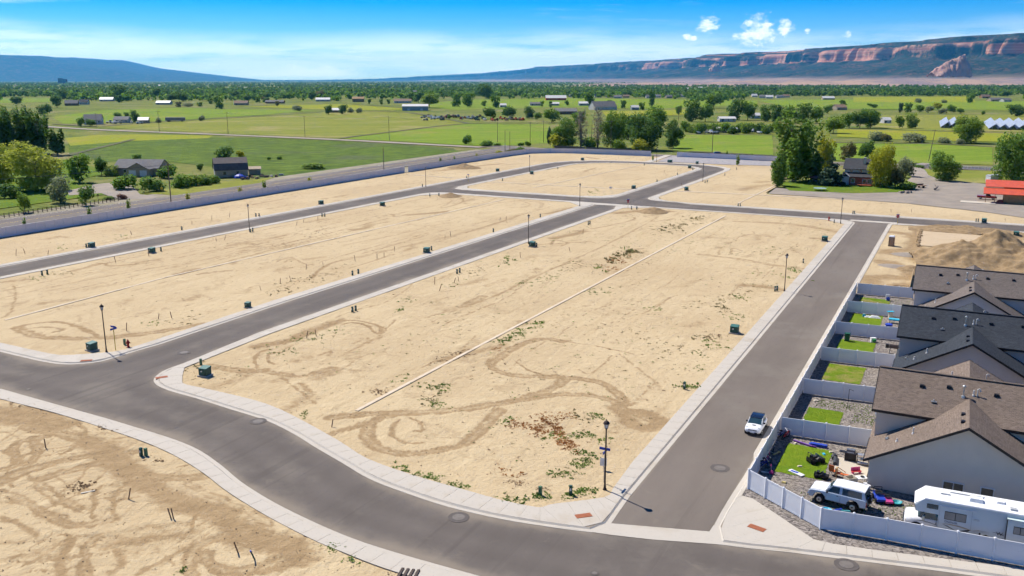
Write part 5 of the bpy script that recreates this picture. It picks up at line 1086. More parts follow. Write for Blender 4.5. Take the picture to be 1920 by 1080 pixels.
def grass_patch(name, u0, u1, v0, v1, m, n=5200, seed=1):
    """lawn sheet with blades standing on it"""
    q = random.Random(seed); pts = []
    for a, b_, c, d in ((u0, v0, u1, v0), (u1, v0, u1, v1), (u1, v1, u0, v1), (u0, v1, u0, v0)):
        for i in range(14): pts.append(Vector(W(a + (c - a) * i / 14 + q.uniform(-.07, .07), b_ + (d - b_) * i / 14 + q.uniform(-.07, .07))[:2]))
    sheet('lawn', pts, ZK + .02, m)
    b = MB()
    for i in range(n):
        p = W(q.uniform(u0, u1), q.uniform(v0, v1), ZK + .015); a = q.uniform(0, 6.28); h = q.uniform(.015, .04); w = q.uniform(.012, .028)
        b.v += [(p.x - w * math.cos(a), p.y - w * math.sin(a), p.z), (p.x + w * math.cos(a), p.y + w * math.sin(a), p.z), (p.x + q.uniform(-.04, .04), p.y + q.uniform(-.04, .04), p.z + h)]; k = len(b.v); b.f.append((k - 3, k - 2, k - 1)); b.m.append(0)
    tag(b.build('grass', m), kind='stuff')
YARDS = [(76.6, 83.7, -12.35, -8.2, TURF), (90.3, 94.8, -12.1, -8.55, TURF), (105.0, 111.7, -12.3, -8.0, TURF_DRY), (118.7, 123.6, -12.4, -7.9, TURF), (133.2, 138.9, -12.5, -8.25, TURF), (147.4, 150.3, -12.6, -8.1, TURF_DRY)]
for i, (u0, u1, v0, v1, m) in enumerate(YARDS): grass_patch('lawn', u0, u1, v0, v1, m, 4200 if i < 3 else 1800, i)
def slab_at(u0, u1, v0, v1, label):
    b = MB(); c = W((u0 + u1) / 2, (v0 + v1) / 2); b.box((0, 0, ZK + .03), (u1 - u0, v1 - v0, .1)); o = b.build('patio', CONC_OLD, bevel=.01); o.location = (c.x, c.y, 0); o.rotation_euler = (0, 0, ROT_U); o['kind'] = 'structure'
slab_at(88.2, 90.8, -7.4, -4.8, ''); slab_at(78.8, 82.4, -7.6, -4.75, ''); slab_at(103.9, 106.6, -6.0, -4.9, ''); slab_at(116.4, 118.2, -7.2, -4.6, ''); slab_at(130.8, 132.6, -6.6, -4.6, '')
# ground-cover weeds in the gravel
# ------------------------------------------------------------------ white vinyl fences
VINYL = mat('white_vinyl', (.83, .83, .83), .45, (.80, .80, .80), .8); FH = 1.8
_pm = {}
def fence(label, pts, n_list, end_posts=(True, True)):
    P = [Vector((p[0], p[1])) for p in pts]; t = thing('vinyl_fence', label, 'fence', (P[0].x, P[0].y, ZK), 0, 'white vinyl yard fences')
    def post(p):
        if 'post' not in _pm:
            b = MB(); b.box((0, 0, (FH + .04) / 2 - .05), (.13, .13, FH + .14)); o = b.build('post', VINYL); _pm['post'] = o.data; bpy.data.objects.remove(o)
            b = MB(); b.box((0, 0, FH + .05), (.17, .17, .03)); b.lathe([(.1, FH + .06), (.02, FH + .13)], (0, 0, 0), 4); o = b.build('post_cap', VINYL); _pm['cap'] = o.data; bpy.data.objects.remove(o)
        o = bpy.data.objects.new('post', _pm['post']); COL.objects.link(o); o.parent = t; o.location = (p.x - P[0].x, p.y - P[0].y, 0)
        c = bpy.data.objects.new('post_cap', _pm['cap']); COL.objects.link(c); c.parent = o
        return o
    for i in range(len(P) - 1):
        d = P[i + 1] - P[i]; n = n_list[i]; L = d.length / n; ang = math.atan2(d.y, d.x)
        key = round(L, 3)
        if key not in _pm:
            b = MB(); b.box((L / 2, 0, FH / 2), (L - .13, .022, FH - .1)); b.box((L / 2, 0, FH - .06), (L - .125, .05, .12)); b.box((L / 2, 0, .14), (L - .125, .05, .16))
            k = int(L / .17)
            for j in range(k): b.box((.1 + (L - .2) * (j + .5) / k, 0, FH / 2), ((L - .2) / k - .014, .032, FH - .34))
            o = b.build('panel', VINYL); _pm[key] = o.data; bpy.data.objects.remove(o)
        for j in range(n):
            p = P[i] + d * (j / n); o = bpy.data.objects.new('panel', _pm[key]); COL.objects.link(o); o.parent = t; o.location = (p.x - P[0].x, p.y - P[0].y, 0); o.rotation_euler = (0, 0, ang)
            if (i, j) != (0, 0) or end_posts[0]: post(p)
    if end_posts[1]: post(P[-1])
    return t
va = -13.62
fence('long white vinyl fence running down the alley side of the yards', [W(72.1, va), W(152.3, va)], [33], (False, True))
fence('white vinyl fence bending round the street corner before the motorhome', [W(72.0, va - .08), W(67.45, -7.05), W(67.95, -2.3), W(68.9, 14.7)], [4, 2, 7])
for u, s in ((85.75, 'yard with the toys and the dry gravel yard'), (98.9, 'two brown-roofed house yards and the next lawn'), (112.5, 'middle house yard lawns by the smoker grill'), (125.9, 'charcoal-roofed house and its green bin'), (139.2, 'yard of the blue table and the dry yard'), (152.5, 'last yard and the building plot')):
    fence('white vinyl cross fence between the ' + s if 'last' not in s else 'farthest white cross fence between the last yard and the building plot', [W(u, va + .12), W(u + .55, -5.0)], [4], (False, True))

# ------------------------------------------------------------------ estate wall
WALLM = mat('estate_wall_panel', (.74, .70, .71), .8, (.69, .655, .67), .1); WALLC = mat('wall_cap', (.76, .73, .73), .7)
def est_wall(pts, label, h=2.35):
    P = [Vector((p[0], p[1])) for p in pts]; t = thing('estate_wall', label, 'wall', (P[0].x, P[0].y, .1)); b = MB(); c = MB()
    for i in range(len(P) - 1):
        d = P[i + 1] - P[i]; n = max(1, int(round(d.length / 2.44))); a = math.atan2(d.y, d.x)
        for j in range(n):
            m = P[i] + d * ((j + .5) / n) - P[0]; b.box((m.x, m.y, h / 2 + .1), (d.length / n - .16, .08, h + .2), a); c.box((m.x, m.y, h + .15), (d.length / n - .2, .14, .1), a)
        for j in range(n + 1):
            m = P[i] + d * (j / n) - P[0]; c.box((m.x, m.y, h / 2 + .1), (.17, .17, h + .3), a)
    b.build('panels', WALLM, t)['kind'] = 'stuff'; c.build('posts', WALLC, t)['kind'] = 'stuff'
est_wall([W(60, -191.4), W(284.0, -191.2)], 'long pale estate wall beside the main road')
est_wall([W(286.0, -190.6), W(330, -190.6), W(372, -189.3), W(386, -187.5), W(394, -180), W(398, -168), W(399.6, -150), W(400.5, -131)], 'pale estate wall curving round the far road corner')
est_wall([W(399.6, -118), W(398.2, -90), W(396.2, -60)], 'pale estate wall behind the river rock bed')
# wooden fence under the roadside trees
def rail_fence(label, a, b_, n, h, m, rails, name='rail_fence', solid=False):
    t = thing(name, label, 'fence', (a.x, a.y, .1)); d = Vector((b_.x - a.x, b_.y - a.y)); ang = math.atan2(d.y, d.x); L = d.length / n
    pm = MB().box((0, 0, h / 2), (.14, .14, h)).build('post', m); rm = MB()
    for r in rails: rm.box((L / 2, 0, r * h), (L - .15, .05, .12 if not solid else h * .9 / len(rails) + .02))
    rm = rm.build('rail', m)
    for i in range(n + 1):
        o = pm if i == 0 else pm.copy()
        if i: COL.objects.link(o)
        o.parent = t; o.location = (d.x * i / n, d.y * i / n, 0)
        if i < n:
            r = rm if i == 0 else rm.copy()
            if i: COL.objects.link(r)
            r.parent = t; r.location = (d.x * i / n, d.y * i / n, 0); r.rotation_euler = (0, 0, ang)
WOODG = mat('weathered_wood', (.21, .165, .13), .9, (.15, .12, .10), 2); DARKW = mat('dark_rail', (.07, .05, .04), .8)
rail_fence('weathered board fence under the dark roadside trees', G(1040, 279), G(1205, 287), 26, 1.7, WOODG, (.25, .5, .75), 'board_fence', True)
rail_fence('dark rail fence along the road lawn', G(-30, 415), G(222, 377), 30, 1.2, DARKW, (.3, .6, .92))
rail_fence('white rail fence along the road behind the farmhouse', G(1715, 313.5), G(1862, 320), 22, 1.4, WHITE, (.35, .65, .95))

# ------------------------------------------------------------------ farm buildings
def gable(name, label, px, py, w, d, eave, ridge, rot, wall_m, roof_m, cat='house', group=None, win=0, door=False, over=.4, zb=.1, chimney=False, garage=0):
    p = G(px, py); t = thing(name, label, cat, (p.x, p.y, zb), rot, group); b = MB(); x, y = w / 2, d / 2; zz = eave + (ridge - eave) * .0
    b.add([(-x, -y, 0), (x, -y, 0), (x, y, 0), (-x, y, 0), (-x, -y, eave), (x, -y, eave), (x, y, eave), (-x, y, eave), (-x, 0, ridge - .08), (x, 0, ridge - .08)], [(0, 1, 5, 4), (2, 3, 7, 6), (1, 2, 6, 9, 5), (3, 0, 4, 8, 7)])
    b.build('wall', wall_m, t); k = (ridge - eave) / y; e = over; b = MB()
    for s in (-1, 1): roof_plane(b, [(-x - e, s * (y + e), eave - k * e + .1), (x + e, s * (y + e), eave - k * e + .1), (x + e, 0, ridge + .1), (-x - e, 0, ridge + .1)])
    r = b.build('roof', roof_m, t)
    if roof_m in (SH_GREY, SH_BLACK, SH_BROWN): set_su(r)
    for i in range(win):
        xx = -x + w * (i + .5) / win + (.6 if door else 0)
        f = MB().box((xx, -y - .03, eave * .55), (1.3, .08, 1.25)).build('window', WHITE, t); MB().box((xx, -y - .06, eave * .55), (1.1, .05, 1.05)).build('pane', GLASS, f)
    if door: MB().box((-x + w * .18, -y - .04, 1.05), (1.0, .08, 2.1)).build('door', BLACKM, t)
    for i in range(garage): MB().box((-x + w * (i + .5) / max(1, garage), -y - .05, 1.2), (min(3.2, w / garage - .6), .1, 2.3)).build('garage_door', WHITE, t)
    if chimney: MB().box((x * .4, y * .2, ridge + .3), (.7, .7, 1.6)).build('chimney', mat('chimney_brick', (.3, .16, .12), .9), r)
    return t
TIN_W = mat('white_tin', (.62, .60, .56), .5, (.55, .53, .5), .5); TIN_R = mat('red_tin', (.62, .11, .045), .45, (.52, .085, .035), .8); TIN_G = mat('grey_tin', (.33, .36, .38), .5, (.28, .3, .32), .5); TAN = mat('tan_siding', (.42, .34, .24), .85, (.36, .29, .2), .6); WHITEW = mat('white_siding', (.60, .58, .54), .8); BROWNW = mat('brown_siding', (.24, .16, .11), .85); WOODT = mat('tan_boards', (.36, .23, .11), .85, (.27, .16, .075), 2)
BRICK = mat('red_brick', (.33, .10, .065), .9, (.25, .075, .05), 3); ROOF_D = mat('dark_roof', (.055, .058, .066), .85, (.04, .042, .05), 1); ROOF_G = mat('grey_roof', (.17, .165, .165), .85, (.13, .125, .125), 1)
# grey house left
t = gable('grey_house', 'grey-roofed bungalow with garage wing behind roadside bushes', 268, 327, 17.5, 9.5, 2.9, 5.6, math.radians(-6), TAN, ROOF_G, win=2)
def wing(t, x, y, w, d, eave, ridge, wm, rm, garage=0):
    b = MB(); b.add([(x - w / 2, y - d, 0), (x + w / 2, y - d, 0), (x + w / 2, y, 0), (x - w / 2, y, 0), (x - w / 2, y - d, eave), (x + w / 2, y - d, eave), (x + w / 2, y, eave), (x - w / 2, y, eave), (x, y - d, ridge - .08), (x, y, ridge - .08)], [(0, 1, 5, 8, 4), (1, 2, 6, 5), (3, 0, 4, 7)]); b.build('wing_wall', wm, t)
    b = MB(); k = (ridge - eave) / (w / 2); e = .4
    for s in (-1, 1): roof_plane(b, [(x + s * (w / 2 + e), y - d - e, eave - k * e + .1), (x + s * (w / 2 + e), y + 3.5, eave - k * e + .1), (x, y + 3.5, ridge + .1), (x, y - d - e, ridge + .1)])
    b.build('wing_roof', rm, t)
    for i in range(garage): MB().box((x - w / 2 + w * (i + .5) / garage, y - d - .05, 1.15), (min(2.7, w / garage - .4), .1, 2.2)).build('garage_door', WHITE, t)
wing(t, 2.6, -4.75, 8.5, 3.5, 2.8, 5.0, TAN, ROOF_G, 2)
# gambrel barn
def barn():
    p = G(433, 331); t = thing('gambrel_barn', 'tan gambrel barn with dark roof beside the main road', 'barn', (p.x, p.y, .1), math.radians(22)); L, w = 11.5, 8.6; prof = [(-w / 2, 0), (w / 2, 0), (w / 2, 3.0), (w * .36, 5.0), (0, 6.8), (-w * .36, 5.0), (-w / 2, 3.0)]
    b = MB(); n = len(prof); b.add([(-L / 2, y, z) for y, z in prof] + [(L / 2, y, z) for y, z in prof], [tuple(range(n)), tuple(range(2 * n - 1, n - 1, -1)), (1, 2, n + 2, n + 1), (6, 0, n, n + 6)]); b.build('wall', TAN, t)
    b = MB(); R_ = [(w / 2 + .25, 2.75), (w * .36 + .1, 5.1), (0, 7.0), (-w * .36 - .1, 5.1), (-w / 2 - .25, 2.75)]
    for i in range(4):
        (y0, z0), (y1, z1) = R_[i], R_[i + 1]; roof_plane(b, [(-L / 2 - .3, y0, z0), (L / 2 + .3, y0, z0), (L / 2 + .3, y1, z1), (-L / 2 - .3, y1, z1)])
    b.build('roof', mat('barn_roof', (.14, .115, .105), .85, (.10, .085, .08), 1), t)
    MB().box((-L / 2 - .05, -.8, 1.4), (.1, 2.8, 2.8)).build('garage_door', WHITE, t); MB().box((-2.4, -w / 2 - .05, 1.6), (1.0, .1, 1.1)).build('window', GLASS, t); MB().box((2.2, -w / 2 - .05, 1.6), (1.0, .1, 1.1)).build('window', GLASS, t)
barn()
gable('lean_to_shed', 'small tan shed at the back of the gambrel barn', 477, 327, 4.2, 4.5, 2.2, 2.9, math.radians(22), TAN, TAN, 'shed')
# brick farmhouse
def farmhouse():
    p = G(1608, 349); t = thing('brick_farmhouse', 'red brick farmhouse with dark roof among tall trees', 'house', (p.x, p.y, .5), ROT_U - math.pi / 2)
    b = MB(); b.bx(-4.6, 5.4, 0, 9, 0, 3.1); b.build('wall', BRICK, t); b = MB(); b.bx(-4.5, 5.3, .1, 8.9, 3.1, 5.6); b.build('upper_wall', WHITEW, t)
    b = MB(); b.add([(-4.45, .15, 5.5), (-4.45, 8.85, 5.5), (-4.45, 4.5, 8.3), (5.25, .15, 5.5), (5.25, 8.85, 5.5), (5.25, 4.5, 8.3)], [(0, 1, 2), (5, 4, 3)]); b.build('gable_wall', WHITEW, t)
    b = MB()
    for s in (0, 1): roof_plane(b, [(-5.1, 4.5 + (s * 2 - 1) * 5.1, 5.25), (5.9, 4.5 + (s * 2 - 1) * 5.1, 5.25), (5.9, 4.5, 8.5), (-5.1, 4.5, 8.5)])
    rf = b.build('roof', ROOF_D, t); MB().box((1.4, 2.4, 7.9), (.9, .9, 2.2)).build('chimney', WHITEW, rf)
    b = MB(); roof_plane(b, [(-5.0, -2.9, 2.9), (5.8, -2.9, 2.9), (5.8, .2, 4.2), (-5.0, .2, 4.2)]); b.build('porch_roof', ROOF_D, t)
    b = MB(); b.bx(-2.6, 5.4, -2.5, -.05, 0, 2.9); b.build('front_wall', BRICK, t)
    b = MB(); b.bx(-4.9, -2.65, -3.2, -.05, 0, 2.9); b.build('porch_wall', WHITEW, t); b = MB(); roof_plane(b, [(-5.3, -3.6, 2.8), (-5.3, .1, 2.8), (-3.78, .1, 4.0), (-3.78, -3.6, 4.0)]); roof_plane(b, [(-3.78, -3.6, 4.0), (-3.78, .1, 4.0), (-2.3, .1, 2.8), (-2.3, -3.6, 2.8)]); b.build('porch_gable', WHITEW, t)
    for x, w in ((-1.4, 1.3), (2.2, 1.3), (3.8, 1.3)): f = MB().box((x, -2.55, 1.5), (w, .1, 1.5)).build('window', WHITE, t); MB().box((x, -2.6, 1.5), (w - .25, .06, 1.25)).build('pane', GLASS, f)
    for x in (-2.4, .6, 3.4): f = MB().box((x, .05, 4.55), (1.1, .1, 1.1)).build('window', WHITE, t); MB().box((x, 0.0, 4.55), (.85, .06, .85)).build('pane', GLASS, f)
    b = MB(); b.bx(.2, 4.6, -5.0, -2.6, .25, .5); b.build('deck', mat('red_deck', (.45, .12, .05), .8), t)
    b = MB()
    for x in (.3, 1.7, 3.1, 4.5): b.box((x, -4.95, .8), (.1, .1, 1.0))
    b.box((2.4, -4.95, 1.25), (4.3, .08, .08)); b.build('railing', mat('red_deck', ()), t)
farmhouse()
def pavilion():
    p = G(1527, 348); t = thing('garden_gazebo', 'black garden gazebo under the evergreens by the farmhouse', 'gazebo', (p.x, p.y, .5), .3)
    for x in (-1.6, 1.6):
        for y in (-1.3, 1.3): MB().box((x, y, 1.1), (.12, .12, 2.2)).build('post', BLACKM, t)
    b = MB(); b.add([(-1.9, -1.6, 2.2), (1.9, -1.6, 2.2), (1.9, 1.6, 2.2), (-1.9, 1.6, 2.2), (0, 0, 3.0)], [(0, 1, 4), (1, 2, 4), (2, 3, 4), (3, 0, 4), (3, 2, 1, 0)]); b.build('canopy', BLACKM, t)
pavilion()
# red-roofed shed at the right edge
def red_shed():
    c = W(293.5, 18); t = thing('red_roof_shed', 'long open shed with orange-red metal roof at the picture edge', 'shed', (c.x, c.y, .5), ROT_U); l = lambda u, v, z: (u - 293.5, 18 - v, z)
    v0, v1 = 6.6, 32; b = MB(); roof_plane(b, [l(286.8, v0 - .4, 2.75), l(286.8, v1, 2.75), l(292.2, v1, 4.0), l(292.2, v0 - .4, 4.0)]); b.build('lower_roof', TIN_R, t)
    b = MB(); roof_plane(b, [l(291.8, v0, 4.3), l(291.8, v1, 4.3), l(299, v1, 5.6), l(299, v0, 5.6)]); b.build('upper_roof', TIN_R, t)
    b = MB()
    for i in range(12): x = l(287.6, 11.5 + i * 1.7, 0); b.box((x[0], x[1] - .8, 1.3), (.08, 1.66, 2.6))
    b.build('front_wall', WOODT, t); b = MB(); b.bx(l(292.2, 0, 0)[0], l(298.6, 0, 0)[0], l(0, v1, 0)[1], l(0, v0 + 5, 0)[1], 0, 4.1); b.build('wall', WOODT, t)
    for v in (6.9, 9.2): x = l(287.6, v, 0); MB().box((x[0], x[1], 1.35), (.16, .16, 2.7)).build('post', WOODT, t)
    c2 = W(287, 5); b = MB(); b.box((0, 0, .06), (4.6, 9, .12)); o = b.build('shed_floor', CONC_OLD); o.location = (c2.x, c2.y, .5); o.rotation_euler = (0, 0, ROT_U); o['kind'] = 'structure'
red_shed()
gable('metal_building', 'long pale metal building on the distant farm', 779, 207, 30, 18, 5.0, 7.2, .06, TIN_G, TIN_W, 'building', win=0, garage=2)
FARB = [  # px, py, width px, depth m, eave, ridge, rot, wall, roof, label
 (176, 233, 30, 9, 3.6, 6.4, .25, WHITEW, ROOF_G, 'grey-roofed farmhouse at the end of the gravel lane'), (230, 230, 26, 8, 2.6, 4.2, .1, WHITEW, ROOF_G, 'low grey-roofed outbuilding beside parked trailers'), (270, 231, 18, 6, 2.6, 4.0, .2, TAN, TIN_W, 'small pale shed right of the farm trees'), (201, 190, 24, 9, 3.2, 5.5, .1, WHITEW, TIN_W, 'white farmhouse with pale roof beyond the fields'),
 (135, 198, 22, 10, 3.2, 6, .3, BROWNW, ROOF_G, 'brown farmhouse behind the far left trees'), (158, 196, 16, 8, 3.4, 6, .1, WHITEW, ROOF_D, 'white house with dark roof among the far left trees'), (453, 197, 24, 10, 2.8, 5, .1, TAN, BROWNW, 'brown-roofed bungalow in the distant fields'), (516, 194, 34, 8, 2.4, 4, .05, BROWNW, ROOF_G, 'long low farm shed beyond the stubble field'), (606, 190, 26, 11, 3, 5, .1, WHITEW, TIN_W, 'white barn with pale roof at the field edge'), (308, 196, 26, 10, 2.6, 4.4, 0, TIN_G, TIN_W, 'low grey shed with white roof beyond the hay'),
 (672, 191, 21, 12, 5, 7, .1, WOODT, WOODT, 'two-storey tan timber house in the distance'), (755, 193, 32, 12, 3, 5, .15, WHITEW, BROWNW, 'white house with brown roof on the distant farm'), (625, 211, 26, 8, 2.6, 4, .1, WOODT, TIN_W, 'open tan shed in the farm machinery yard'), (1042, 188, 38, 14, 4, 7, .02, TIN_R, TIN_W, 'long red barn with pale roof'), (1095, 198, 20, 10, 3, 4.6, .05, TIN_G, TIN_W, 'grey metal shed left of the white farm hall'), (1130, 206, 46, 14, 4, 8, .35, WHITEW, ROOF_G, 'white farm hall with grey gable roof'), (1005, 198, 22, 8, 2.6, 4, .05, TIN_G, ROOF_G, 'low grey shed among the farm trees'), (1040, 198, 16, 8, 2.6, 4, .0, TIN_G, TIN_W, 'small grey shed with bright roof'), (943, 201, 12, 7, 2.6, 4, .1, WHITEW, TIN_W, 'small white shed near the light trees'), (1190, 206, 14, 6, 3, 4.5, .1, TIN_G, TIN_W, 'small blue-grey shed in the yellow field'), (1060, 214, 40, 12, 3, 4.8, .1, BROWNW, ROOF_G, 'brown low house behind the roadside cluster'),
 (1573, 206, 20, 11, 3, 5.2, .2, TAN, BROWNW, 'tan house beside the dark tree row'), (1362, 228, 30, 7, 2.6, 3.6, .05, WHITEW, TIN_W, 'long white trailer home behind the thicket'), (1345, 248, 22, 5, 2.5, 3.0, .05, TIN_W, TIN_W, 'white trailer behind the meadow hedge'), (1370, 249, 20, 5, 2.5, 3.1, .05, TIN_G, TIN_G, 'grey-blue trailer behind the meadow hedge'), (1414, 222, 18, 7, 2.8, 4.2, .1, WHITEW, TIN_W, 'white shed between the dark tree row'), (1660, 231, 14, 6, 2.6, 4, .1, WHITEW, TIN_W, 'white shed alone in the solar field'), (1865, 190, 24, 11, 3, 5, .1, TAN, ROOF_G, 'tan house below the mesa'), (1885, 191, 16, 9, 3, 5, .2, WHITEW, ROOF_G, 'white house below the mesa'), (1846, 184, 16, 9, 3, 5.5, .1, WOODT, BROWNW, 'brown house uphill from the tan one'), (1552, 187, 22, 9, 3, 5, .0, TAN, TIN_W, 'tan house at the green strip field')]
for px, py, wpx, d, e, r, rot, wm, rm, lab in FARB: gable('farm_building', lab, px, py, wpx * mpp(px, py), d * 1.2, e, e + (r - e) * 1.5, rot, wm, rm, 'building', None, win=(3 if wpx > 20 else 2), door=True, zb=.2)
q = random.Random(4)
for i in range(26):
    px = 1075 + i * 16 + q.uniform(-4, 4); py = 181.5 + q.uniform(0, 3.5)
    if 1180 < px < 1190: continue
    gable('suburban_house', 'pale suburban house in the distant row beyond the fields', px, py, q.uniform(11, 16), 9, 3, q.uniform(5, 6.5), q.uniform(-.3, .3), q.choice((TAN, WHITEW, WHITEW)), q.choice((ROOF_G, BROWNW, ROOF_G, TIN_W)), 'house', 'distant suburban houses', win=2, zb=.2)
for i in range(34):
    px = q.uniform(20, 1900); py = q.uniform(157, 176)
    gable('far_house', 'tiny pale house scattered in the wooded belt', px, py, q.uniform(12, 22), 10, 4, q.uniform(6, 8), q.uniform(-.6, .6), q.choice((TAN, WHITEW, WHITEW)), q.choice((ROOF_G, TIN_W, TIN_W, BROWNW)), 'house', 'tiny houses in the wooded belt', zb=.2)
def town_block():
    k = 9000 / F; x = (140 - 960) * k; t = thing('office_block', 'dark distant tower block on the left skyline', 'building', (x, 9000, 0)); b = MB(); b.bx(-40, 0, -15, 15, 0, 52); b.bx(2, 40, -12, 12, 0, 44); b.build('wall', mat('office_glass', (.06, .08, .12), .4), t)
    MB().bx(-42, 42, -17, 17, 0, 8).build('podium', BROWNW, t)
town_block()
# ------------------------------------------------------------------ street furniture
ORD = 'first second third fourth fifth sixth seventh eighth ninth tenth eleventh twelfth thirteenth fourteenth fifteenth sixteenth seventeenth eighteenth nineteenth twentieth'.split() + ['twenty-' + k for k in 'first second third fourth fifth sixth seventh eighth ninth'.split()] + ['thirtieth'] + ['thirty-' + k for k in 'first second third fourth fifth sixth seventh eighth ninth'.split()] + ['fortieth'] + ['forty-' + k for k in 'first second third fourth fifth sixth seventh eighth ninth'.split()]
BRONZE = mat('lamp_bronze', (.045, .03, .025), .5); LGLASS = mat('lamp_glass', (.75, .76, .78), .25, spec=.6)
def lamp():
    t = thing('street_lamp', 'x', 'street lamp', (0, 0, 0), 0, 'street lamps of the estate')
    MB().lathe([(.17, 0), (.17, .08), (.12, .16), (.085, .5), (.075, .8), (.062, 5.55), (.09, 5.6), (.05, 5.66)], n=10).build('pole', BRONZE, t, smooth=False)
    b = MB(); b.lathe([(.05, 5.62), (.14, 5.68), (.16, 5.72)], n=8); b.build('lantern_base', BRONZE, t)
    g = MB().lathe([(.13, 5.72), (.22, 6.12)], n=6).build('lantern_glass', LGLASS, t)
    b = MB()
    for i in range(6): a = 6.283 * i / 6; b.tube((.135 * math.cos(a), .135 * math.sin(a), 5.72), (.225 * math.cos(a), .225 * math.sin(a), 6.12), .016, n=4)
    b.build('lantern_frame', BRONZE, g)
    MB().lathe([(.29, 6.10), (.30, 6.14), (.2, 6.28), (.08, 6.38), (.03, 6.42), (.045, 6.47), (.01, 6.54)], n=8).build('lantern_cap', BRONZE, t); return t
LAMPS = [(199.8, 660.2, 'street lamp at the rounded corner by the blue street sign'), (1133.9, 918, 'nearest street lamp at the alley corner'), (468, 433.5, 'street lamp beside the left street'), (798.5, 350, 'street lamp on the strip before the wall opening'), (993, 322.5, 'street lamp far along the left street'), (1087, 386.5, 'street lamp at the cross street corner'), (991, 457, 'street lamp halfway up the middle street'), (1576, 419, 'street lamp where the alley meets the cross street'), (1470.7, 545.7, 'street lamp along the alley pavement'), (1317.7, 340.5, 'street lamp on the far bend street'), (1231, 304, 'farthest street lamp beside the wall footpath')]
L0 = lamp()
for i, (x, y, lab) in enumerate(LAMPS):
    t = L0 if i == 0 else copy_tree(L0); t.location = G(x, y, ZS); t['label'] = lab
TGREEN = mat('transformer_green', (.035, .10, .075), .55, (.03, .085, .065), 2); TGREEN_L = mat('pedestal_green', (.09, .19, .10), .6, (.07, .16, .09), 3); STICK = mat('sticker_white', (.7, .7, .65), .6)
def transformer():
    t = thing('transformer_box', 'x', 'transformer', (0, 0, 0), 0, 'green transformer boxes')
    MB().box((0, 0, .06), (1.35, 1.3, .16)).build('pad', CONC, t); MB().box((0, 0, .55), (1.1, 1.0, .84)).build('cabinet', TGREEN, t, bevel=.03)
    b = MB(); b.add([(-.58, -.53, .96), (.58, -.53, .96), (.58, .53, .96), (-.58, .53, .96), (-.56, -.51, 1.02), (.56, -.51, 1.02), (.56, .5, 1.14), (-.56, .5, 1.14)], [(0, 3, 2, 1), (4, 5, 6, 7), (0, 1, 5, 4), (1, 2, 6, 5), (2, 3, 7, 6), (3, 0, 4, 7)]); b.build('lid', mat('transformer_lid', (.055, .16, .13), .5), t)
    d = MB().box((0, -.512, .52), (.98, .03, .7)).build('door', TGREEN, t); MB().box((-.12, -.535, .66), (.2, .015, .16)).build('sticker', STICK, d); MB().box((.38, -.54, .5), (.05, .04, .14)).build('handle', BLACKM, d); return t
TR = [(173, 656.5, 'green transformer box beside the corner street lamp'), (385, 704, 'green transformer box at the nose of the middle block'), (172, 464, 'green transformer box on the strip by the left street'), (285, 474, 'green transformer box on the near edge of the left street'), (800, 474, 'green transformer box on the verge of the middle street'), (998, 462.5, 'green transformer box at the foot of the middle street lamp'), (933, 321.5, 'green transformer box on the strip near the dirt pile'), (997, 326.5, 'green transformer box under the far left street lamp'), (717, 386, 'green transformer box along the left street edge'), (1188, 354, 'green transformer box in the far block beside the bend street'), (1092, 300.5, 'green transformer box on the top strip by the wall'), (1546, 452, 'green transformer box in the middle block near the alley end'), (1377, 624, 'green transformer box beside the alley pavement'), (1845, 418, 'green transformer box on the lot across the cross street'), (1905, 443, 'green transformer box at the edge of the building plot'), (1256, 305, 'wide green cabinet beside the wall footpath'), (1307, 307.5, 'green transformer box before the river rock bed'), (1293, 315.5, 'green transformer box inside the far bend'), (1287, 357, 'green transformer box at the end of the concrete strip'), (602, 383, 'green transformer box on the strip far up the left street'), (465, 576.5, 'small green box on the verge of the middle street')]
T0 = transformer()
for i, (x, y, lab) in enumerate(TR):
    t = T0 if i == 0 else copy_tree(T0); t.location = G(x, y, ZS - .02); t.rotation_euler = (0, 0, ROT_U - math.pi / 2 + rnd.uniform(-.15, .15)); t['label'] = lab
    if 'small' in lab: t.scale = (.7, .7, .8)
    if 'wide' in lab: t.scale = (1.6, 1.2, 1.1)
def pedestal(m, nm, h):
    t = thing('utility_pedestal', 'x', 'utility pedestal', (0, 0, 0), 0, 'utility pedestals'); MB().box((0, 0, h / 2), (.26, .24, h), 0, 0, .94).build('body', m, t); MB().box((0, 0, h + .02), (.29, .27, .06), 0, 0, .8).build('cap', m, t); MB().box((0, -.125, h * .62), (.15, .02, h * .3)).build('face_plate', STICK if nm else TGREEN, t); return t
PD = [(162, 464), (302, 471), (79, 516), (89, 514), (234, 646), (377, 684), (809, 469), (1006, 462.5), (661, 516), (672, 513), (857, 513), (862, 511), (661, 585), (667, 583), (925, 435), (1013, 407), (1103, 421.5), (1106, 420.5), (265, 855), (274, 855), (1013, 928), (1070, 927), (823, 367), (1184, 392.5), (1194, 392.5), (806, 368), (792, 350), (875, 334), (942, 339), (1046, 317), (1232, 341), (1270, 328), (480, 406), (486, 406), (604, 406), (609, 406), (469.5, 435.5), (474, 434), (341, 431), (1384, 387), (1388, 387), (1599, 401), (1602, 401), (1564, 418), (1830, 416), (1834, 416), (1381, 318), (1359, 329), (1322, 343), (1326, 342), (1299, 319), (1208, 310), (1506, 493), (1453, 546), (1457, 545), (1283, 729)]
P0 = pedestal(TGREEN, 1, .8); P1 = pedestal(TGREEN_L, 0, .75); used = [False, False]
order = sorted(PD, key=lambda p: -p[1])
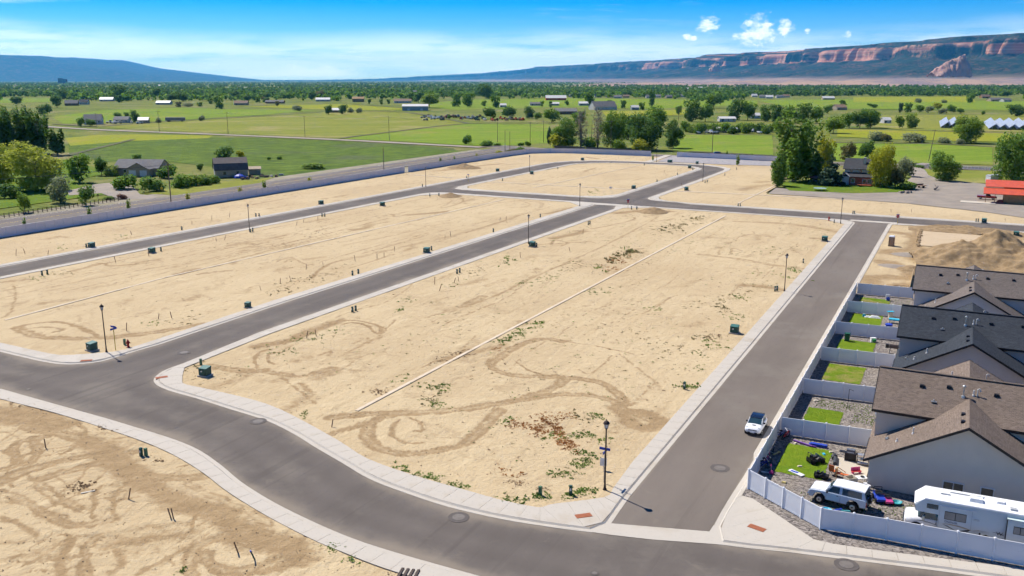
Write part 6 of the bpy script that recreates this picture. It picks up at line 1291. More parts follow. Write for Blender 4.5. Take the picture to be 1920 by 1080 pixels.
for i, (x, y) in enumerate(order):
    k = 1 if (x, y) in ((234, 646), (377, 684), (274, 855), (1013, 928)) else 0; src = (P0, P1)[k]; t = copy_tree(src) if used[k] else src; used[k] = True
    t.location = G(x, y, ZS - .02); t.rotation_euler = (0, 0, ROT_U - math.pi / 2 + rnd.uniform(-.3, .3)); nm = ORD[i] if i < len(ORD) else 'fiftieth' if i == 49 else 'fifty-' + ORD[i - 50]
    t['label'] = ('bright' if k else 'dark') + ' green utility pedestal, ' + nm + ' from the camera among the lot edges'
# hydrants
HYD = mat('hydrant_red', (.42, .03, .025), .4)
def hydrant():
    t = thing('fire_hydrant', 'x', 'hydrant', (0, 0, 0), .6, 'fire hydrants'); MB().lathe([(.19, 0), (.19, .05), (.12, .07), (.12, .55), (.16, .57), (.16, .62), (.13, .66), (.11, .76), (.04, .82), (.04, .88), (.01, .89)], n=10).build('barrel', HYD, t)
    for s in (-1, 1): MB().tube((0, 0, .48), (s * .24, 0, .48), .075, n=8).build('nozzle', HYD, t)
    MB().tube((0, 0, .42), (0, -.26, .42), .095, n=8).build('pumper_nozzle', HYD, t); return t
h = hydrant(); h.location = G(240.7, 651, ZS); h['label'] = 'red fire hydrant near the corner street lamp'; h.scale = (1.25,) * 3
h = copy_tree(h); h.location = G(1554, 413.5, ZS); h['label'] = 'red fire hydrant near the far end of the alley'
# signs
SBLUE = mat('sign_blue', (.02, .07, .42), .4); SRED = mat('sign_red', (.50, .02, .03), .4); SWHITE = mat('sign_white', (.8, .8, .8), .4); POSTY = mat('post_yellow', (.62, .46, .06), .6); SBACK = mat('sign_back', (.5, .5, .5), .4, metal=.6)
def text(body, size, m, parent, loc, rot, name='lettering', ex=.004):
    c = bpy.data.curves.new(name, 'FONT'); c.body = body; c.size = size; c.align_x = 'CENTER'; c.align_y = 'CENTER'; c.extrude = ex; c.resolution_u = 2; c.materials.append(m)
    tmp = bpy.data.objects.new('tmp', c); me = bpy.data.meshes.new_from_object(tmp); bpy.data.objects.remove(tmp)
    o = bpy.data.objects.new(name, me); COL.objects.link(o); o.parent = parent; o.location = loc; o.rotation_euler = rot; return o
def name_sign(px, py, label, post_m, h=2.9):
    t = thing('street_name_sign', label, 'sign', G(px, py, ZS), ROT_U); MB().box((0, 0, h / 2), (.07, .07, h)).build('post', post_m, t)
    MB().box((0, 0, h + .02), (1.0, .03, .24)).build('name_plate', SBLUE, t); MB().box((0, 0, h + .3), (.03, 1.0, .24)).build('name_plate', SBLUE, t); return t
name_sign(217, 656.6, 'blue street name sign on a yellow post at the rounded corner', POSTY); name_sign(1132.5, 905, 'blue street name sign behind the nearest street lamp', SBACK, 2.9)
def stop_sign(px, py, label, rot, h=2.5):
    t = thing('stop_sign', label, 'sign', G(px, py, ZS), rot, 'stop signs'); MB().box((0, 0, h / 2), (.08, .08, h)).build('post', POSTY, t); oc = [(.44 * math.cos(math.pi / 8 + i * math.pi / 4), .44 * math.sin(math.pi / 8 + i * math.pi / 4)) for i in range(8)]
    def plate(r, y0, y1, nm, m): b = MB(); b.extr([(x * r, z * r + h - .42) for x, z in oc], y0, y1); return b.build(nm, m, t)
    plate(1.0, -.075, -.055, 'sign_border', SWHITE); p = plate(.9, -.085, -.076, 'sign_face', SRED); text('STOP', .3, SWHITE, p, (0, -.09, h - .42), (math.pi / 2, 0, 0))
    for r, z in ((0, h + .02), (math.pi / 2, h + .22)): o = MB().box((0, 0, z), (.75, .03, .18), r).build('name_plate', SBLUE, t)
stop_sign(1177.4, 391.5, 'stop sign where the middle street meets the cross street', -.35); stop_sign(1682, 421.5, 'stop sign at the far end of the alley', -.42); stop_sign(878, 342, 'stop sign on the left street near the wall opening', 1.4)
t = thing('small_sign', 'small pale sign board on the far block', 'sign', G(1145, 357, ZS), -.2); MB().box((0, 0, .5), (.06, .06, 1.0)).build('post', SBACK, t); MB().box((0, -.04, .95), (.9, .04, .6)).build('board', SWHITE, t)
t = thing('notice_sign', 'pale blank sign leaning behind the street name sign', 'sign', G(1131, 880, ZS), ROT_U - 1.2); MB().box((0, 0, .45), (.05, .05, .9)).build('post', SBACK, t); MB().box((0, -.04, .75), (.6, .03, .75)).build('board', SWHITE, t)
# manholes, tactile pads
IRON = mat('cast_iron', (.12, .105, .095), .7, (.08, .07, .065), 6); IRON_P = mat('worn_iron', (.17, .148, .128), .7)
for px, py, lab in ((860, 970, 'manhole cover in the foreground street'), (1350, 878, 'manhole cover in the alley'), (345, 661, 'manhole cover in the middle street'), (484, 790, 'manhole cover in the curving street'), (1115, 1075, 'small valve cover at the bottom edge'), (1587, 1059, 'manhole cover in front of the corner fence'), (53, 730, 'small valve cover in the left part of the street')):
    p = G(px, py, ZA); r = .42 if 'small' not in lab else .16; t = thing('manhole_cover', lab, 'manhole', (p.x, p.y, ZA + .014)); MB().lathe([(r * 2.1, 0), (r * 2.1, .012), (r * 1.25, .016)], n=24).build('collar', mat('patch_asphalt', (.115, .098, .088), .9), t); MB().lathe([(r * 1.2, .0), (r * 1.2, .024), (r * .2, .028)], n=24).build('lid', IRON_P, t); MB().lathe([(r * 1.32, 0), (r * 1.32, .02), (r * 1.2, .02)], n=24).build('ring', IRON, t)
BRICKR = mat('tactile_red', (.36, .12, .055), .8, (.29, .095, .045), 6)
for px, py, rot, lab in ((162, 676, ROT_U - .9, 'brick-red tactile pad at the left corner'), (303, 707.5, .5, 'brick-red tactile pad on the rounded nose'), (1094, 967, .28, 'brick-red tactile pad at the alley corner'), (1419, 990, -.72, 'brick-red tactile pad before the corner fence')):
    p = G(px, py, ZK); t = thing('tactile_pad', lab, 'paving pad', (p.x, p.y, ZK + .008), rot, 'tactile paving pads'); MB().box((0, 0, .01), (1.35, .62, .03)).build('plate', BRICKR, t)
    b = MB()
    for i in range(10):
        for j in range(4): b.box((-.6 + i * .133, -.22 + j * .148, .03), (.05, .05, .012))
    b.build('studs', BRICKR, t)
# ------------------------------------------------------------------ utility poles and wires
POLEW = mat('pole_wood', (.20, .15, .115), .9, (.15, .11, .085), 2)
tops = []
def pole(px, py, top, label, arms=1, lean=0.0):
    h = hpx(px, py, top); p = G(px, py); t = thing('utility_pole', label, 'pole', (p.x, p.y, .1), .45, 'wooden utility poles'); t.rotation_euler = (0, lean, .45 if not lean else 0); MB().tube((0, 0, -.2), (0, 0, h), .17, .11, 8).build('pole', POLEW, t)
    for k in range(arms):
        a = MB().box((0, .14, h - .5 - k * .9), (2.4, .1, .12)).build('crossarm', POLEW, t)
        for x in (-1.1, -.5, .5, 1.1): MB().lathe([(.04, 0), (.06, .06), (.03, .16)], (x, .14, h - .44 - k * .9), 6).build('insulator', SBACK, a)
    tops.append((p.x, p.y, h - .25)); return t
PL = [(321, 382, 307, 'wooden utility pole before the roadside bushes', 1), (299, 246.5, 208, 'utility pole beside the gravel lane, left of three', 1), (428, 252.5, 211, 'utility pole beside the gravel lane, middle of three', 1), (572, 257, 217, 'utility pole beside the gravel lane, right of three', 1), (182, 240, 212, 'utility pole near the lane farmhouse', 1), (730, 263.5, 218, 'tall utility pole at the hay field edge', 1), (720, 323.5, 277, 'slim utility pole beside the main road', 0), (933, 266, 230, 'utility pole in the hay field near the junction', 0), (947, 286, 245, 'left pole of the pair at the wall corner', 0), (956, 285, 247, 'right pole of the pair at the wall corner', 0), (994, 268, 229, 'utility pole at the road junction', 1), (1019, 267, 227, 'utility pole left of the juniper', 1), (1145, 281, 226, 'utility pole before the roadside trees', 1), (1109, 276, 234, 'utility pole among the bare trees', 0), (1272, 226, 200, 'utility pole behind the roadside cluster', 1), (1335, 288, 236, 'utility pole above the red car', 0)]
for a in PL: pole(*a)
pole(1741, 303, 243, 'leaning utility pole behind the farmhouse drive', 1, math.radians(6))
WIRE = mat('wire', (.10, .10, .11), .5)
def wire(a, b_, sag=1.0):
    a, b_ = Vector(a), Vector(b_); n = 10; P = [a.lerp(b_, i / n) - Vector((0, 0, sag * 4 * (i / n) * (1 - i / n))) for i in range(n + 1)]; m = MB()
    for i in range(n): m.tube(P[i], P[i + 1], .022, n=3, caps=False)
    return m.build('wire', WIRE)
W_ = 0
for i, j in ((1, 2), (2, 3), (4, 1), (3, 5), (5, 7), (10, 11), (11, 12), (7, 10)):
    for s in (-.9, .9):
        o = wire((tops[i][0] + s, tops[i][1], tops[i][2]), (tops[j][0] + s, tops[j][1], tops[j][2]), 1.2); W_ += 1; tag(o, 'thin overhead wire strung between utility poles beyond the estate', 'wire', 'overhead wires')
p0 = tops[0]
for s in (-.9, 0, .9): tag(wire((p0[0] + s, p0[1], p0[2]), (p0[0] - 95, p0[1] - 75, p0[2]), 1.5), 'overhead wire crossing before the great willow', 'wire', 'overhead wires by the willow')
# ------------------------------------------------------------------ vehicles
TYRE = mat('tyre', (.018, .018, .019), .85); RIM = mat('rim_silver', (.55, .56, .57), .35, metal=.7); AUTOGL = mat('car_glass', (.02, .05, .065), .06, (.03, .065, .08), 2, spec=.9); CARW = mat('car_white', (.80, .80, .79), .25, (.78, .78, .77), coat=.5); CARW_SHADE = mat('car_white_shade', (.50, .58, .66), .3, (.48, .56, .64), coat=.3); LAMPY = mat('amber_lens', (.65, .33, .03), .3); LAMPR = mat('red_lens', (.5, .02, .02), .3); LAMPC = mat('clear_lens', (.55, .57, .6), .1, spec=.8); CHROME = mat('chrome', (.6, .62, .64), .15, metal=1); CARRED = mat('car_red', (.36, .015, .02), .3, coat=.5)
def wheels(t, wb0, wb1, y, r, w=.2, rim=RIM):
    for x in (wb0, wb1):
        for s in (-1, 1):
            wh = MB().tube((x, s * y - s * w * .5, r), (x, s * y + s * w * .5, r), r, r, 18).build('wheel', TYRE, t); MB().tube((x, s * (y + w * .42), r), (x, s * (y + w * .56), r), r * .62, r * .5, 12).build('rim', rim, wh); MB().tube((x, s * (y + w * .5), r), (x, s * (y + w * .62), r), r * .2, r * .16, 8).build('hub', BLACKM, wh)
def ring(x, wb, wm, wt, zb, zm, zt): return [(x, -wb, zb), (x, -wm, zm), (x, -wm * .99, zm + (zt - zm) * .5), (x, -wt, zt), (x, wt, zt), (x, wm * .99, zm + (zt - zm) * .5), (x, wm, zm), (x, wb, zb)]
def mini():
    c = W(86.0, -15.95, ZA + .01); t = thing('hatchback_car', 'small white hatchback with black roof parked in the alley', 'car', c, ROT_U + math.pi)
    b = MB(); b.loft([ring(1.86, .45, .52, .40, .36, .48, .62), ring(1.80, .66, .72, .58, .24, .46, .76), ring(1.62, .78, .82, .68, .2, .5, .86), ring(1.2, .82, .845, .74, .2, .55, .94), ring(.72, .83, .85, .76, .2, .56, 1.0), ring(0, .83, .85, .78, .2, .56, 1.0), ring(-.9, .83, .85, .78, .2, .56, 1.0), ring(-1.45, .8, .84, .74, .22, .56, 1.0), ring(-1.75, .7, .76, .64, .28, .56, .96), ring(-1.83, .6, .66, .56, .36, .56, .84)]); b.build('body', CARW, t, smooth=True, subsurf=1)
    b = MB(); b.loft([[(.82, -.70, .97), (.82, .70, .97), (.84, .70, .95), (.84, -.70, .95)], [(.22, -.60, 1.36), (.22, .60, 1.36), (.22, .72, .96), (.22, -.72, .96)], [(-1.0, -.60, 1.38), (-1.0, .60, 1.38), (-1.0, .72, .96), (-1.0, -.72, .96)], [(-1.5, -.56, 1.30), (-1.5, .56, 1.30), (-1.6, .68, .96), (-1.6, -.68, .96)], [(-1.68, -.55, 1.02), (-1.68, .55, 1.02), (-1.72, .6, .96), (-1.72, -.6, .96)]]); b.build('windows', AUTOGL, t)
    b = MB(); b.loft([[(.24, -.62, 1.36), (.24, .62, 1.36), (.24, .60, 1.41), (.24, -.60, 1.41)], [(-.4, -.63, 1.39), (-.4, .63, 1.39), (-.4, .6, 1.45), (-.4, -.6, 1.45)], [(-1.1, -.62, 1.38), (-1.1, .62, 1.38), (-1.1, .59, 1.43), (-1.1, -.59, 1.43)], [(-1.58, -.58, 1.29), (-1.58, .58, 1.29), (-1.58, .55, 1.34), (-1.58, -.55, 1.34)]]); b.build('roof', mat('car_black', (.012, .014, .018), .2, coat=.6), t)
    for s in (-1, 1):
        MB().tube((.80, s * .70, .98), (.22, s * .62, 1.38), .035, n=5).build('pillar', CARW, t); MB().box((.42, s * .86, 1.0), (.14, .2, .12)).build('mirror', BLACKM, t)
        MB().lathe([(.16, 0), (.14, .06), (.02, .09)], (0, 0, 0), 12).build('headlight', LAMPC, t).matrix_local = Matrix.Translation((1.58, s * .56, .72)) @ Matrix.Rotation(math.radians(62), 4, 'Y')
        MB().box((-1.8, s * .6, .72), (.06, .16, .26)).build('tail_light', LAMPR, t); MB().lathe([(.06, 0), (.02, .02)], (0, 0, 0), 8).build('fog_lamp', LAMPC, t).matrix_local = Matrix.Translation((1.80, s * .52, .40)) @ Matrix.Rotation(math.radians(90), 4, 'Y')
    MB().box((1.80, 0, .60), (.10, .86, .13)).build('grille', BLACKM, t, bevel=.03); b = MB().box((1.84, 0, .36), (.1, .92, .13)).build('lower_grille', BLACKM, t); MB().box((1.90, 0, .42), (.02, .42, .11)).build('licence_plate', SWHITE, t); MB().box((1.2, 0, .955), (.12, .34, .03)).build('bonnet_scoop', BLACKM, t)
    wheels(t, 1.22, -1.22, .74, .31)
mini()
def suv():
    a = W(72.08, -7.79); b_ = W(71.76, -5.14); d = (a - b_).normalized(); left = Vector((-d.y, d.x, 0)); c = (a + b_) / 2 - left * (.82) * (1 if left.dot(W(0, 0) - a) > 0 else -1)
    t = thing('off_road_truck', 'old white two-door off-road truck parked on the yard gravel', 'truck', (c.x, c.y, ZK), math.atan2(d.y, d.x))
    prof = [(2.18, .50), (2.22, .62), (2.20, .98), (2.10, 1.10), (.92, 1.20), (-2.30, 1.20), (-2.36, .95), (-2.34, .55), (-1.86, .50), (-1.80, .74), (-1.60, .94), (-1.34, 1.0), (-1.08, .94), (-.88, .74), (-.84, .50), (.86, .50), (.9, .74), (1.1, .94), (1.36, 1.0), (1.62, .94), (1.82, .74), (1.86, .50)]
    b = MB(); b.extr(prof, -.96, .96); b.build('body', [CARW_SHADE], t, bevel=.035)  # body and cab: white paint with its bluish shade put into the colour
    b = MB(); b.loft([[(2.14, -.84, 1.10), (2.14, .84, 1.10), (2.14, .84, 1.13), (2.14, -.84, 1.13)], [(1.6, -.88, 1.15), (1.6, .88, 1.15), (1.6, .82, 1.22), (1.6, -.82, 1.22)], [(.9, -.9, 1.19), (.9, .9, 1.19), (.9, .84, 1.26), (.9, -.84, 1.26)]]); b.build('bonnet', CARW, t)
    b = MB(); b.loft([[(.90, -.88, 1.2), (.90, .88, 1.2), (.88, .86, 1.22), (.88, -.86, 1.22)], [(.34, -.88, 1.2), (.34, .88, 1.2), (.34, .76, 1.80), (.34, -.76, 1.80)], [(-2.05, -.90, 1.2), (-2.05, .90, 1.2), (-2.05, .78, 1.82), (-2.05, -.78, 1.82)], [(-2.33, -.90, 1.2), (-2.33, .90, 1.2), (-2.12, .76, 1.80), (-2.12, -.76, 1.80)]]); b.build('cab', CARW_SHADE, t)
    b = MB(); b.loft([[(.42, -.70, 1.80), (.42, .70, 1.80), (.38, .68, 1.85), (.38, -.68, 1.85)], [(0, -.80, 1.81), (0, .80, 1.81), (0, .74, 1.90), (0, -.74, 1.90)], [(-1.6, -.81, 1.82), (-1.6, .81, 1.82), (-1.6, .75, 1.92), (-1.6, -.75, 1.92)], [(-2.2, -.80, 1.80), (-2.2, .80, 1.80), (-2.2, .73, 1.88), (-2.2, -.73, 1.88)]]); b.build('roof', CARW, t, bevel=.02)
    def pane(x0, x1, x2, x3, z0, z1, s, nm='side_window'):
        y0, y1 = .895 * s, .79 * s; b = MB(); o = .012 * s; b.add([(x0, y0 + o, z0), (x1, y0 + o, z0), (x2, y1 + o, z1), (x3, y1 + o, z1), (x0, y0 - o, z0), (x1, y0 - o, z0), (x2, y1 - o, z1), (x3, y1 - o, z1)], [(0, 1, 2, 3), (7, 6, 5, 4), (0, 4, 5, 1), (1, 5, 6, 2), (2, 6, 7, 3), (3, 7, 4, 0)]); b.build(nm, AUTOGL, t)
    for s in (-1, 1): pane(.72, -.22, -.22, .34, 1.25, 1.76, s); pane(-.45, -2.0, -1.95, -.45, 1.25, 1.76, s, 'rear_side_window')
    b = MB(); b.add([(.915, -.8, 1.24), (.915, .8, 1.24), (.40, .68, 1.78), (.40, -.68, 1.78)], [(0, 1, 2, 3)]); b.build('windscreen', AUTOGL, t); b = MB(); b.add([(-2.345, -.76, 1.24), (-2.345, .76, 1.24), (-2.145, .66, 1.78), (-2.145, -.66, 1.78)], [(0, 1, 2, 3)]); b.build('rear_window', AUTOGL, t)
    MB().box((2.27, 0, .58), (.16, 1.8, .2)).build('front_bumper', CHROME, t); MB().box((-2.42, 0, .55), (.16, 1.8, .2)).build('rear_bumper', CHROME, t); MB().box((2.215, 0, .86), (.04, 1.3, .24)).build('grille', BLACKM, t)
    for s in (-1, 1):
        MB().box((2.225, s * .78, .87), (.04, .24, .2)).build('headlight', LAMPC, t); MB().box((-2.365, s * .86, .86), (.05, .16, .34)).build('tail_light', LAMPR, t); MB().box((.72, s * 1.05, 1.28), (.12, .16, .2)).build('mirror', BLACKM, t); MB().box((-.1, s * .966, 1.05), (.16, .03, .04)).build('door_handle', BLACKM, t)
        for x in (.8, -.32): MB().box((x, s * .962, .86), (.012, .006, .62)).build('door_seam', BLACKM, t)
    sp = MB().tube((-2.42, .1, 1.08), (-2.64, .1, 1.08), .38, .36, 18).build('spare_wheel', TYRE, t); MB().tube((-2.6, .1, 1.08), (-2.66, .1, 1.08), .2, .17, 12).build('rim', RIM, sp)
    wheels(t, 1.34, -1.33, .86, .40, .26)
suv()
def motorhome():
    t = thing('motorhome', 'white motorhome with cab-over bunk parked behind the vinyl fence', 'motorhome', W(71.47, 4, ZK), ROT_U + math.pi / 2 + .03)     # x forward = -v
    DEC_T = mat('decal_tan', (.45, .36, .24), .5); DEC_D = mat('decal_dark', (.06, .055, .055), .5); SIDE = mat('rv_side', (.62, .66, .66), .4, (.60, .64, .64), 1); RVW = mat('rv_roof', (.84, .84, .83), .4)
    b = MB(); b.extr([(4.5, 1.92), (4.6, 2.45), (3.95, 3.02), (-4.6, 3.06), (-4.6, .48), (-.95, .45), (-.9, .75), (-.45, 1.0), (0, .75), (.05, .45), (2.9, .45), (2.9, 1.90)], -1.22, 1.22); b.build('coach_body', SIDE, t, bevel=.05)
    b = MB(); b.loft([[(4.63, -1.16, 2.42), (4.63, 1.16, 2.42), (4.65, 1.16, 2.48), (4.65, -1.16, 2.48)], [(4.0, -1.24, 3.0), (4.0, 1.24, 3.0), (3.92, 1.2, 3.1), (3.92, -1.2, 3.1)], [(-4.64, -1.24, 3.04), (-4.64, 1.24, 3.04), (-4.64, 1.2, 3.13), (-4.64, -1.2, 3.13)]]); b.build('roof', RVW, t)
    b = MB(); b.add([(4.53, -1.2, 1.95), (4.53, 1.2, 1.95), (4.64, 1.2, 2.44), (4.64, -1.2, 2.44)], [(0, 1, 2, 3)]); b.build('cab_over_front', RVW, t)
    b = MB(); b.loft([ring(5.25, .75, .85, .72, .5, .7, 1.0), ring(5.12, .88, .96, .8, .42, .75, 1.16), ring(4.6, .94, 1.0, .84, .42, .8, 1.24), ring(4.15, .96, 1.01, .88, .42, .85, 1.32), ring(3.7, .97, 1.02, .92, .42, .9, 1.38), ring(2.5, .97, 1.02, .92, .42, .9, 1.42)]); b.build('cab', CARW, t, smooth=True)
    b = MB(); b.loft([[(4.3, -.86, 1.33), (4.3, .86, 1.33), (4.28, .86, 1.3), (4.28, -.86, 1.3)], [(3.75, -.84, 1.96), (3.75, .84, 1.96), (3.75, .985, 1.3), (3.75, -.985, 1.3)], [(2.5, -.82, 1.96), (2.5, .82, 1.96), (2.5, 1.0, 1.3), (2.5, -1.0, 1.3)]]); b.build('windscreen', AUTOGL, t)
    for s in (-1, 1):
        MB().box((3.42, s * 1.0, 1.64), (.72, .03, .52)).build('cab_window', AUTOGL, t); MB().box((3.9, s * 1.2, 1.42), (.16, .2, .36)).build('mirror', mat('mirror_cream', (.7, .66, .5), .5), t); MB().box((5.14, s * .74, .82), (.14, .26, .2)).build('headlight', LAMPC, t); MB().box((5.05, s * .9, .86), (.2, .08, .16)).build('turn_signal', LAMPY, t)
        MB().box((3.0, s * 1.03, 1.05), (.03, .03, .16)).build('door_handle', BLACKM, t)
        bb = MB(); bb.tube((4.35, s * 1.02, .46), (4.35, s * 1.035, .46), .46, .46, 16); bb.build('wheel_arch', BLACKM, t)
    MB().box((5.27, 0, .55), (.14, 1.7, .22)).build('bumper', CHROME, t); MB().box((5.24, 0, .82), (.06, 1.0, .26)).build('grille', BLACKM, t)
    sy = 1.232          # the street side is +y here
    def rvwin(x, z, w, h, y=sy, n=2, blind=True):
        f = MB().box((x, y, z), (w, .03, h)).build('window', BLACKM, t, bevel=.03)
        for i in range(n): MB().box((x - w / 2 + w * (i + .5) / n, y + .016, z), (w / n - .06, .012, h - .1)).build('pane', mat('rv_blind', (.27, .25, .23), .2, spec=.7) if blind else AUTOGL, f)
    for s in (1, -1): rvwin(3.36, 2.52, .8, .38, s * sy, 2, False)
    rvwin(1.73, 2.0, 1.5, .68); rvwin(-1.9, 2.1, 1.0, .5, -sy)
    MB().box((1.6, sy + .004, 2.72), (2.5, .05, .06)).build('awning_rail', RVW, t); b = MB()
    for x in (2.84, .62): b.box((x, sy, 1.6), (.02, .012, 2.1))
    b.build('panel_seam', mat('seam_grey', (.42, .45, .46), .5), t)
    for x, z, w, h in ((.3, .95, .45, .34), (-.35, 1.18, .6, .2)): MB().box((x, sy, z), (w, .02, h)).build('service_hatch', mat('hatch_grey', (.55, .58, .58), .4), t)
    MB().box((.3, sy + .005, 2.05), (.4, .02, .16)).build('vent_grille', mat('hatch_grey', ()), t); MB().box((-.02, sy + .01, 1.0), (.12, .02, .18)).build('lock_plate', BLACKM, t)
    def swoosh(P, m, nm):
        b = MB(); n = len(P); b.add([(x, sy + .008, z + w) for x, z, w in P] + [(x, sy + .008, z - w) for x, z, w in P], [(i, i + 1, n + i + 1, n + i) for i in range(n - 1)]); b.build(nm, m, t)
    swoosh([(2.6, 1.28, .005), (2.1, 1.31, .035), (1.5, 1.28, .05), (.9, 1.2, .04), (.5, 1.12, .01)], DEC_T, 'decal_stripe'); swoosh([(2.55, 1.22, .005), (2.25, 1.14, .03), (1.9, 1.0, .03), (1.7, .92, .005)], DEC_D, 'decal_stripe'); swoosh([(1.4, .88, .005), (1.1, .97, .05), (.8, 1.05, .09), (.66, 1.12, .04)], DEC_D, 'decal_stripe'); swoosh([(.55, 1.1, .01), (.1, 1.22, .03), (-.5, 1.25, .005)], DEC_T, 'decal_stripe'); swoosh([(4.6, 1.0, .005), (4.0, 1.1, .02), (3.4, 1.05, .02), (2.7, .9, .01)], DEC_D, 'decal_stripe'); swoosh([(1.6, .72, .005), (.9, .7, .03), (.1, .62, .02), (-.5, .6, .005)], DEC_T, 'decal_stripe')
    for o in [k for k in t.children if k.name.startswith('decal')][4:5]: o.location.y = -.19
    text('Outlook', .26, mat('decal_blue', (.05, .08, .18), .5), t, (2.0, sy + .012, 1.5), (math.pi / 2, 0, math.pi), ex=.002); text('W', .42, DEC_D, t, (-1.32, sy + .012, 1.28), (math.pi / 2, 0, math.pi), 'logo', .002); swoosh([(-.85, 1.34, .004), (-1.1, 1.33, .02), (-1.5, 1.25, .03), (-1.64, 1.24, .004)], DEC_D, 'logo_wing')
    b = MB(); b.bx(-4.4, -1.72, 1.15, 1.52, .75, 2.72); b.build('slide_out', SIDE, t, bevel=.03); MB().bx(-4.45, -1.68, 1.12, 1.58, 2.72, 2.78).build('slide_out_awning', mat('awning_teal', (.55, .66, .64), .6), t); MB().bx(-1.725, -1.685, 1.2, 1.53, .7, 2.75).build('slide_out_seal', BLACKM, t); rvwin(-2.6, 1.95, .9, .62, 1.532, 2)
    rv_r = mat('rv_grey', (.45, .46, .47), .5)
    for x, y, w, d_, h_, nm, m in ((.4, .1, 1.0, .62, .28, 'air_conditioner', RVW), (-1.3, -.35, .6, .55, .16, 'roof_vent', RVW), (-2.1, .55, .5, .42, .14, 'roof_vent', rv_r), (2.5, -.1, .75, .12, .1, 'roof_rack', rv_r), (1.4, -.62, 1.7, .07, .09, 'antenna', rv_r), (-3.4, .3, .55, .45, .14, 'roof_vent', RVW), (.2, -.75, .85, .35, .12, 'skylight', RVW)): MB().box((x, y, 3.1 + h_ / 2), (w, d_, h_), 0, 0, .82).build(nm, m, t)
    wheels(t, 4.35, -.45, .94, .4, .26)
motorhome()
def simple_car(name, label, cat, px, py, rot, m, z, L=4.5, h=1.5, truck=False):
    t = thing(name, label, cat, G(px, py, z), rot); k = L / 2; b = MB(); b.extr([(k, .35), (k, .72), (k - .15, .85), (k * .35, .95), (-k, .98), (-k, .4)], -.88, .88); b.build('body', m, t, bevel=.06)
    x0, x1 = (k * .42, -k * .15) if truck else (k * .4, -k * .92); b = MB(); b.loft([[(x0, -.78, .95), (x0, .78, .95), (x0 - .5, .66, h), (x0 - .5, -.66, h)], [(x1, -.78, .95), (x1, .78, .95), (x1 + .2, .66, h), (x1 + .2, -.66, h)]]); b.build('windows', AUTOGL, t); MB().box(((x0 + x1) / 2 - .15, 0, h + .02), (x0 - x1 - .7, 1.34, .06)).build('roof', m, t); wheels(t, k * .62, -k * .62, .78, .33); return t
simple_car('red_car', 'dark red car driving along the road behind the estate wall', 'car', 1342, 291, -.05 + math.pi, CARRED, .32, 4.8, 1.65); simple_car('pickup_truck', 'red pickup truck parked beside the red-roofed shed', 'truck', 1850, 373, ROT_U - math.pi / 2, CARRED, .62, 5.2, 1.7, True)
simple_car('parked_van', 'white and black vehicle under the large cottonwood', 'van', 1908, 347, .3, CARW, .55, 5.2, 2.0)
# ------------------------------------------------------------------ building plot
DIRT = mat('mound_dirt', (.33, .232, .125), .95, (.235, .158, .08), 1.1, 1, 3.5)
def mound(name, label, px, py, r, h, seed, sx=1.0, rot=0.0, m=None, peaks=((0, 0, 1),)):
    p = G(px, py, ZS); n = 72; X, Y = np.meshgrid(np.linspace(-1.25, 1.25, n), np.linspace(-1.25, 1.25, n), indexing='ij'); D = np.zeros(X.shape)
    for ax, ay, k in peaks: d = np.hypot(X - ax, Y - ay); D = np.maximum(D, k * np.clip(1 - d, 0, 1) ** 1.05)
    nz = fbm(X * 3 + seed, Y * 3, 5, seed) - .5; D = np.where(D > .005, D * (1 + .5 * nz) + .24 * (fbm(X * 8, Y * 8, 4, seed + 1) - .5) * np.minimum(1, D * 5), 0)
    V = np.stack([X * r * sx, Y * r, D * h - .05 - .5 * (1 - np.clip(D / .05, 0, 1)) ** 2], -1).reshape(-1, 3); c, s = math.cos(rot), math.sin(rot); V[:, :2] = V[:, :2] @ np.array([[c, s], [-s, c]])
    idx = np.arange(n * n).reshape(n, n); o = raw_mesh(name, V, np.stack([idx[:-1, :-1].ravel(), idx[1:, :-1].ravel(), idx[1:, 1:].ravel(), idx[:-1, 1:].ravel()], 1), m or DIRT); o.location = (p.x, p.y, p.z); tag(o, label, 'dirt mound'); return o
mound('dirt_mound', 'large brown excavated dirt mound behind the farthest duplex', 1858, 492, 9.6, 6.6, 3, 1.2, -.3, None, ((.1, .1, 1), (-.45, .0, .72), (.5, -.25, .62), (-.7, -.2, .4)))
mound('dirt_mound', 'long low dirt bank behind the dug house pad', 1812, 434, 5.0, 1.5, 5, 2.0, -.42, None, ((0, 0, 1), (-.5, 0, .9), (.5, 0, .9)))
mound('dirt_mound', 'small dirt heap at the cross street kerb', 1224, 397, 4.6, 1.5, 7); mound('dirt_mound', 'small dirt heap at the left street corner', 845, 368, 3.8, 1.2, 9); mound('dirt_mound', 'dirt and debris heap before the estate wall', 870, 315, 5.5, 1.9, 11, 1.4, -.3)
mound('dirt_mound', 'low dirt clump beside the farthest duplex', 1708, 504, 2.2, .8, 13, 1.3); mound('gravel_heap', 'flat grey gravel heap beside the portable toilet', 1712, 478, 2.8, .5, 15, 1.6, -.3, GRAVEL_YARD)
mound('gravel_heap', 'low grey gravel spread near the building plot edge', 1676, 499, 2.4, .3, 16, 1.3, -.5, GRAVEL_YARD)
sheet('house_pad', [Vector(G(x, y, ZS)[:2]) for x, y in ((1727, 433.5), (1810, 440), (1897, 447), (1903, 470), (1850, 468), (1780, 464), (1722, 461))], ZS + .10, mat('pad_sand', (.50, .385, .25), .95, (.46, .35, .22), .3, .3, 2))
b = MB()
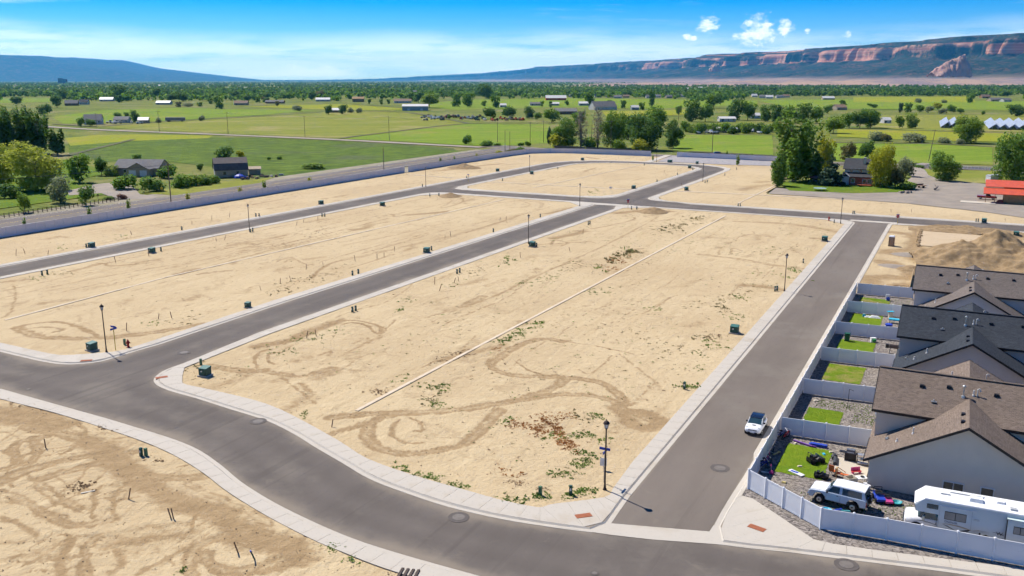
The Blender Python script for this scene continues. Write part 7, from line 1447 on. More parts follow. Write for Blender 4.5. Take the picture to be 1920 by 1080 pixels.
for a, c in (((1727, 431), (1897, 445.5)), ((1727, 431), (1721, 462))):
    p, q_ = G(*a, ZS), G(*c, ZS); n = 30
    for i in range(n): m_ = p.lerp(q_, (i + .5) / n); b.box((m_.x + rnd.uniform(-.2, .2), m_.y + rnd.uniform(-.2, .2), ZS + .12), ((q_ - p).length / n * 1.3, rnd.uniform(.5, .9), rnd.uniform(.25, .5)), math.atan2(q_.y - p.y, q_.x - p.x) + rnd.uniform(-.2, .2), 0, .6)
tag(b.build('pad_edge', DIRT), kind='structure')
def toilet():
    t = thing('portable_toilet', 'tan portable toilet with white roof on the building plot', 'toilet', G(1671, 461, ZS), ROT_U - math.pi / 2); BT = mat('toilet_tan', (.30, .20, .12), .6); MB().box((0, 0, 1.02), (1.15, 1.15, 2.0)).build('cabin', BT, t, bevel=.03); MB().box((0, -.59, 1.0), (.8, .04, 1.8)).build('door', mat('toilet_door', (.36, .25, .16), .6), t)
    MB().box((0, 0, 2.12), (1.2, 1.2, .22), 0, 0, .72).build('roof', SWHITE, t); MB().tube((.4, .4, 2.1), (.4, .4, 2.45), .05, n=8).build('vent_pipe', SWHITE, t); MB().box((0, 0, .04), (1.25, 1.25, .1)).build('skid', BLACKM, t)
toilet()
WOODP = mat('lumber', (.42, .30, .17), .85, (.34, .24, .13), 3)
for i, (px, py, L, rot) in enumerate(((1692, 548, 2.4, .1), (1697, 540, 2.0, .35), (1690, 536, 2.6, -.2), (1701, 551, 1.8, .5))): p = G(px, py, ZS); o = MB().box((0, 0, .08), (L, .2, .1)).build('lumber_board', WOODP); o.location = (p.x, p.y, ZS - .02); o.rotation_euler = (0, 0, rot); tag(o, ORD[i] + ' loose lumber board on the dirt beside the last cross fence', 'board', 'loose boards')
p, q_ = G(1704, 549, ZS), G(1712, 515, ZS); d = q_ - p; o = MB().box((0, 0, .5), (d.length, .12, 1.1)).build('plank_fence', WOODP); o.location = ((p.x + q_.x) / 2, (p.y + q_.y) / 2, ZS); o.rotation_euler = (0, 0, math.atan2(d.y, d.x)); tag(o, 'brown board retaining wall beside the farthest duplex', 'wall')
# survey stakes
STAKE = mat('stake_wood', (.24, .16, .10), .9); t0 = None
ST = [(297, 598), (322, 596), (237, 620), (489, 544), (525, 532), (545, 525), (574, 505), (606, 500), (666, 490), (707, 485), (720, 482), (739, 471), (815, 533), (824, 545), (852, 530), (860, 527), (834, 448), (845, 443), (937, 414), (949, 412), (90, 477), (30, 479), (47, 475), (217, 492), (279, 480), (406, 452), (421, 450), (556, 422), (569, 417), (596, 413), (247, 440), (430, 407), (397, 413), (360, 420), (575, 634), (593, 630), (976, 483), (1068, 470), (86, 840), (241, 937), (321, 973), (326, 975), (447, 1038), (622, 800), (1093, 439), (1671, 398), (1709, 398), (1885, 414), (1245, 325), (1279, 350)]
for i, (px, py) in enumerate(sorted(ST, key=lambda q: -q[1])):
    hh = rnd.uniform(.7, 1.2)
    if t0 is None: t0 = MB().box((0, 0, .5), (.07, .05, 1.1)).add([(-.035, -.025, 1.05), (.035, -.025, 1.05), (.035, .025, 1.05), (-.035, .025, 1.05), (0, 0, 1.12)], [(0, 1, 4), (1, 2, 4), (2, 3, 4), (3, 0, 4)]).build('survey_stake', STAKE); o = t0
    else: o = t0.copy(); COL.objects.link(o)
    o.location = G(px, py, ZS - .03); o.scale = (1.3, 1.3, hh); o.rotation_euler = (rnd.uniform(-.25, .25), rnd.uniform(-.25, .25), rnd.uniform(0, 3)); nm = ORD[i] if i < len(ORD) else 'fiftieth'
    tag(o, 'wooden survey stake in the bare lots, ' + nm + ' from the camera', 'stake', 'survey stakes')
t = thing('marker_post', 'short blue-capped marker post on the foreground lot', 'post', G(478, 1050, ZS), .3); MB().box((0, 0, .4), (.1, .08, .8)).build('post', TGREEN, t); MB().box((0, 0, .85), (.12, .1, .12)).build('cap', SBLUE, t); t.rotation_euler = (.1, -.3, .3)
t = thing('plank_pallet', 'dark timber frame at the bottom edge of the street', 'pallet', G(765, 1078, ZS), -.2)
for i in range(4): MB().box((-.6 + i * .4, 0, .06), (.2, 1.4, .1)).build('plank', DARKW, t)
o = MB().box((0, 0, .0), (1.1, .22, .04)).build('white_scrap', CONC_OLD); o.location = G(165, 922, ZS); o.rotation_euler = (0, 0, .5); tag(o, 'white scrap sheet on the foreground sand', 'scrap')
# ------------------------------------------------------------------ weeds and clods on the lots (uncountable)
WEED = {'green': leaf_mat('weed_green', (0.155, 0.255, 0.045), (0.248, 0.330, 0.075)), 'olive': leaf_mat('weed_olive', (0.202, 0.188, 0.075), (0.295, 0.247, 0.112)), 'rust': leaf_mat('weed_rust', (0.403, 0.180, 0.060), (0.512, 0.262, 0.090)), 'dry': leaf_mat('weed_dry', (0.310, 0.217, 0.128), (0.419, 0.300, 0.180))}
wb = {k: MB() for k in WEED}; q = random.Random(21)
def clump(p, kind, r, h, n):
    b = wb[kind]
    for i in range(n):
        a = q.uniform(0, 6.28); d = r * math.sqrt(q.random()); x, y = p.x + d * math.cos(a), p.y + d * math.sin(a); z = ZS - .04; s = q.uniform(.035, .10) * (1 + r * .5); a2 = q.uniform(0, 6.28); hh = h * .7 * q.uniform(.3, 1)
        dx, dy = s * math.cos(a2), s * math.sin(a2); tx, ty = q.uniform(-.12, .12), q.uniform(-.12, .12)
        b.add([(x - dx, y - dy, z), (x + dx, y + dy, z + hh * .25), (x + dx * .6 + tx, y + dy * .6 + ty, z + hh), (x - dx * .8 + tx, y - dy * .8 + ty, z + hh * .7)], [(0, 1, 2, 3)])
def zone(P, z, kind, n, r=.3, h=.22, k=9):
    pts = [(x, y) for x, y in Z(P, *z)]
    for i in range(n):
        j = q.randrange(len(pts) - 1) if len(pts) > 1 else 0; a = pts[j]; b_ = pts[min(j + 1, len(pts) - 1)]; t = q.random(); jit = 12
        x = a[0] + (b_[0] - a[0]) * t + q.gauss(0, jit * .7); y = a[1] + (b_[1] - a[1]) * t + q.gauss(0, jit * .33); clump(G(x, y, ZS), kind, r * q.uniform(.3, 1.2), h * q.uniform(.4, 1.2), max(4, int(k * q.uniform(.4, 1.1))))
zone([(1120, 180), (1200, 230), (1240, 300), (1300, 370)], t8, 'rust', 120, .35, .16, 12); zone([(960, 215), (1080, 240), (1150, 280)], t8, 'rust', 60, .35, .16, 12); zone([(1180, 170), (1310, 185)], t8, 'rust', 30, .35, .15, 10); zone([(880, 480), (1000, 520)], t8, 'rust', 16)
zone([(1150, 300), (1260, 290), (1400, 290), (1500, 325)], t8, 'green', 55, .35, .2, 10); zone([(1330, 380), (1420, 400), (1370, 440), (1330, 460)], t8, 'green', 50, .4, .25, 10); zone([(1410, 180), (1480, 180)], t8, 'green', 16, .35, .3); zone([(910, 180), (940, 220)], t8, 'green', 16)
zone([(320, 460), (360, 480)], t8, 'green', 16); zone([(410, 505), (550, 530)], t8, 'green', 34, .35, .2); zone([(600, 560), (700, 580)], t8, 'green', 26); zone([(900, 640), (960, 650)], t8, 'green', 16); zone([(980, 660), (1030, 660)], t8, 'green', 12); zone([(1060, 625), (1170, 630)], t8, 'green', 22, .35, .3); zone([(1240, 635), (1340, 600), (1420, 610)], t8, 'green', 40, .35, .3); zone([(1120, 500), (1250, 510), (1330, 500)], t8, 'green', 24); zone([(850, 500), (1000, 560), (1150, 580)], t8, 'dry', 90, .3, .1, 6); zone([(1280, 150), (1400, 210)], t8, 'olive', 20)
zone([(430, 0), (520, 20), (600, 10)], t8, 'green', 22); zone([(480, 100), (590, 130)], t8, 'green', 22); zone([(880, 730), (960, 690), (1040, 650), (1130, 610)], t5, 'green', 70, .45, .35, 10); zone([(860, 760), (890, 750)], t5, 'rust', 12); zone([(330, 930), (390, 915)], t5, 'green', 12); zone([(420, 970), (600, 965), (560, 990)], t5, 'green', 30); zone([(480, 1050), (560, 1000)], t5, 'olive', 20)
zone([(970, 410), (1050, 390), (1150, 370), (1220, 340)], t5, 'green', 45); zone([(1500, 260), (1590, 230), (1640, 210)], t5, 'olive', 45, .7, .7, 14); zone([(1510, 270), (1600, 255)], t5, 'rust', 20, .6, .5, 12); zone([(1430, 310), (1450, 310)], t5, 'green', 8, .6, .6, 12); zone([(1620, 200), (1635, 205)], t5, 'green', 6, .7, .8, 14); zone([(1500, 300), (1520, 300)], t5, 'rust', 6, .6, .5, 12); zone([(950, 258), (985, 258)], t5, 'green', 8, .6, .6, 14); zone([(900, 285), (920, 285)], t5, 'green', 5, .5, .4, 10); zone([(1760, 100), (1850, 80), (1900, 70), (1890, 110)], t5, 'olive', 40, .7, .6, 12); zone([(340, 545), (350, 555)], t5, 'green', 6, .5, .5, 12); zone([(330, 490), (400, 490)], t5, 'green', 12); zone([(1400, 430), (1520, 440)], t5, 'green', 24); zone([(1050, 280), (1350, 260), (1300, 300), (1150, 380)], t5, 'olive', 60, .3, .15, 7); zone([(700, 330), (780, 320)], t5, 'olive', 16); zone([(580, 400), (660, 395)], t5, 'green', 10); zone([(1720, 550), (1790, 540)], t5, 'green', 14); zone([(1700, 700), (1900, 760), (1800, 800)], t5, 'olive', 26); zone([(500, 840), (620, 800), (740, 780)], t5, 'dry', 40); zone([(150, 1010), (260, 990)], t5, 'dry', 20)
zone([(0, 710), (80, 690), (200, 690)], t6, 'olive', 26); zone([(140, 740), (160, 750)], t6, 'green', 10, .5, .5); zone([(70, 780), (130, 790)], t6, 'green', 14); zone([(200, 745), (270, 770)], t6, 'green', 14); zone([(90, 875), (120, 880)], t6, 'green', 8); zone([(0, 970), (70, 975)], t6, 'green', 18, .5, .5); zone([(270, 580), (320, 580)], t6, 'green', 18); zone([(180, 520), (230, 510), (200, 560)], t6, 'olive', 24, .5, .3); zone([(300, 470), (350, 470)], t6, 'green', 12, .5, .4); zone([(410, 345), (450, 330)], t6, 'green', 10); zone([(610, 318), (630, 318)], t6, 'green', 7, .7, .8, 16); zone([(440, 210), (520, 205)], t6, 'green', 14); zone([(130, 150), (300, 230), (600, 200), (700, 200)], t6, 'olive', 60, .3, .15, 7); zone([(40, 520), (300, 450), (500, 400)], t6, 'olive', 60, .3, .2, 8); zone([(0, 60), (100, 30), (30, 20)], t6, 'olive', 30, .7, .5, 12); zone([(490, 330), (660, 370)], t6, 'green', 16); zone([(150, 690), (230, 690)], t6, 'dry', 12)
zone([(1060, 875), (1130, 850)], t4, 'olive', 12); zone([(1520, 780), (1640, 775)], t4, 'green', 22); zone([(1650, 710), (1730, 700)], t4, 'green', 16); zone([(1770, 690), (1790, 690)], t4, 'green', 6, .4, .5); zone([(1880, 655), (1920, 650)], t4, 'green', 10); zone([(850, 620), (900, 610)], t4, 'green', 14); zone([(1010, 620), (1100, 600), (1080, 560)], t4, 'olive', 16); zone([(180, 370), (240, 355)], t4, 'green', 14); zone([(280, 345), (400, 330)], t4, 'olive', 14); zone([(1540, 430), (1640, 430)], t4, 'olive', 24); zone([(1560, 400), (1920, 330)], t4, 'olive', 40); zone([(1530, 180), (1640, 185), (1760, 130), (1830, 95)], t4, 'dry', 34); zone([(660, 130), (690, 140)], t4, 'green', 8, .5, .4); zone([(360, 195), (380, 195)], t4, 'green', 5, .5, .4)
zone([(1390, 850), (1460, 845)], t2, 'green', 16, .6, .4); zone([(1690, 150), (1730, 170)], t7, 'green', 10, .3, .3); zone([(1830, 910), (1900, 930)], t7, 'green', 14); zone([(1020, 1050), (1050, 1060)], t7, 'green', 7); zone([(50, 985), (70, 990)], t8, 'green', 6); zone([(380, 590), (450, 590), (520, 540)], t7, 'dry', 26); zone([(840, 420), (900, 450)], t7, 'dry', 14); zone([(560, 250), (620, 260)], t7, 'dry', 12); zone([(20, 80), (110, 110), (260, 160)], t7, 'dry', 14)
for i in range(2500):       # sparse low tufts over the middle block and its neighbours
    if i < 1850: u_, v_ = q.uniform(68, 232), q.uniform(-82, -26); 
    elif i < 2250: u_, v_ = q.uniform(90, 232), q.uniform(-149, -98)
    else: u_, v_ = q.uniform(110, 360), q.uniform(-188, -164)
    p = W(u_, v_, ZS)
    if i < 1850 and not pip(np.array([p.x]), np.array([p.y]), inC)[0]: continue
    if vnoise(np.array([u_ / 14.]), np.array([v_ / 7.]), 3)[0] < .45 and i < 1850: continue
    clump(p, q.choice(('olive', 'olive', 'dry', 'green') if i < 1850 else ('dry', 'dry', 'olive')), q.uniform(.12, .35), q.uniform(.06, .16), 5)
for k, b in wb.items(): tag(b.build('weeds', WEED[k]), kind='stuff')
b = MB()        # scattered clods and stones
for i in range(2600):
    if i < 1300: u_, v_ = q.uniform(60, 150), q.uniform(-84, -26)
    elif i < 1900: p = G(q.uniform(-20, 740), q.uniform(760, 1085), ZS); u_, v_ = toUV(p)
    else: u_, v_ = q.uniform(160, 232), q.uniform(-12, 12)
    p = W(u_, v_, ZS)
    if not any(pip(np.array([p.x]), np.array([p.y]), S)[0] for S in (inC, inF)) and i < 1900: continue
    s = q.uniform(.03, .09); b.box((p.x, p.y, ZS - .01), (s * 1.4, s, s * .8), q.uniform(0, 3), 0, q.uniform(.4, .8))
tag(b.build('clods', mat('clod', (.46, .335, .20), .95, (.36, .26, .15), 3)), kind='stuff')
# ------------------------------------------------------------------ yard things
def C_(name, col, r=.5): return mat('c_' + name, col, r)
PUR, PINK, BLUE, CYAN, ORANGE, RED_, TEAL, YEL, GREEN_, CREAM = C_('purple', (.17, .06, .32)), C_('pink', (.55, .06, .24)), C_('blue', (.02, .06, .42)), C_('cyan', (.05, .45, .65)), C_('orange', (.65, .15, .04)), C_('red', (.6, .05, .06)), C_('teal', (.05, .35, .4)), C_('straw', (.6, .5, .2)), C_('bin_green', (.02, .11, .06)), C_('cream', (.62, .55, .42))
def ride_on(px, py, rot, m, label, s=1.0, name='ride_on_car', bar=True):
    t = thing(name, label, 'toy car', G(px, py, ZK), rot); t.scale = (s, s, s); b = MB(); b.extr([(.62, .16), (.62, .34), (.2, .42), (.1, .5), (-.1, .36), (-.5, .36), (-.62, .5), (-.62, .16)], -.3, .3); b.build('body', m, t, bevel=.03); MB().box((.12, 0, .56), (.03, .5, .2)).build('windscreen', AUTOGL, t); MB().box((-.3, 0, .46), (.24, .4, .26)).build('seat', BLACKM, t)
    if bar: b = MB(); b.tube((-.5, -.27, .4), (-.5, -.27, .8), .025, n=6); b.tube((-.5, .27, .4), (-.5, .27, .8), .025, n=6); b.tube((-.5, -.27, .8), (-.5, .27, .8), .025, n=6); b.build('roll_bar', BLACKM, t)
    for x in (.4, -.4):
        for sd in (-1, 1): MB().tube((x, sd * .26, .16), (x, sd * .38, .16), .17, n=12).build('wheel', TYRE, t)
    MB().tube((.02, 0, .5), (-.05, 0, .56), .1, n=10).build('steering_wheel', BLACKM, t)
ride_on(1529, 867, .3, BLACKM, 'black toy jeep with roll bar on the near lawn', 1.25); ride_on(1540, 896, -.5, BLACKM, 'small black toy quad at the lawn corner', 1.0, bar=False); ride_on(1648, 938, -1.7, BLUE, 'blue ride-on toy car against the stucco wall', 1.2); ride_on(1664, 942, -1.7, PINK, 'pink ride-on toy car beside the blue one', 1.0, bar=False)
def bike(px, py, rot, m, label, s=1.0, lean=.2):
    t = thing('kids_bicycle', label, 'bicycle', G(px, py, ZK), rot); t.scale = (s,) * 3; t.rotation_euler = (lean, 0, rot)
    for x in (-.42, .42):
        n = 16; b = MB()
        for i in range(n): a0, a1 = 6.283 * i / n, 6.283 * (i + 1) / n; b.tube((x + .27 * math.cos(a0), 0, .29 + .27 * math.sin(a0)), (x + .27 * math.cos(a1), 0, .29 + .27 * math.sin(a1)), .03, n=5, caps=False)
        b.build('wheel', TYRE, t)
    b = MB()
    for a, c in (((-.42, .29), (-.12, .29)), ((-.12, .29), (.28, .62)), ((-.12, .29), (-.2, .68)), ((-.2, .62), (.28, .64)), ((.28, .7), (.42, .29)), ((-.42, .29), (-.2, .62))): b.tube((a[0], 0, a[1]), (c[0], 0, c[1]), .028, n=6)
    b.build('frame', m, t); MB().box((-.22, 0, .72), (.24, .12, .06)).build('saddle', BLACKM, t); MB().tube((.26, -.26, .82), (.26, .26, .82), .022, n=6).build('handlebar', SBACK, t)
for px, py, rot, m, lab in ((1433, 872, .4, PUR, 'purple child bicycle leaning by the alley fence'), (1437, 865, 1.0, PINK, 'pink child bicycle behind the purple one'), (1430, 878, .1, BLUE, 'blue child bicycle nearest the corner fence'), (1466, 820, .2, BLUE, 'blue child bicycle in the fence corner'), (1472, 822, .8, RED_, 'red child bicycle in the fence corner'), (1449, 846, 1.2, SBACK, 'grey bicycle lying in the fence shade')): bike(px, py, rot, m, lab, 1.15)
def simple(name, label, cat, px, py, rot, parts, z=None, group=None):
    t = thing(name, label, cat, G(px, py, ZK if z is None else z), rot, group)
    for nm, kind, a, m in parts:
        b = MB()
        if kind == 'box': b.box(a[0], a[1], a[2] if len(a) > 2 else 0, 0, a[3] if len(a) > 3 else 1)
        elif kind == 'tube': b.tube(*a)
        else: b.lathe(a[0], a[1], 12)
        b.build(nm, m, t)
    return t
simple('toy_scooter', 'pink and white toy scooter near the corner fence', 'scooter', 1437, 887, -.3, [('deck', 'box', ((0, 0, .08), (.9, .16, .05)), SWHITE), ('stem', 'tube', ((.42, 0, .08), (.36, 0, .8), .025), SBACK), ('handlebar', 'tube', ((.36, -.2, .8), (.36, .2, .8), .025), PINK), ('hood', 'lathe', ([(.2, 0), (.24, .12), (.1, .28)], (.42, 0, .02)), PINK)])
simple('foam_board', 'white and blue foam board lying on the near lawn', 'board', 1493, 888, -1.0, [('board', 'box', ((0, 0, .08), (1.5, .5, .07)), SWHITE), ('stripe', 'box', ((-.2, 0, .12), (.7, .26, .012), .2), BLUE)])
simple('pool_noodle', 'purple slide strip on the gravel by the cross fence', 'toy', 1505, 833, ROT_U - 2.0, [('tube', 'tube', ((-1, 0, .1), (1, .1, .1), .1), PUR), ('end', 'tube', ((1, .1, .1), (1.3, .25, .1), .1), PUR)])
simple('gym_mat', 'bright blue folded mat along the cross fence', 'mat', 1534, 837, ROT_U - math.pi / 2, [('mat', 'box', ((0, 0, .12), (1.7, .45, .14)), BLUE), ('fold', 'box', ((.05, 0, .23), (1.5, .4, .08)), BLUE)])
simple('barbecue_grill', 'black barbecue grill on the patio gravel', 'grill', 1594, 864, ROT_U - math.pi / 2, [('cart', 'box', ((0, 0, .45), (1.0, .5, .7)), BLACKM), ('lid', 'box', ((0, 0, .98), (.9, .55, .35), 0, .8), C_('grill_grey', (.13, .14, .16), .4)), ('side_shelf', 'box', ((.75, 0, .82), (.5, .45, .05)), BLACKM), ('side_shelf', 'box', ((-.75, 0, .82), (.5, .45, .05)), BLACKM), ('handle', 'tube', ((-.3, -.33, .95), (.3, -.33, .95), .025), SBACK)])
simple('rolled_mat', 'dark rolled mat standing at the lawn edge', 'mat', 1566, 868, 1.2, [('roll', 'tube', ((-.7, 0, .2), (.7, 0, .2), .2), C_('charcoal', (.05, .05, .055))), ('bag', 'lathe', ([(.25, 0), (.3, .3), (.12, .5)], (.9, .1, 0)), C_('charcoal', ()))])
simple('camp_chair', 'orange folding chair beside the patio', 'chair', 1561, 890, .7, [('seat', 'box', ((0, 0, .4), (.5, .5, .06)), ORANGE), ('backrest', 'box', ((-.28, 0, .72), (.06, .5, .55)), ORANGE)] + [('leg', 'tube', ((x, y, 0), (-x * .6, y, .42), .02), BLACKM) for x in (-.25, .25) for y in (-.24, .24)])
simple('toddler_slide', 'small orange and tan toddler slide beside the patio', 'slide', 1577, 895, -.7, [('chute', 'box', ((.1, 0, .35), (1.1, .4, .07)), ORANGE), ('ladder', 'box', ((-.45, 0, .4), (.12, .4, .8)), C_('tan_toy', (.6, .38, .18))), ('rail', 'tube', ((-.45, .2, .8), (.3, .2, .5), .04), C_('tan_toy', ())), ('rail', 'tube', ((-.45, -.2, .8), (.3, -.2, .5), .04), C_('tan_toy', ()))])
simple('toy_set', 'pink red toy bench on the patio slab', 'toy', 1605, 889, .2, [('seat', 'box', ((0, 0, .3), (.9, .3, .06)), RED_), ('leg', 'box', ((-.35, 0, .14), (.08, .3, .28)), PINK), ('leg', 'box', ((.35, 0, .14), (.08, .3, .28)), PINK), ('back', 'box', ((0, .15, .48), (.9, .05, .3)), PINK)])
simple('cardboard_box', 'open tan cardboard box at the patio corner', 'box', 1594, 906, .3, [('side', 'box', ((0, -.35, .3), (.9, .04, .6)), CREAM), ('side', 'box', ((0, .35, .3), (.9, .04, .6)), CREAM), ('end', 'box', ((-.43, 0, .3), (.04, .68, .6)), CREAM), ('end', 'box', ((.43, 0, .3), (.04, .68, .6)), CREAM), ('base', 'box', ((0, 0, .03), (.84, .66, .04)), CREAM)])
simple('white_table', 'white plastic play table at the house corner', 'table', 1613, 905, .1, [('top', 'box', ((0, 0, .5), (1.0, .6, .06)), SWHITE)] + [('leg', 'box', ((x, y, .24), (.07, .07, .5)), SWHITE) for x in (-.42, .42) for y in (-.24, .24)] + [('basin', 'lathe', ([(.16, .52), (.18, .6), (.02, .6)], (.15, 0, 0)), BLACKM)])
simple('storage_rack', 'metal shelf rack leaning at the house corner', 'rack', 1617, 872, ROT_U, [('shelf', 'box', ((0, 0, z_), (.5, 1.0, .04)), SBACK) for z_ in (.2, .6, 1.0)] + [('post', 'box', ((x, y, .55), (.04, .04, 1.1)), BLACKM) for x in (-.23, .23) for y in (-.48, .48)])
simple('white_bucket', 'white buckets standing against the house corner', 'bucket', 1622, 913, 0, [('bucket', 'lathe', ([(.15, 0), (.18, .38), (.16, .38)], (0, 0, 0)), SWHITE), ('bucket', 'lathe', ([(.15, 0), (.18, .38), (.16, .38)], (.1, -.45, 0)), SWHITE), ('handle', 'tube', ((-.17, 0, .38), (.17, 0, .5), .012), SBACK)])
simple('inflatable_float', 'blue and teal inflatable float behind the corner fence', 'float', 1548, 961, -.2, [('ring', 'lathe', ([(.5, .05), (.62, .16), (.5, .28), (.36, .16), (.48, .06)], (0, 0, 0)), CYAN), ('tail', 'tube', ((.5, 0, .15), (1.3, .3, .25), .13), BLUE), ('fin', 'tube', ((1.1, .2, .2), (1.9, .0, .3), .08), TEAL)])
simple('teal_basin', 'teal plastic basin against the stucco wall', 'basin', 1681, 945, 0, [('bowl', 'lathe', ([(.25, 0), (.42, .2), (.4, .22), (.2, .05)], (0, 0, 0)), TEAL), ('handle', 'box', ((.42, 0, .2), (.1, .2, .03)), TEAL)])
simple('garden_toy', 'straw coloured garden toy in the fence shade', 'toy', 1455, 852, .7, [('bar', 'box', ((0, 0, .1), (.9, .12, .08)), YEL), ('head', 'box', ((.5, 0, .12), (.16, .24, .12)), YEL)])
for i, (px, py, m, lab) in enumerate(((1500, 875, CREAM, 'cream soft toy on the near lawn'), (1491, 832, CREAM, 'tan scrap on the near gravel corner'), (1545, 852, CYAN, 'pale blue tray at the lawn top edge'), (1470, 905, YEL, 'yellowish patch of straw on the near gravel'), (1559, 848, CREAM, 'cream lawn ornament by the cross fence'))):
    o = MB().box((0, 0, .06), (.45, .22, .1), 0, 0, .7).build('yard_clutter', m); o.location = G(px, py, ZK + .02); o.rotation_euler = (0, 0, i * .8); tag(o, lab, 'toy')
simple('wheelie_bin', 'dark green bin against the white cross fence', 'bin', 1588, 639, ROT_U, [('body', 'box', ((0, 0, .5), (.55, .6, 1.0), 0, 1.1), GREEN_), ('lid', 'box', ((0, 0, 1.04), (.64, .7, .08)), GREEN_), ('handle', 'tube', ((-.3, .34, .98), (.3, .34, .98), .03), BLACKM)])
simple('pellet_smoker', 'dark barrel smoker grill beside the charcoal-roofed house', 'grill', 1675, 663, ROT_U - math.pi / 2, [('barrel', 'tube', ((-.55, 0, .95), (.55, 0, .95), .28), C_('smoker', (.06, .045, .04), .4)), ('hopper', 'box', ((-.8, 0, .95), (.4, .4, .5)), BLACKM), ('shelf', 'box', ((.8, 0, .9), (.35, .4, .04)), BLACKM)] + [('leg', 'tube', ((x, y, 0), (x * .8, y, .75), .03), BLACKM) for x in (-.5, .5) for y in (-.2, .2)])
simple('water_butt', 'white and green hose box at the cross fence', 'hose box', 1637, 641, 0, [('box', 'box', ((0, 0, .3), (.7, .45, .6)), SWHITE), ('reel', 'tube', ((-.2, -.3, .3), (.2, -.3, .3), .22), C_('hose_green', (.05, .3, .08)))])
simple('water_table', 'cyan water play table in the far green yard', 'table', 1678, 606, ROT_U - math.pi / 2, [('tray', 'box', ((0, 0, .55), (1.7, .8, .2)), CYAN)] + [('leg', 'box', ((x, y, .25), (.1, .1, .5)), SBACK) for x in (-.7, .7) for y in (-.3, .3)])
simple('toy_stand', 'white and cyan toy stand in the far green yard', 'toy', 1669, 597, 0, [('post', 'box', ((0, 0, .5), (.5, .4, 1.0)), CREAM), ('top', 'box', ((0, 0, 1.05), (.9, .5, .1)), CYAN)])
simple('blue_barrel', 'blue round fire pit bowl in the far green yard', 'bowl', 1666, 617, 0, [('bowl', 'lathe', ([(.3, .3), (.5, .45), (.5, .75), (.42, .78)], (0, 0, 0)), BLUE)] + [('leg', 'box', ((.3 * math.cos(a), .3 * math.sin(a), .16), (.06, .06, .34)), BLACKM) for a in (0, 2.1, 4.2)])
simple('plastic_sheet', 'crumpled white sheet on the far lawn edge', 'sheet', 1640, 596, -.4, [('fold', 'box', ((0, 0, .15), (1.7, .8, .3), 0, .5), SWHITE), ('fold', 'box', ((-1.0, .1, .1), (1.0, .6, .18), .3, .5), SWHITE), ('corner', 'box', ((-1.5, .2, .2), (.5, .4, .4), 0, .6), CYAN)])
simple('water_bucket', 'blue bucket under a white stand in the last yard', 'bucket', 1665, 564, 0, [('bucket', 'lathe', ([(.24, 0), (.3, .5), (.27, .5)], (0, 0, 0)), BLUE), ('stand', 'box', ((0, .2, .8), (.7, .1, .4)), SWHITE), ('leg', 'box', ((-.3, .2, .3), (.06, .06, .6)), SWHITE), ('leg', 'box', ((.3, .2, .3), (.06, .06, .6)), SWHITE)])
simple('washing_line', 'thin dark washing line post in the gravel yard', 'post', 1589, 762, 0, [('post', 'tube', ((0, 0, 0), (.05, 0, 2.0), .03), BLACKM), ('arm', 'tube', ((.05, 0, 2.0), (.5, -.1, 1.8), .02), BLACKM)])
simple('stepping_stone', 'small pale stone on the gravel yard corner', 'stone', 1529, 752, .2, [('slab', 'box', ((0, 0, .04), (.5, .4, .08)), CONC_OLD), ('top', 'box', ((0, 0, .1), (.3, .25, .05)), CONC_OLD)])
simple('gas_meter', 'grey meter boxes on the corner of the brown-roofed house', 'meter', 1641, 797, ROT_U, [('box', 'box', ((0, 0, 1.0), (.4, .25, .6)), METAL), ('box', 'box', ((0, 0, .4), (.35, .25, .4)), METAL), ('pipe', 'tube', ((0, 0, 0), (0, 0, 1.0), .04), METAL)])
# low weeds in the yard gravel
b = MB()
for (u0, u1, v0, v1, n) in ((95.5, 98, -11.5, -6, 260), (92, 95, -7.5, -5.2, 120), (69, 74, -9.5, -4, 200), (72, 75, -5, 0, 140), (145, 151, -8, -5, 80)):
    for i in range(n): p = W(q.uniform(u0, u1), q.uniform(v0, v1), ZK - .02); s = q.uniform(.03, .07); a = q.uniform(0, 6.28); b.add([(p.x - s * math.cos(a), p.y - s * math.sin(a), p.z), (p.x + s * math.cos(a), p.y + s * math.sin(a), p.z + .02), (p.x + .04, p.y + .03, p.z + .16)], [(0, 1, 2)])
tag(b.build('yard_weeds', WEED['green']), kind='stuff')
# ------------------------------------------------------------------ solar panels, farm clutter
SOLAR = mat('solar_cells', (.40, .42, .45), .35, (.33, .35, .39), .5, spec=.4)
for i, (xa, ya, xb, yb) in enumerate(((1770.5, 240, 1767, 229), (1787, 238.5, 1782.5, 229), (1861, 243, 1850, 230.5), (1878.5, 243.5, 1867, 231), (1896.5, 243.5, 1884, 231), (1914, 244, 1902, 231), (1932, 244, 1919, 231))):
    a, b_ = G(xa, ya, .2), G(xb, yb, .2); d = b_ - a; L = d.length; t = thing('solar_tracker', ORD[i] + ' long solar panel row from the round light tree', 'solar panel', (a.x, a.y, .2), math.atan2(d.y, d.x), 'solar panel rows in the field'); n = 16
    pst = pnl = None
    for k in range(n):
        x = L * (k + .5) / n
        if pnl is None: pst = MB().box((0, 0, .9), (.2, .2, 1.8)).build('post', SBACK, t); pnl = MB().box((0, 0, 0), (L / n - .15, 6.4, .16)).build('panel', SOLAR, t); p_, s_ = pnl, pst
        else: p_, s_ = pnl.copy(), pst.copy(); COL.objects.link(p_); COL.objects.link(s_)
        s_.location = (x, 0, 0); p_.location = (x, 0, 2.6); p_.rotation_euler = (math.radians(-38), 0, 0)
q = random.Random(77); FC = [TIN_R, SWHITE, BROWNW, CREAM, TIN_G, SWHITE, CARRED, BROWNW, TGREEN]
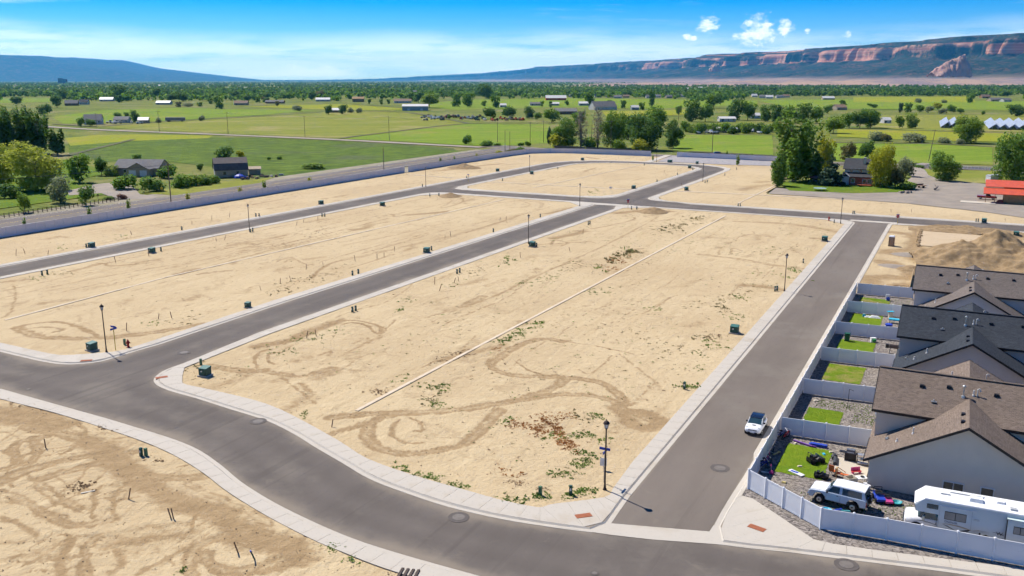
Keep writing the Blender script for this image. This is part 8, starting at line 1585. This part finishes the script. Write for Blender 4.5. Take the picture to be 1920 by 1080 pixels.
def machine(px, py, m, label, s=1.0):
    t = thing('farm_machine', label, 'machine', G(px, py, .2), q.uniform(0, 3), 'farm yard machinery'); L = q.uniform(3, 5.5) * s; MB().box((0, 0, 1.1), (L, 1.9, 1.0)).build('body', m, t, bevel=.1); MB().box((L * .2, 0, 2.0), (L * .35, 1.5, 1.0)).build('cab', AUTOGL if q.random() < .5 else m, t)
    for x in (-.3, .3):
        for y in (-1, 1): MB().tube((x * L, y * .8, .55), (x * L, y * 1.1, .55), .55, n=10).build('wheel', TYRE, t)
for i in range(30): machine(792 + i * 4.0 + q.uniform(-2, 2), q.uniform(219, 226), q.choice(FC), 'red or white machine in the cluttered farm machinery yard')
for i in range(10): machine(925 + i * 6 + q.uniform(-2, 2), q.uniform(223, 227), q.choice((TIN_R, TIN_R, BROWNW, CREAM)), 'red implement parked behind the farm trees', .9)
for i in range(12): machine(1300 + i * 11 + q.uniform(-3, 3), q.uniform(246, 251), q.choice((SWHITE, TIN_G, TEAL, SWHITE, CREAM)), 'pale vehicle parked along the meadow hedge', .9)
for i, (px, py) in enumerate(((205, 231), (214, 232), (222, 232), (247, 232), (262, 232))): machine(px, py, q.choice((SWHITE, SWHITE, CREAM)), 'white trailer parked at the lane farm', 1.2)
def long_trailer():
    t = thing('livestock_trailer', 'long grey semi trailer parked in the hay field', 'trailer', G(329, 228, .2), .12); MB().box((0, 0, 2.2), (16, 2.6, 2.6)).build('box', mat('trailer_grey', (.28, .25, .24), .5), t); MB().box((0, 0, 3.55), (16.1, 2.7, .12)).build('roof', TIN_G, t)
    for x in (-6, -4.8, 5.5): 
        for y in (-1, 1): MB().tube((x, y * .9, .5), (x, y * 1.25, .5), .5, n=10).build('wheel', TYRE, t)
long_trailer()
simple('tarp_pile', 'blue tarp over a pile beside the gambrel barn', 'tarp', 449, 333, .2, [('tarp', 'lathe', ([(2.2, 0), (1.8, .7), (.9, 1.2), (.1, 1.4)], (0, 0, 0)), BLUE), ('edge', 'box', ((2.2, -.5, .3), (1.6, 1.2, .5), .3, .6), SBLUE)], .1)
for i in range(9): o = MB().box((0, 0, .35), (q.uniform(1, 2.6), q.uniform(.6, 1.4), q.uniform(.4, .9)), 0, 0, .7).build('scrap_heap', q.choice((BROWNW, CREAM, WOODT, TIN_G))); o.location = G(455 + i * 9, 336 - i * .7 + q.uniform(-2, 2), .1); o.rotation_euler = (0, 0, q.uniform(0, 3)); tag(o, ORD[i] + ' scrap heap right of the blue tarp', 'scrap', 'scrap beside the barn')
simple('tractor_trailer', 'small dark flat trailer on the gravel farm yard', 'trailer', 1727, 352, .3, [('bed', 'box', ((0, 0, .7), (3.2, 1.8, .2)), BROWNW), ('side', 'box', ((0, .9, 1.0), (3.2, .08, .5)), BROWNW), ('wheel', 'tube', ((0, -1.1, .4), (0, -.9, .4), .4), TYRE), ('wheel', 'tube', ((0, .9, .4), (0, 1.1, .4), .4), TYRE)], .5)
simple('log_pile', 'pale weathered log lying on the gravel farm yard', 'log', 1755, 356, .9, [('log', 'tube', ((-1.5, 0, .4), (1.8, 0, .9), .4, .25), BARK_PALE), ('branch', 'tube', ((.5, 0, .7), (1.2, .9, 1.8), .18, .08), BARK_PALE)], .5)
simple('rock_pile', 'grey rubble pile at the end of the farmhouse lawn', 'rubble', 1697, 362, .2, [('stone', 'box', ((x, y, .3), (1.2, .9, .6), x, .6), GRAVEL_YARD) for x, y in ((-1.6, 0), (-.4, .3), (.8, -.1), (1.9, .2), (.1, -.7))], .5)
simple('trampoline', 'low pale trampoline on the farmhouse lawn', 'trampoline', 1537, 357, 0, [('mat', 'lathe', ([(2.0, .7), (2.1, .75), (.05, .72)], (0, 0, 0)), C_('trampoline', (.3, .42, .42)))] + [('leg', 'tube', ((1.9 * math.cos(a), 1.9 * math.sin(a), 0), (1.9 * math.cos(a), 1.9 * math.sin(a), .72), .05), SBACK) for a in (0, 1.57, 3.14, 4.71)], .54)
simple('grain_bin', 'white camper box beside the red-roofed shed', 'camper', 1862, 343, .2, [('body', 'box', ((0, 0, 1.5), (4.4, 2.4, 2.2)), SWHITE), ('roof', 'box', ((0, 0, 2.7), (4.6, 2.5, .3), 0, .8), TIN_G)], .5)
simple('mailbox', 'black mailbox by the drive mouth', 'mailbox', 184, 372, .3, [('post', 'box', ((0, 0, .5), (.1, .1, 1.0)), POLEW), ('box', 'box', ((0, 0, 1.15), (.5, .25, .3)), BLACKM)], .1)
simple('yellow_marker', 'yellow sign on a post beside the utility pole', 'sign', 304, 363, .2, [('post', 'box', ((0, 0, .8), (.08, .08, 1.6)), POLEW), ('plate', 'box', ((0, -.05, 1.6), (.7, .04, .7)), C_('warn_yellow', (.7, .45, .03)))], .1)

# one label for each of the look-alikes, counted across the picture
bpy.context.view_layer.update(); by = {}
for o in bpy.data.objects:
    if o.parent is None and 'label' in o and o.get('category'): by.setdefault(o['label'], []).append(o)
for lab, os_ in by.items():
    if 1 < len(os_) <= 49:
        for i, o in enumerate(sorted(os_, key=lambda k: k.location.x / max(1, k.location.y))): o['label'] = lab + ', ' + ORD[i] + ' from the left'
